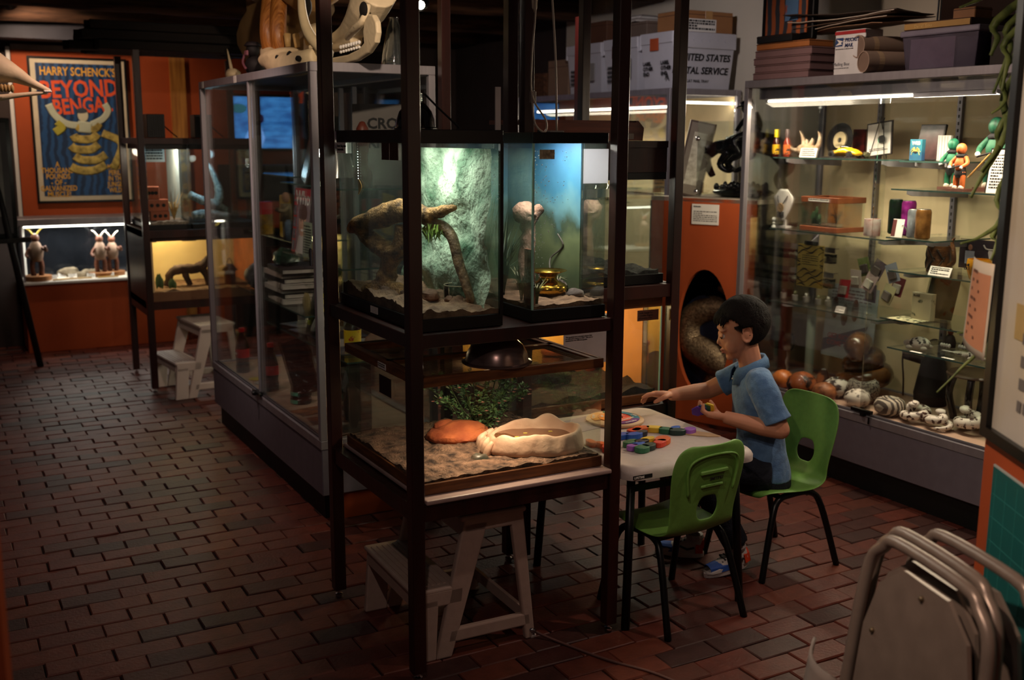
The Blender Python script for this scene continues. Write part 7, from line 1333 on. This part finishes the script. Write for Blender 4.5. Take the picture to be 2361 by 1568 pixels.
# ---- far rack
PK = mat('old_plank','#1c110c',.8,scale=4,stretch=(.5,7,7),col2='#120b08',bump=.5)
R_ = random.Random(17)
for j in range(9):
    L_ = R_.uniform(.85,1.05); x0 = .86+R_.uniform(-.05,.14); y0 = 6.46+.13*(j%4)+R_.uniform(-.02,.02); z0 = 1.9915+.052*(j//4 if j < 8 else 2); mb = MB(); n = 8
    mb.prism([(x0,y0)]+[(x0+R_.uniform(-.04,.03),y0+.12*k/5) for k in range(1,5)]+[(x0,y0+.12),(x0+L_,y0+.12),(x0+L_,y0)],z0,z0+.048)
    o = mb.build('rough_plank', PK, bevel=.003); tag(o,'rough dark plank, '+['front','second','third','rear','upper front','upper second','upper third','upper rear','topmost'][j]+' of the pile on the far rack','plank','planks on the far rack')
for j,x in enumerate((1.195,1.465)): t = thing('light_controller',['black ribbed box on the far rack nearest the poster','black ribbed box on the far rack nearest the showcase'][j],'lamp box',(x,6.47,1.5005)); B('housing', BLACK, t, (0,.10,0,.12,0,.135), bevel=.003); mb = MB(); [mb.box(.012+.012*k,.018+.012*k,-.002,.0,.01,.125) for k in range(7)]; mb.build('cooling_fins', BLACKM, t); MB().tube(smoothpts([(.1,.03,.07),(.14,.02,.03),(.17,.01,.004)],4),.004,6).build('cable', BLACK, t)
T4,X,Y,Z = tank('terrarium','black framed tank of stacked clay bricks on the far rack', 1.172,1.412,6.462,7.03,.9685,1.4645, BLACK, .03,.03,.010); substrate(T4,X,Y,.045,mat('pale_gravel','#b5a294',.9,scale=80,col2='#6d5c50',bump=.6),.012,2,.01,14,30,14); B('backdrop', mat('sky_print','#8aa0a8',.6,scale=5,col2='#c9cfc8'), T4, (X-.012,X-.010,.2,Y-.012,.03,Z-.03)); sheet('typed_notice','typed white notice inside the clay brick tank','notice',(1.235,6.60,1.36),0,.15,.095,PAPER,lines=5,seed=31)
sp = pointlight('tank_lamp',(X*.5,.2,Z-.05),3.0,(1,.86,.68),.03,T4)
CLAY = mat('clay','#a8583c',.85,var=.1,scale=14,bump=.2)
def hollow_brick(label,loc,rz,w_=.10,h=.06,d=.06):
    t = thing('hollow_brick',label,'brick',loc,rz); mb = MB(); n = 14; holes = (-.27,.0,.27); fr = []
    B('clay_block', CLAY, t, (-w_/2,w_/2,-d/2,d/2,0,h), bevel=.003); mb = MB(); [mb.lathe([(0,0),(.011,0),(.011,.0015),(0,.0015)],14,TR(q*w_,-d/2-.0004,h/2)@RX(pi/2)) for q in holes]; mb.build('core_holes', mat('hollow','#0d0806',.9), t); return t
hollow_brick('lowest clay brick in the far tank',(1.26,6.60,1.015),0,.11,.055); hollow_brick('three holed clay brick resting on the lowest one',(1.245,6.60,1.0705),.1,.13,.07); hollow_brick('topmost clay brick of the stack',(1.23,6.61,1.141),-.2,.075,.075); hollow_brick('reddish clay brick behind the stack',(1.225,6.72,1.015),.3,.08,.16)
tuft('pale dry grass tuft beside the clay bricks',(1.345,6.60,1.015),40,.21,mat('straw','#c9a86a',.7,col2='#a07a3a',scale=20),'grass_tuft',.35,.003,5,.8)
T5,X,Y,Z = tank('terrarium','blue lit tank with a pale forked branch on the far rack', 1.422,1.812,6.462,7.03,.9685,1.4645, BLACK, .03,.03,.010); substrate(T5,X,Y,.03,mat('dark_soil','#1c1a1c',.9),.008,2,.01,10,14,14); pointlight('tank_lamp',(X*.3,.08,Z-.06),2.2,(.55,.82,1),.03,T5)
t = thing('pale_branch','pale blue lit forked branch in the far tank','branch',(1.60,6.60,1.005)); od = lambda p: Vector(p); mb = MB(); branch(mb,[(-.16,0,.16),(-.08,0,.12),(.0,0,.09),(.06,.02,.06)],[.022,.026,.028,.02],12,.3,1); branch(mb,[(.0,0,.08),(.02,.0,.16),(.0,.02,.26),(-.04,.02,.36)],[.030,.024,.014,.006],12,.3,2); branch(mb,[(-.15,-.02,.03),(-.05,-.01,.04),(.06,0,.02)],[.026,.03,.03],12,.3,3); mb.build('branch', mat('pale_bark','#b9c4c4',.8,scale=60,col2='#5a6a70',bump=.6), t, smooth=True)
CAB = thing('lit_vivarium','warm lit wooden vivarium with driftwood on the far rack','vivarium',(1.172,6.462,.5455)); X,Y,Z = .64,.57,.375
B('back_wall', mat('warm_back','#d8bf8a',.8,var=.05), CAB, (0,X,Y-.012,Y,0,Z)); B('side_wall', mat('warm_back','#d8bf8a',.8), CAB, (0,.012,0,Y-.012,0,Z)); B('side_wall', mat('orange_wall','#c9703a',.8), CAB, (X-.012,X,0,Y-.012,0,Z)); B('roof', WOOD, CAB, (0,X,0,Y,Z-.02,Z)); B('floor_board', WOOD, CAB, (0,X,0,Y,0,.014)); B('front_glass', TGLASS, CAB, (.012,X-.012,.004,.008,.014,Z-.02)); [B('air_vent', INK, CAB, (a,a+.09,Y-.014,Y-.012,Z-.075,Z-.045)) for a in (.05,.30)]; B('front_lip', flat('#6b4a30'), CAB, (0,X,-.004,.004,0,.055)); substrate(CAB,X,Y,.055,SAND,.010,9,.014,20,18,12); pointlight('vivarium_lamp',(X*.28,Y*.45,Z-.05),3.2,(1,.78,.42),.04,CAB); B('lamp_tube', emat('amber_tube','#ffd58a',8), CAB, (.05,.35,Y-.06,Y-.045,Z-.032,Z-.022))
t = thing('driftwood','arched brown driftwood root in the warm vivarium','driftwood',(1.42,6.68,.605)); mb = MB(); branch(mb,[(-.12,0,0),(-.10,0,.07),(-.05,0,.10),(.04,0,.10),(.10,0,.12),(.14,0,.17)],[.022,.024,.028,.03,.028,.016],12,.3,4); branch(mb,[(-.02,0,.09),(.0,0,.04),(.02,.01,0)],[.02,.018,.016],10,.3,5); branch(mb,[(.09,0,.11),(.12,0,.05),(.14,0,0)],[.026,.022,.03],10,.3,6); mb.build('branch', mat('root_brown','#4a2f20',.8,scale=30,col2='#2a1810',bump=.6), t, smooth=True)
for j,(x,h) in enumerate(((1.225,.085),(1.30,.055))):
    t = thing('succulent',['taller','shorter'][j]+' green succulent at the front of the warm vivarium','plant',(x,6.54,.603)); mb = MB()
    for k in range(14): a = k*2.4; e = .25+.6*(k/14); mb.ell((.022*cos(a)*e,.022*sin(a)*e,h*(.95-.6*e)),(.008,.008,h*.4),8,6)
    mb.build('leaves', mat('succulent','#3f5a2c',.5,scale=20), t, smooth=True)
t = thing('rusty_lantern','little rusty lantern house in the warm vivarium','lantern',(1.68,6.66,.603)); MB().lathe([(.035,0),(.035,.08),(.05,.085),(.02,.12),(0,.125)],10).build('lantern_body', mat('rust','#4a2418',.8), t, ang=30); MB().tube(smoothpts([(-.02,0,.12),(0,0,.16),(.02,0,.12)],4),.003,6).build('bail_handle', mat('rust','#4a2418',.8), t); branch(MB(),[(-.05,0,0),(-.05,0,.08),(-.02,0,.12)],[.012,.012,.008],8,.2,7)
# ---- television on the back wall
t = thing('television','flat television showing a man in front of blue water','television',(2.165,8.30,1.425)); B('bezel', BLACK, t, (-.02,.50,0,.05,-.02,.41), bevel=.004)
def em_noise(name,c1,c2,s,sc_):
    m = bpy.data.materials.new(name); m.use_nodes = True; nt = m.node_tree; N = nt.nodes; L = nt.links; b = N['Principled BSDF']; no = N.new('ShaderNodeTexNoise'); no.inputs['Scale'].default_value = sc_; no.inputs['Detail'].default_value = 4; r = N.new('ShaderNodeValToRGB'); r.color_ramp.elements[0].color = (*lin(c1),1); r.color_ramp.elements[1].color = (*lin(c2),1); r.color_ramp.elements[0].position = .35; r.color_ramp.elements[1].position = .65; tc = N.new('ShaderNodeTexCoord'); mp = N.new('ShaderNodeMapping'); mp.inputs['Scale'].default_value = (1,1,3); L.new(tc.outputs['Object'],mp.inputs[0]); L.new(mp.outputs[0],no.inputs['Vector']); L.new(no.outputs[0],r.inputs[0]); L.new(r.outputs[0],b.inputs['Emission Color']); b.inputs['Emission Strength'].default_value = s; b.inputs['Base Color'].default_value = (0,0,0,1); return m
B('screen', em_noise('tv_water','#24508c','#3a78b8',1.0,8), t, (.0,.48,-.004,0,0,.39)); MB().prism([(.06,.0),(.10,.10),(.15,.19),(.22,.17),(.245,.08),(.22,.0)],0,.001,PL((0,-.005,0),(1,0,0),(0,0,1))).build('picture_shirt', emat('tv_shirt','#6fa0e8',.9), t); MB().ell((.215,-.0055,.225),(.028,.001,.035),12,8).build('picture_head', emat('tv_head','#2a1f4a',.4), t); MB().ell((.05,-.0052,.30),(.06,.001,.035),12,8).build('picture_boat', emat('tv_boat','#2a6a7a',.6), t)
# black standing unit and red boxes behind the showcase
t = thing('media_cabinet','dark shelf unit with boxes below the television','shelf unit',(2.05,8.0,0)); B('carcass', flat('#17110f'), t, (0,.62,0,.36,0,.02),(0,.02,0,.36,.02,1.30),(.60,.62,0,.36,.02,1.30),(.02,.60,.34,.36,.02,1.30)); [B('shelf_board', flat('#1c1512'), t, (.02,.60,0,.34,z,z+.02)) for z in (.42,.80,1.28)]
for j,(x,z,w_,h,c) in enumerate(((2.08,.821,.10,.22,'#b54a24'),(2.20,.821,.09,.28,'#8a7a5a'),(2.32,.821,.14,.20,'#c2562a'),(2.50,.821,.10,.25,'#5a4a3a'),(2.10,.441,.20,.18,'#6a5a4a'),(2.36,.441,.18,.22,'#7a3a24'))): carton(['rust','tan','orange','brown','taupe','red brown'][j]+' box on the dark unit under the television',x,x+w_,8.06,8.26,z,z+h,flat(c),False)
# ---- easel with framed notice and long skull at the extreme left
t = thing('easel_board','black framed grey notice on a dark easel at the room corner','easel',(.36,7.55,0),.25); B('frame', BLACKM, t, (-.25,.20,-.02,.02,.86,1.62), bevel=.004); B('grey_mat', flat('#5a5658'), t, (-.22,.17,-.024,-.021,.89,1.59)); B('sheet', flat('#8d8884'), t, (-.18,.13,-.027,-.0245,1.0,1.52))
mb = MB(); [MB().tube([(sx*.05,.0,1.5),(sx*.26,-.05,0)],.022,8).build('leg', mat('easel_dark','#1a1412',.6), t, smooth=True) for sx in (-1,1)]; MB().tube([(0,.03,1.5),(0,.40,0)],.022,8).build('leg', mat('easel_dark','#1a1412',.6), t, smooth=True); B('ledge', mat('easel_dark','#1a1412',.6), t, (-.3,.26,-.06,.0,.83,.86)); 
t = thing('horse_skull','long pale horse skull jutting in from the room side','skull',(.16,4.70,0)); so_ = Vector((.16,4.70,0)); k_ = lambda u,v,y=4.70: aty(u,v,y)-so_
mb = MB(); mb.tube(smoothpts([k_(-130,140),k_(-40,148),k_(0,160),k_(35,172),k_(70,190),k_(100,204),k_(116,210)],5),lerpl([.085,.072,.056,.034,.018,.012,.007],31),14); mb.tube(smoothpts([k_(-110,218),k_(-20,226),k_(40,220),k_(108,213)],5),lerpl([.045,.014,.010,.007],16),10)
mb.build('skull', BONEW, t, smooth=True); mb = MB(); [mb.ell(tuple(k_(-36+8*q,201+.4*q,4.66)),(.008,.010,.016),8,6) for q in range(9)]; mb.build('tooth_row', mat('tooth','#c9a468',.5), t, smooth=True); mb = MB(); [mb.ell(tuple(k_(104+4*q,211,4.69)),(.006,.008,.005),8,6) for q in range(4)]; mb.build('incisors', PAPER, t, smooth=True)
MB().tube([tuple(k_(-60,225)),(-.12,.0,.02)],.018,10).build('stand_pole', BLACKM, t, smooth=True); MB().lathe([(0,0),(.15,0),(.15,.015),(0,.02)],20,TR(-.12,0,0)).build('stand_foot', BLACKM, t, ang=40)
# ================================================================== SECOND RACK: tanks behind the table
T6,X,Y,Z = tank('terrarium','amber lit oak trimmed tank behind the white kids table', 1.838,2.412,3.168,3.735,.5215,.924, WOODL, .036,.036,.014)
B('back_wall', mat('amber_back','#d9a650',.8,var=.05), T6, (.012,X-.012,Y-.016,Y-.012,.02,Z-.03)); B('side_wall', mat('amber_side','#c98648',.8,var=.05), T6, (X-.016,X-.012,.10,Y-.016,.02,Z-.03)); B('lid', WOODL, T6, (.014,X-.014,.014,Y-.014,Z-.012,Z-.004)); substrate(T6,X,Y,.05,mat('leaf_litter','#3a2a20',.95,scale=50,col2='#1c1410',bump=.8),.016,6,.014,24,24,14)
pointlight('tank_lamp',(X*.40,Y*.6,Z-.07),4.6,(1,.74,.36),.04,T6)
k = B('brown_sticker', flat('#4a2414'), T6, (X-.115,X-.018,-.0016,-.0003,Z-.085,Z-.045)); text('Adult Range for\nCrotalus Rupert\nof Sonora, Oax.', .010, flat('#1c0c06'), k, PL((X-.110,-.002,Z-.050),(1,0,0),(0,0,1)))
q0 = aty(1226,762,3.166); t_ = thing('info_sheet','grey printed species information sheet seen above the oak terrarium','notice',(1.975,3.1655,.70)); B('sheet', flat('#8d8488'), t_, (0,.20,-.0012,0,0,.16)); text('You can see an adult of the species in the next room of the\nMuseum.  You are facing south right now.  The adult\nis on the west wall of the next room.\n\nThis specimen has a stronger pattern than\nan adult and is darker in color.  This can be\nmistaken for two different species.', .0066, INK, t_, PL((.008,-.0016,.135),(1,0,0),(0,0,1)), bold=.0001)
B('green_glass_edge', GEDGE, T6, (X-.006,X-.001,-.0004,.004,.036,Z-.036)); 
for j,(x,y,h) in enumerate(((2.20,3.60,.075),(2.33,3.58,.06))): lathe_thing('clay_pot',['taller','shorter'][j]+' upturned clay pot in the amber tank','pot',(x,y,.575),[('pot',[(.05,0),(.046,h),(.052,h),(.052,h+.014),(0,h+.014)],mat('terracotta','#8a3f22',.8))])
t_ = thing('driftwood','mossy log lying in the amber tank','driftwood',(1.97,3.42,.575)); od = lambda p: Vector(p); mb = MB(); branch(mb,[(-.10,0,.02),(0,.02,.05),(.10,0,.03),(.18,-.03,.02)],[.03,.04,.035,.02],12,.3,9); mb.build('log', mat('moss_log','#4a4428',.9,scale=40,col2='#241a12',bump=.7), t_, smooth=True); tuft('mossy leaf clump on the log in the amber tank',(2.05,3.44,.60),40,.08,LEAF,'moss_clump',.8,.005,9)
T7,X,Y,Z = tank('terrarium','black framed gravel tank with glass jars above the amber tank', 1.838,2.412,3.168,3.735,.9765,1.385, BLACK, .036,.026,.014); substrate(T7,X,Y,.05,mat('dark_gravel','#4a4440',.9,scale=90,col2='#1c1a18',bump=.9),.018,4,.014,40,30,16); pointlight('tank_lamp',(X*.5,Y*.4,Z-.06),.9,(1,.92,.8),.03,T7)
B('glass_ledge', glass_mat('shelf_glass','#f8fcfa',.4,dirt=.01), T7, (.30,X-.02,.20,Y-.02,.285,.291))
for j,(x,m) in enumerate(((2.20,'#b5b09a'),(2.28,'#6a5a50'),(2.35,'#a8a494'))): q = lathe_thing('specimen_jar',['pale','dark labelled','corner'][j]+' glass specimen jar on the ledge of the gravel tank','jar',(x,3.46+.02*j,1.268),[('glass_wall',[(.001,0),(.030,0),(.031,.003),(.031,.055),(.022,.070),(.018,.078),(.020,.082),(.016,.082),(.018,.07),(.028,.054),(.028,.005),(.001,.004)],glass_mat('jar_glass','#e6e4d0',1.8,dirt=.06)),('stopper',[(0,.078),(.016,.078),(.018,.092),(0,.094)],flat('#8a7a5a'))]); MB().lathe([(.0315,.012),(.0315,.045)],20,closed=False,a0=pi,a1=pi*1.75).build('label', flat(m), q)
hood = thing('wooden_hood','dark wooden hood lying on the gravel tank','hood',(1.838,3.168,1.3855)); B('front_board', WOOD, hood, (0,.574,0,.018,0,.112)); B('top_board', WOOD, hood, (0,.574,.018,.56,.096,.112)); B('end_board', WOOD, hood, (0,.018,.018,.56,0,.096)); B('end_board', WOOD, hood, (.556,.574,.018,.56,0,.096)); B('lip', WOOD, hood, (.0,.574,-.006,0,.088,.112))
pk = thing('striped_plank','striped cedar lectern box with a sloping end on the hood','plank box',(1.846,3.19,1.498)); B('front_board', REDWOOD, pk, (0,.44,0,.02,0,.065)); mb = MB().prism([(.44,0),(.47,.0),(.475,.045),(.45,.070),(.44,.070)],0,.30,Matrix(((1,0,0,0),(0,0,-1,.30),(0,1,0,0),(0,0,0,1)))); mb.build('sloped_end', REDWOOD, pk); B('top_board', REDWOOD, pk, (0,.45,.02,.30,.055,.070)); MB().ell((.035,-.0004,.03),(.008,.001,.007),10,6).build('wood_knot', INK, pk); B('paper_tag', flat('#8d7a70'), pk, (.36,.43,-.001,0,.005,.025))
# ================================================================== FOREGROUND RIGHT: notice board, mat, curled sheet, plant, folding chairs
def pslab(name, m, parent, s0,s1,z0,z1,n0,n1,**k):
    mb = slab(MB(),s0,s1,z0,z1,n0,n1); mb.v = [tuple(Vector(v)-Vector(parent.location)) for v in mb.v]; return mb.build(name, m, parent, **k)
t = thing('notice_board','white notice board in a black frame on the orange partition','notice board',pp(.025,.897,.001)); 
pslab('frame', BLACKM, t, .022,1.0,.897,.920,.001,.022); pslab('frame', BLACKM, t, .022,.052,.920,1.95,.001,.022); pslab('frame', BLACKM, t, .052,1.0,1.93,1.95,.001,.022); pslab('panel', mat('board_panel','#c9c4bd',.4,scale=3,col2='#b5a992'), t, .052,1.0,.920,1.93,.003,.010); pslab('yellow_sheet', flat('#b59a62'), t, .12,.4,1.12,1.19,.0105,.012)
scrib('print', flat('#6a6460'), t, PL(pp(.16,1.36,.0125)-Vector(t.location), PA, (0,0,1)), .40,.40,9,3,.5)
t = thing('cutting_mat','teal ruled cutting mat leaning on the orange partition','cutting mat',pp(.07,.30,.002)); pslab('mat', mat('teal_mat','#0f5a58',.6,var=.06), t, .068,.62,.30,.842,.002,.006); mb = MB()
for k in range(9): slab(mb,.085+.05*k,.0862+.05*k,.32,.83,.0061,.0066)
for k in range(10): slab(mb,.075,.61,.335+.05*k,.3362+.05*k,.0061,.0066)
mb.v = [tuple(Vector(v)-Vector(t.location)) for v in mb.v]; mb.build('ruled_grid', flat('#2f7f7a'), t); pslab('mat_edge', flat('#a8b0aa'), t, .068,.62,.842,.846,.002,.006)
t = thing('curled_sheet','curling white sheet with a peach printed panel on the partition edge','paper',pp(0,1.07,.004)); f_ = lambda u,v: pp(-.122+.146*u+.012*(v-.5)*u, 1.07+.185*v-.018*u*(1-v), .006+.022*sin(u*2.2)+.010*(1-v)*(1-u))-pp(0,1.07,.004)
MB().grid(10,8,f_).build('sheet', mat('offwhite_sheet','#d6c9b4',.8,var=.03), t, smooth=True, solid=.001); g_ = lambda u,v: f_(.16+.80*u,.08+.80*v)+PN*.0012; MB().grid(8,8,g_).build('peach_panel', flat('#c98a66'), t, smooth=True)
mb = MB(); 
for k in range(8):
    w_ = .45+.3*((k*7)%5)/5; vv = .86-.10*k; mb.add([f_(.30,vv)+PN*.002,f_(.30+w_*.55,vv)+PN*.002,f_(.30+w_*.55,vv+.035)+PN*.002,f_(.30,vv+.035)+PN*.002],[(0,1,2,3)])
mb.build('print', flat('#6a3f2c'), t)
# trailing plant over the top of the partition
t = thing('trailing_plant','blurred yellow green trailing plant hanging over the partition edge','plant',pp(.18,1.86,-.30)); pl0 = Vector(t.location); MB().lathe([(0,0),(.06,0),(.09,.13),(.095,.135),(.085,.135),(0,.12)],20).build('pot', mat('terracotta','#8a3f22',.8), t, smooth=True); MB().tube([(.0,.0,.13),(.0,0,.60)],.004,6).build('hanger', BLACKM, t)
def ray_pt(u,v,d): return _F*d + _R*((u-1180.5)/2448.2*d) - _U*((v-784)/2448.2*d) + Vector((0,0,CAMZ))
LV = mat('strap_leaf','#8a9a55',.5,scale=20,col2='#4a5a30'); top = pl0+Vector((0,0,.14))
for j,(pts,w_) in enumerate(((((2330,20),(2300,90),(2284,128)),.012),(((2320,-40),(2262,-4),(2212,18)),.008),(((2355,30),(2330,110),(2290,215)),.010),(((2345,120),(2318,230),(2285,262)),.008),(((2350,160),(2322,300),(2262,410),(2238,455)),.011),(((2345,240),(2300,340),(2262,395)),.010),(((2335,380),(2312,500),(2262,545),(2214,562)),.008),(((2330,470),(2300,560),(2285,600)),.009),(((2325,560),(2290,700),(2232,760),(2206,768)),.006),(((2320,600),(2275,780),(2215,850),(2160,905)),.006),(((2352,60),(2325,140),(2310,210)),.010))):
    d = 2.42; P_ = [top]+[ray_pt(u,v,d-.004*j) for u,v in pts]; P_ = smoothpts([p-pl0 for p in P_],5); mb = MB(); n = len(P_); vs_ = []; fs = []
    for i,p in enumerate(P_): s_ = frame_to(P_[min(i+1,n-1)]-P_[max(i-1,0)], tuple(-_F))[0]*w_*(.35+.65*sin(pi*min(.97,i/(n-1)+.12)))*.8; vs_ += [p-s_,p+s_]
    MB().add(vs_,[(2*i,2*i+1,2*i+3,2*i+2) for i in range(n-1)]).build('leaf', LV, t, smooth=True, solid=.0015)
# three folded metal chairs
FCH = mat('brown_enamel','#8d7b70',.35,metal=.35,var=.06,scale=20)
fd = Vector((sin(rad(17)),cos(rad(17)),0)); fn_ = Vector((cos(rad(17)),-sin(rad(17)),0))
def fold_chair(label, off, shift, h):
    base = Vector((1.512,1.264,0))+fn_*off+fd*shift; t = thing('folding_chair',label,'folding chair',base,group='folded chairs by the partition'); L_ = lambda w_,z,n=0: fd*w_+fn_*(n+.10*z)+Vector((0,0,z))
    w2 = .205; path = [(-w2,0),(-w2,.30),(-w2+.004,h-.20)]+[(-w2+.145-.145*cos(a),h-.145+.145*sin(a)) for a in (.5,.9,1.25)]+[(w2-.145+.145*cos(a),h-.145+.145*sin(a)) for a in (1.25,.9,.5)]+[(w2-.004,h-.20),(w2,.30),(w2,0)]
    MB().tube(smoothpts([L_(a,z) for a,z in path],4),.0125,12).build('back_tube', FCH, t, smooth=True)
    pn = [(-.175,h-.36),(-.172,h-.20),(-.14,h-.10),(-.07,h-.048),(.07,h-.048),(.14,h-.10),(.172,h-.20),(.175,h-.36)]; vs_ = [L_(a,z,-.004) for a,z in pn]+[L_(a,z,.004) for a,z in pn]; n = len(pn); bk = MB().add(vs_,[tuple(range(n)),tuple(range(n,2*n))[::-1]]+[(k,(k+1)%n,(k+1)%n+n,k+n) for k in range(n)]).build('backrest', FCH, t)
    for a,z in ((0,h-.075),(.135,h-.20),(-.135,h-.20)): MB().ell(tuple(L_(a,z,-.006)),(.006,.006,.006),8,6).build('rivet', mat('rivet','#6a5a44',.4,metal=.6), bk, smooth=True)
    vs_ = [L_(a,z,nn) for nn in (-.035,-.015) for a,z in ((-.17,.12),(.17,.12),(.16,h-.42),(-.16,h-.42))]; MB().add(vs_,[(0,1,2,3),(7,6,5,4),(0,1,5,4),(1,2,6,5),(2,3,7,6),(3,0,4,7)]).build('seat_panel', FCH, t, bevel=.008, seg=2)
    MB().tube([L_(-.18,0,.03),L_(-.165,h-.30,.02)],.011,10).build('rear_leg', FCH, t, smooth=True); MB().tube([L_(.18,0,.03),L_(.165,h-.30,.02)],.011,10).build('rear_leg', FCH, t, smooth=True)
    for a in (-w2,w2): MB().lathe([(.014,0),(.015,.012),(.014,.02)],10,TR(*L_(a,0))).build('rubber_tip', INK, t)
    return t
fold_chair('folded brown metal chair, first of three, nearest the brick aisle',0,0,.738); fold_chair('folded brown metal chair, second of three, its rim close behind the first',.036,.03,.742); fold_chair('folded brown metal chair, third of three, touching the teal mat side',.115,.02,.735)
o = MB().grid(8,8,lambda u,v: tuple(fd*(.20-.10*u)+fn_*(-.06-.03*sin(u*3)+.02*v)+Vector((0,0,.36+.14*v-.04*u)))).build('cloth_strap', mat('woven_strap','#8d8078',.8), smooth=True, solid=.006); o.location = (1.512,1.264,0); tag(o,'pale woven strap tied around the first folded chair','strap')
# ================================================================== CEILING SPOT FIXTURES, cans given to the added spots too
for i,(loc,aim,lo) in enumerate(SPOTS):
    t = thing('ceiling_spotlight',['ceiling spotlight over the brick aisle aimed at the skulls','ceiling spotlight aimed at the film poster','ceiling spotlight over the far brick aisle','added unseen spotlight above the kids table','added unseen spotlight aimed at the stored boxes','added unseen spotlight aimed at the mail trays','ceiling spotlight aimed at the orange partition','added unseen spotlight aimed into the middle showcase','added fill spotlight behind the viewer over the front rack','glowing ceiling spotlight seen between the rack posts'][i],'spotlight',loc)
    d = (aim-loc).normalized(); r_ = .030 if i == 9 else .04
    MB().tube([-d*.11,-d*.09,d*.012,d*.014],[r_*.6,r_,r_,r_*.92],16,caps=False).build('lamp_can', BLACKM, t, smooth=True); MB().tube([-d*.05+Vector((0,0,.02)),Vector((0,0,2.498-loc.z))],.008,8).build('stem', BLACKM, t)
    if i == 9: MB().ell((0,0,0),(.020,.020,.020),14,10).build('bulb', emat('spot_bulb','#fff0d8',30), t, smooth=True)
    lo.location = loc+d*.03
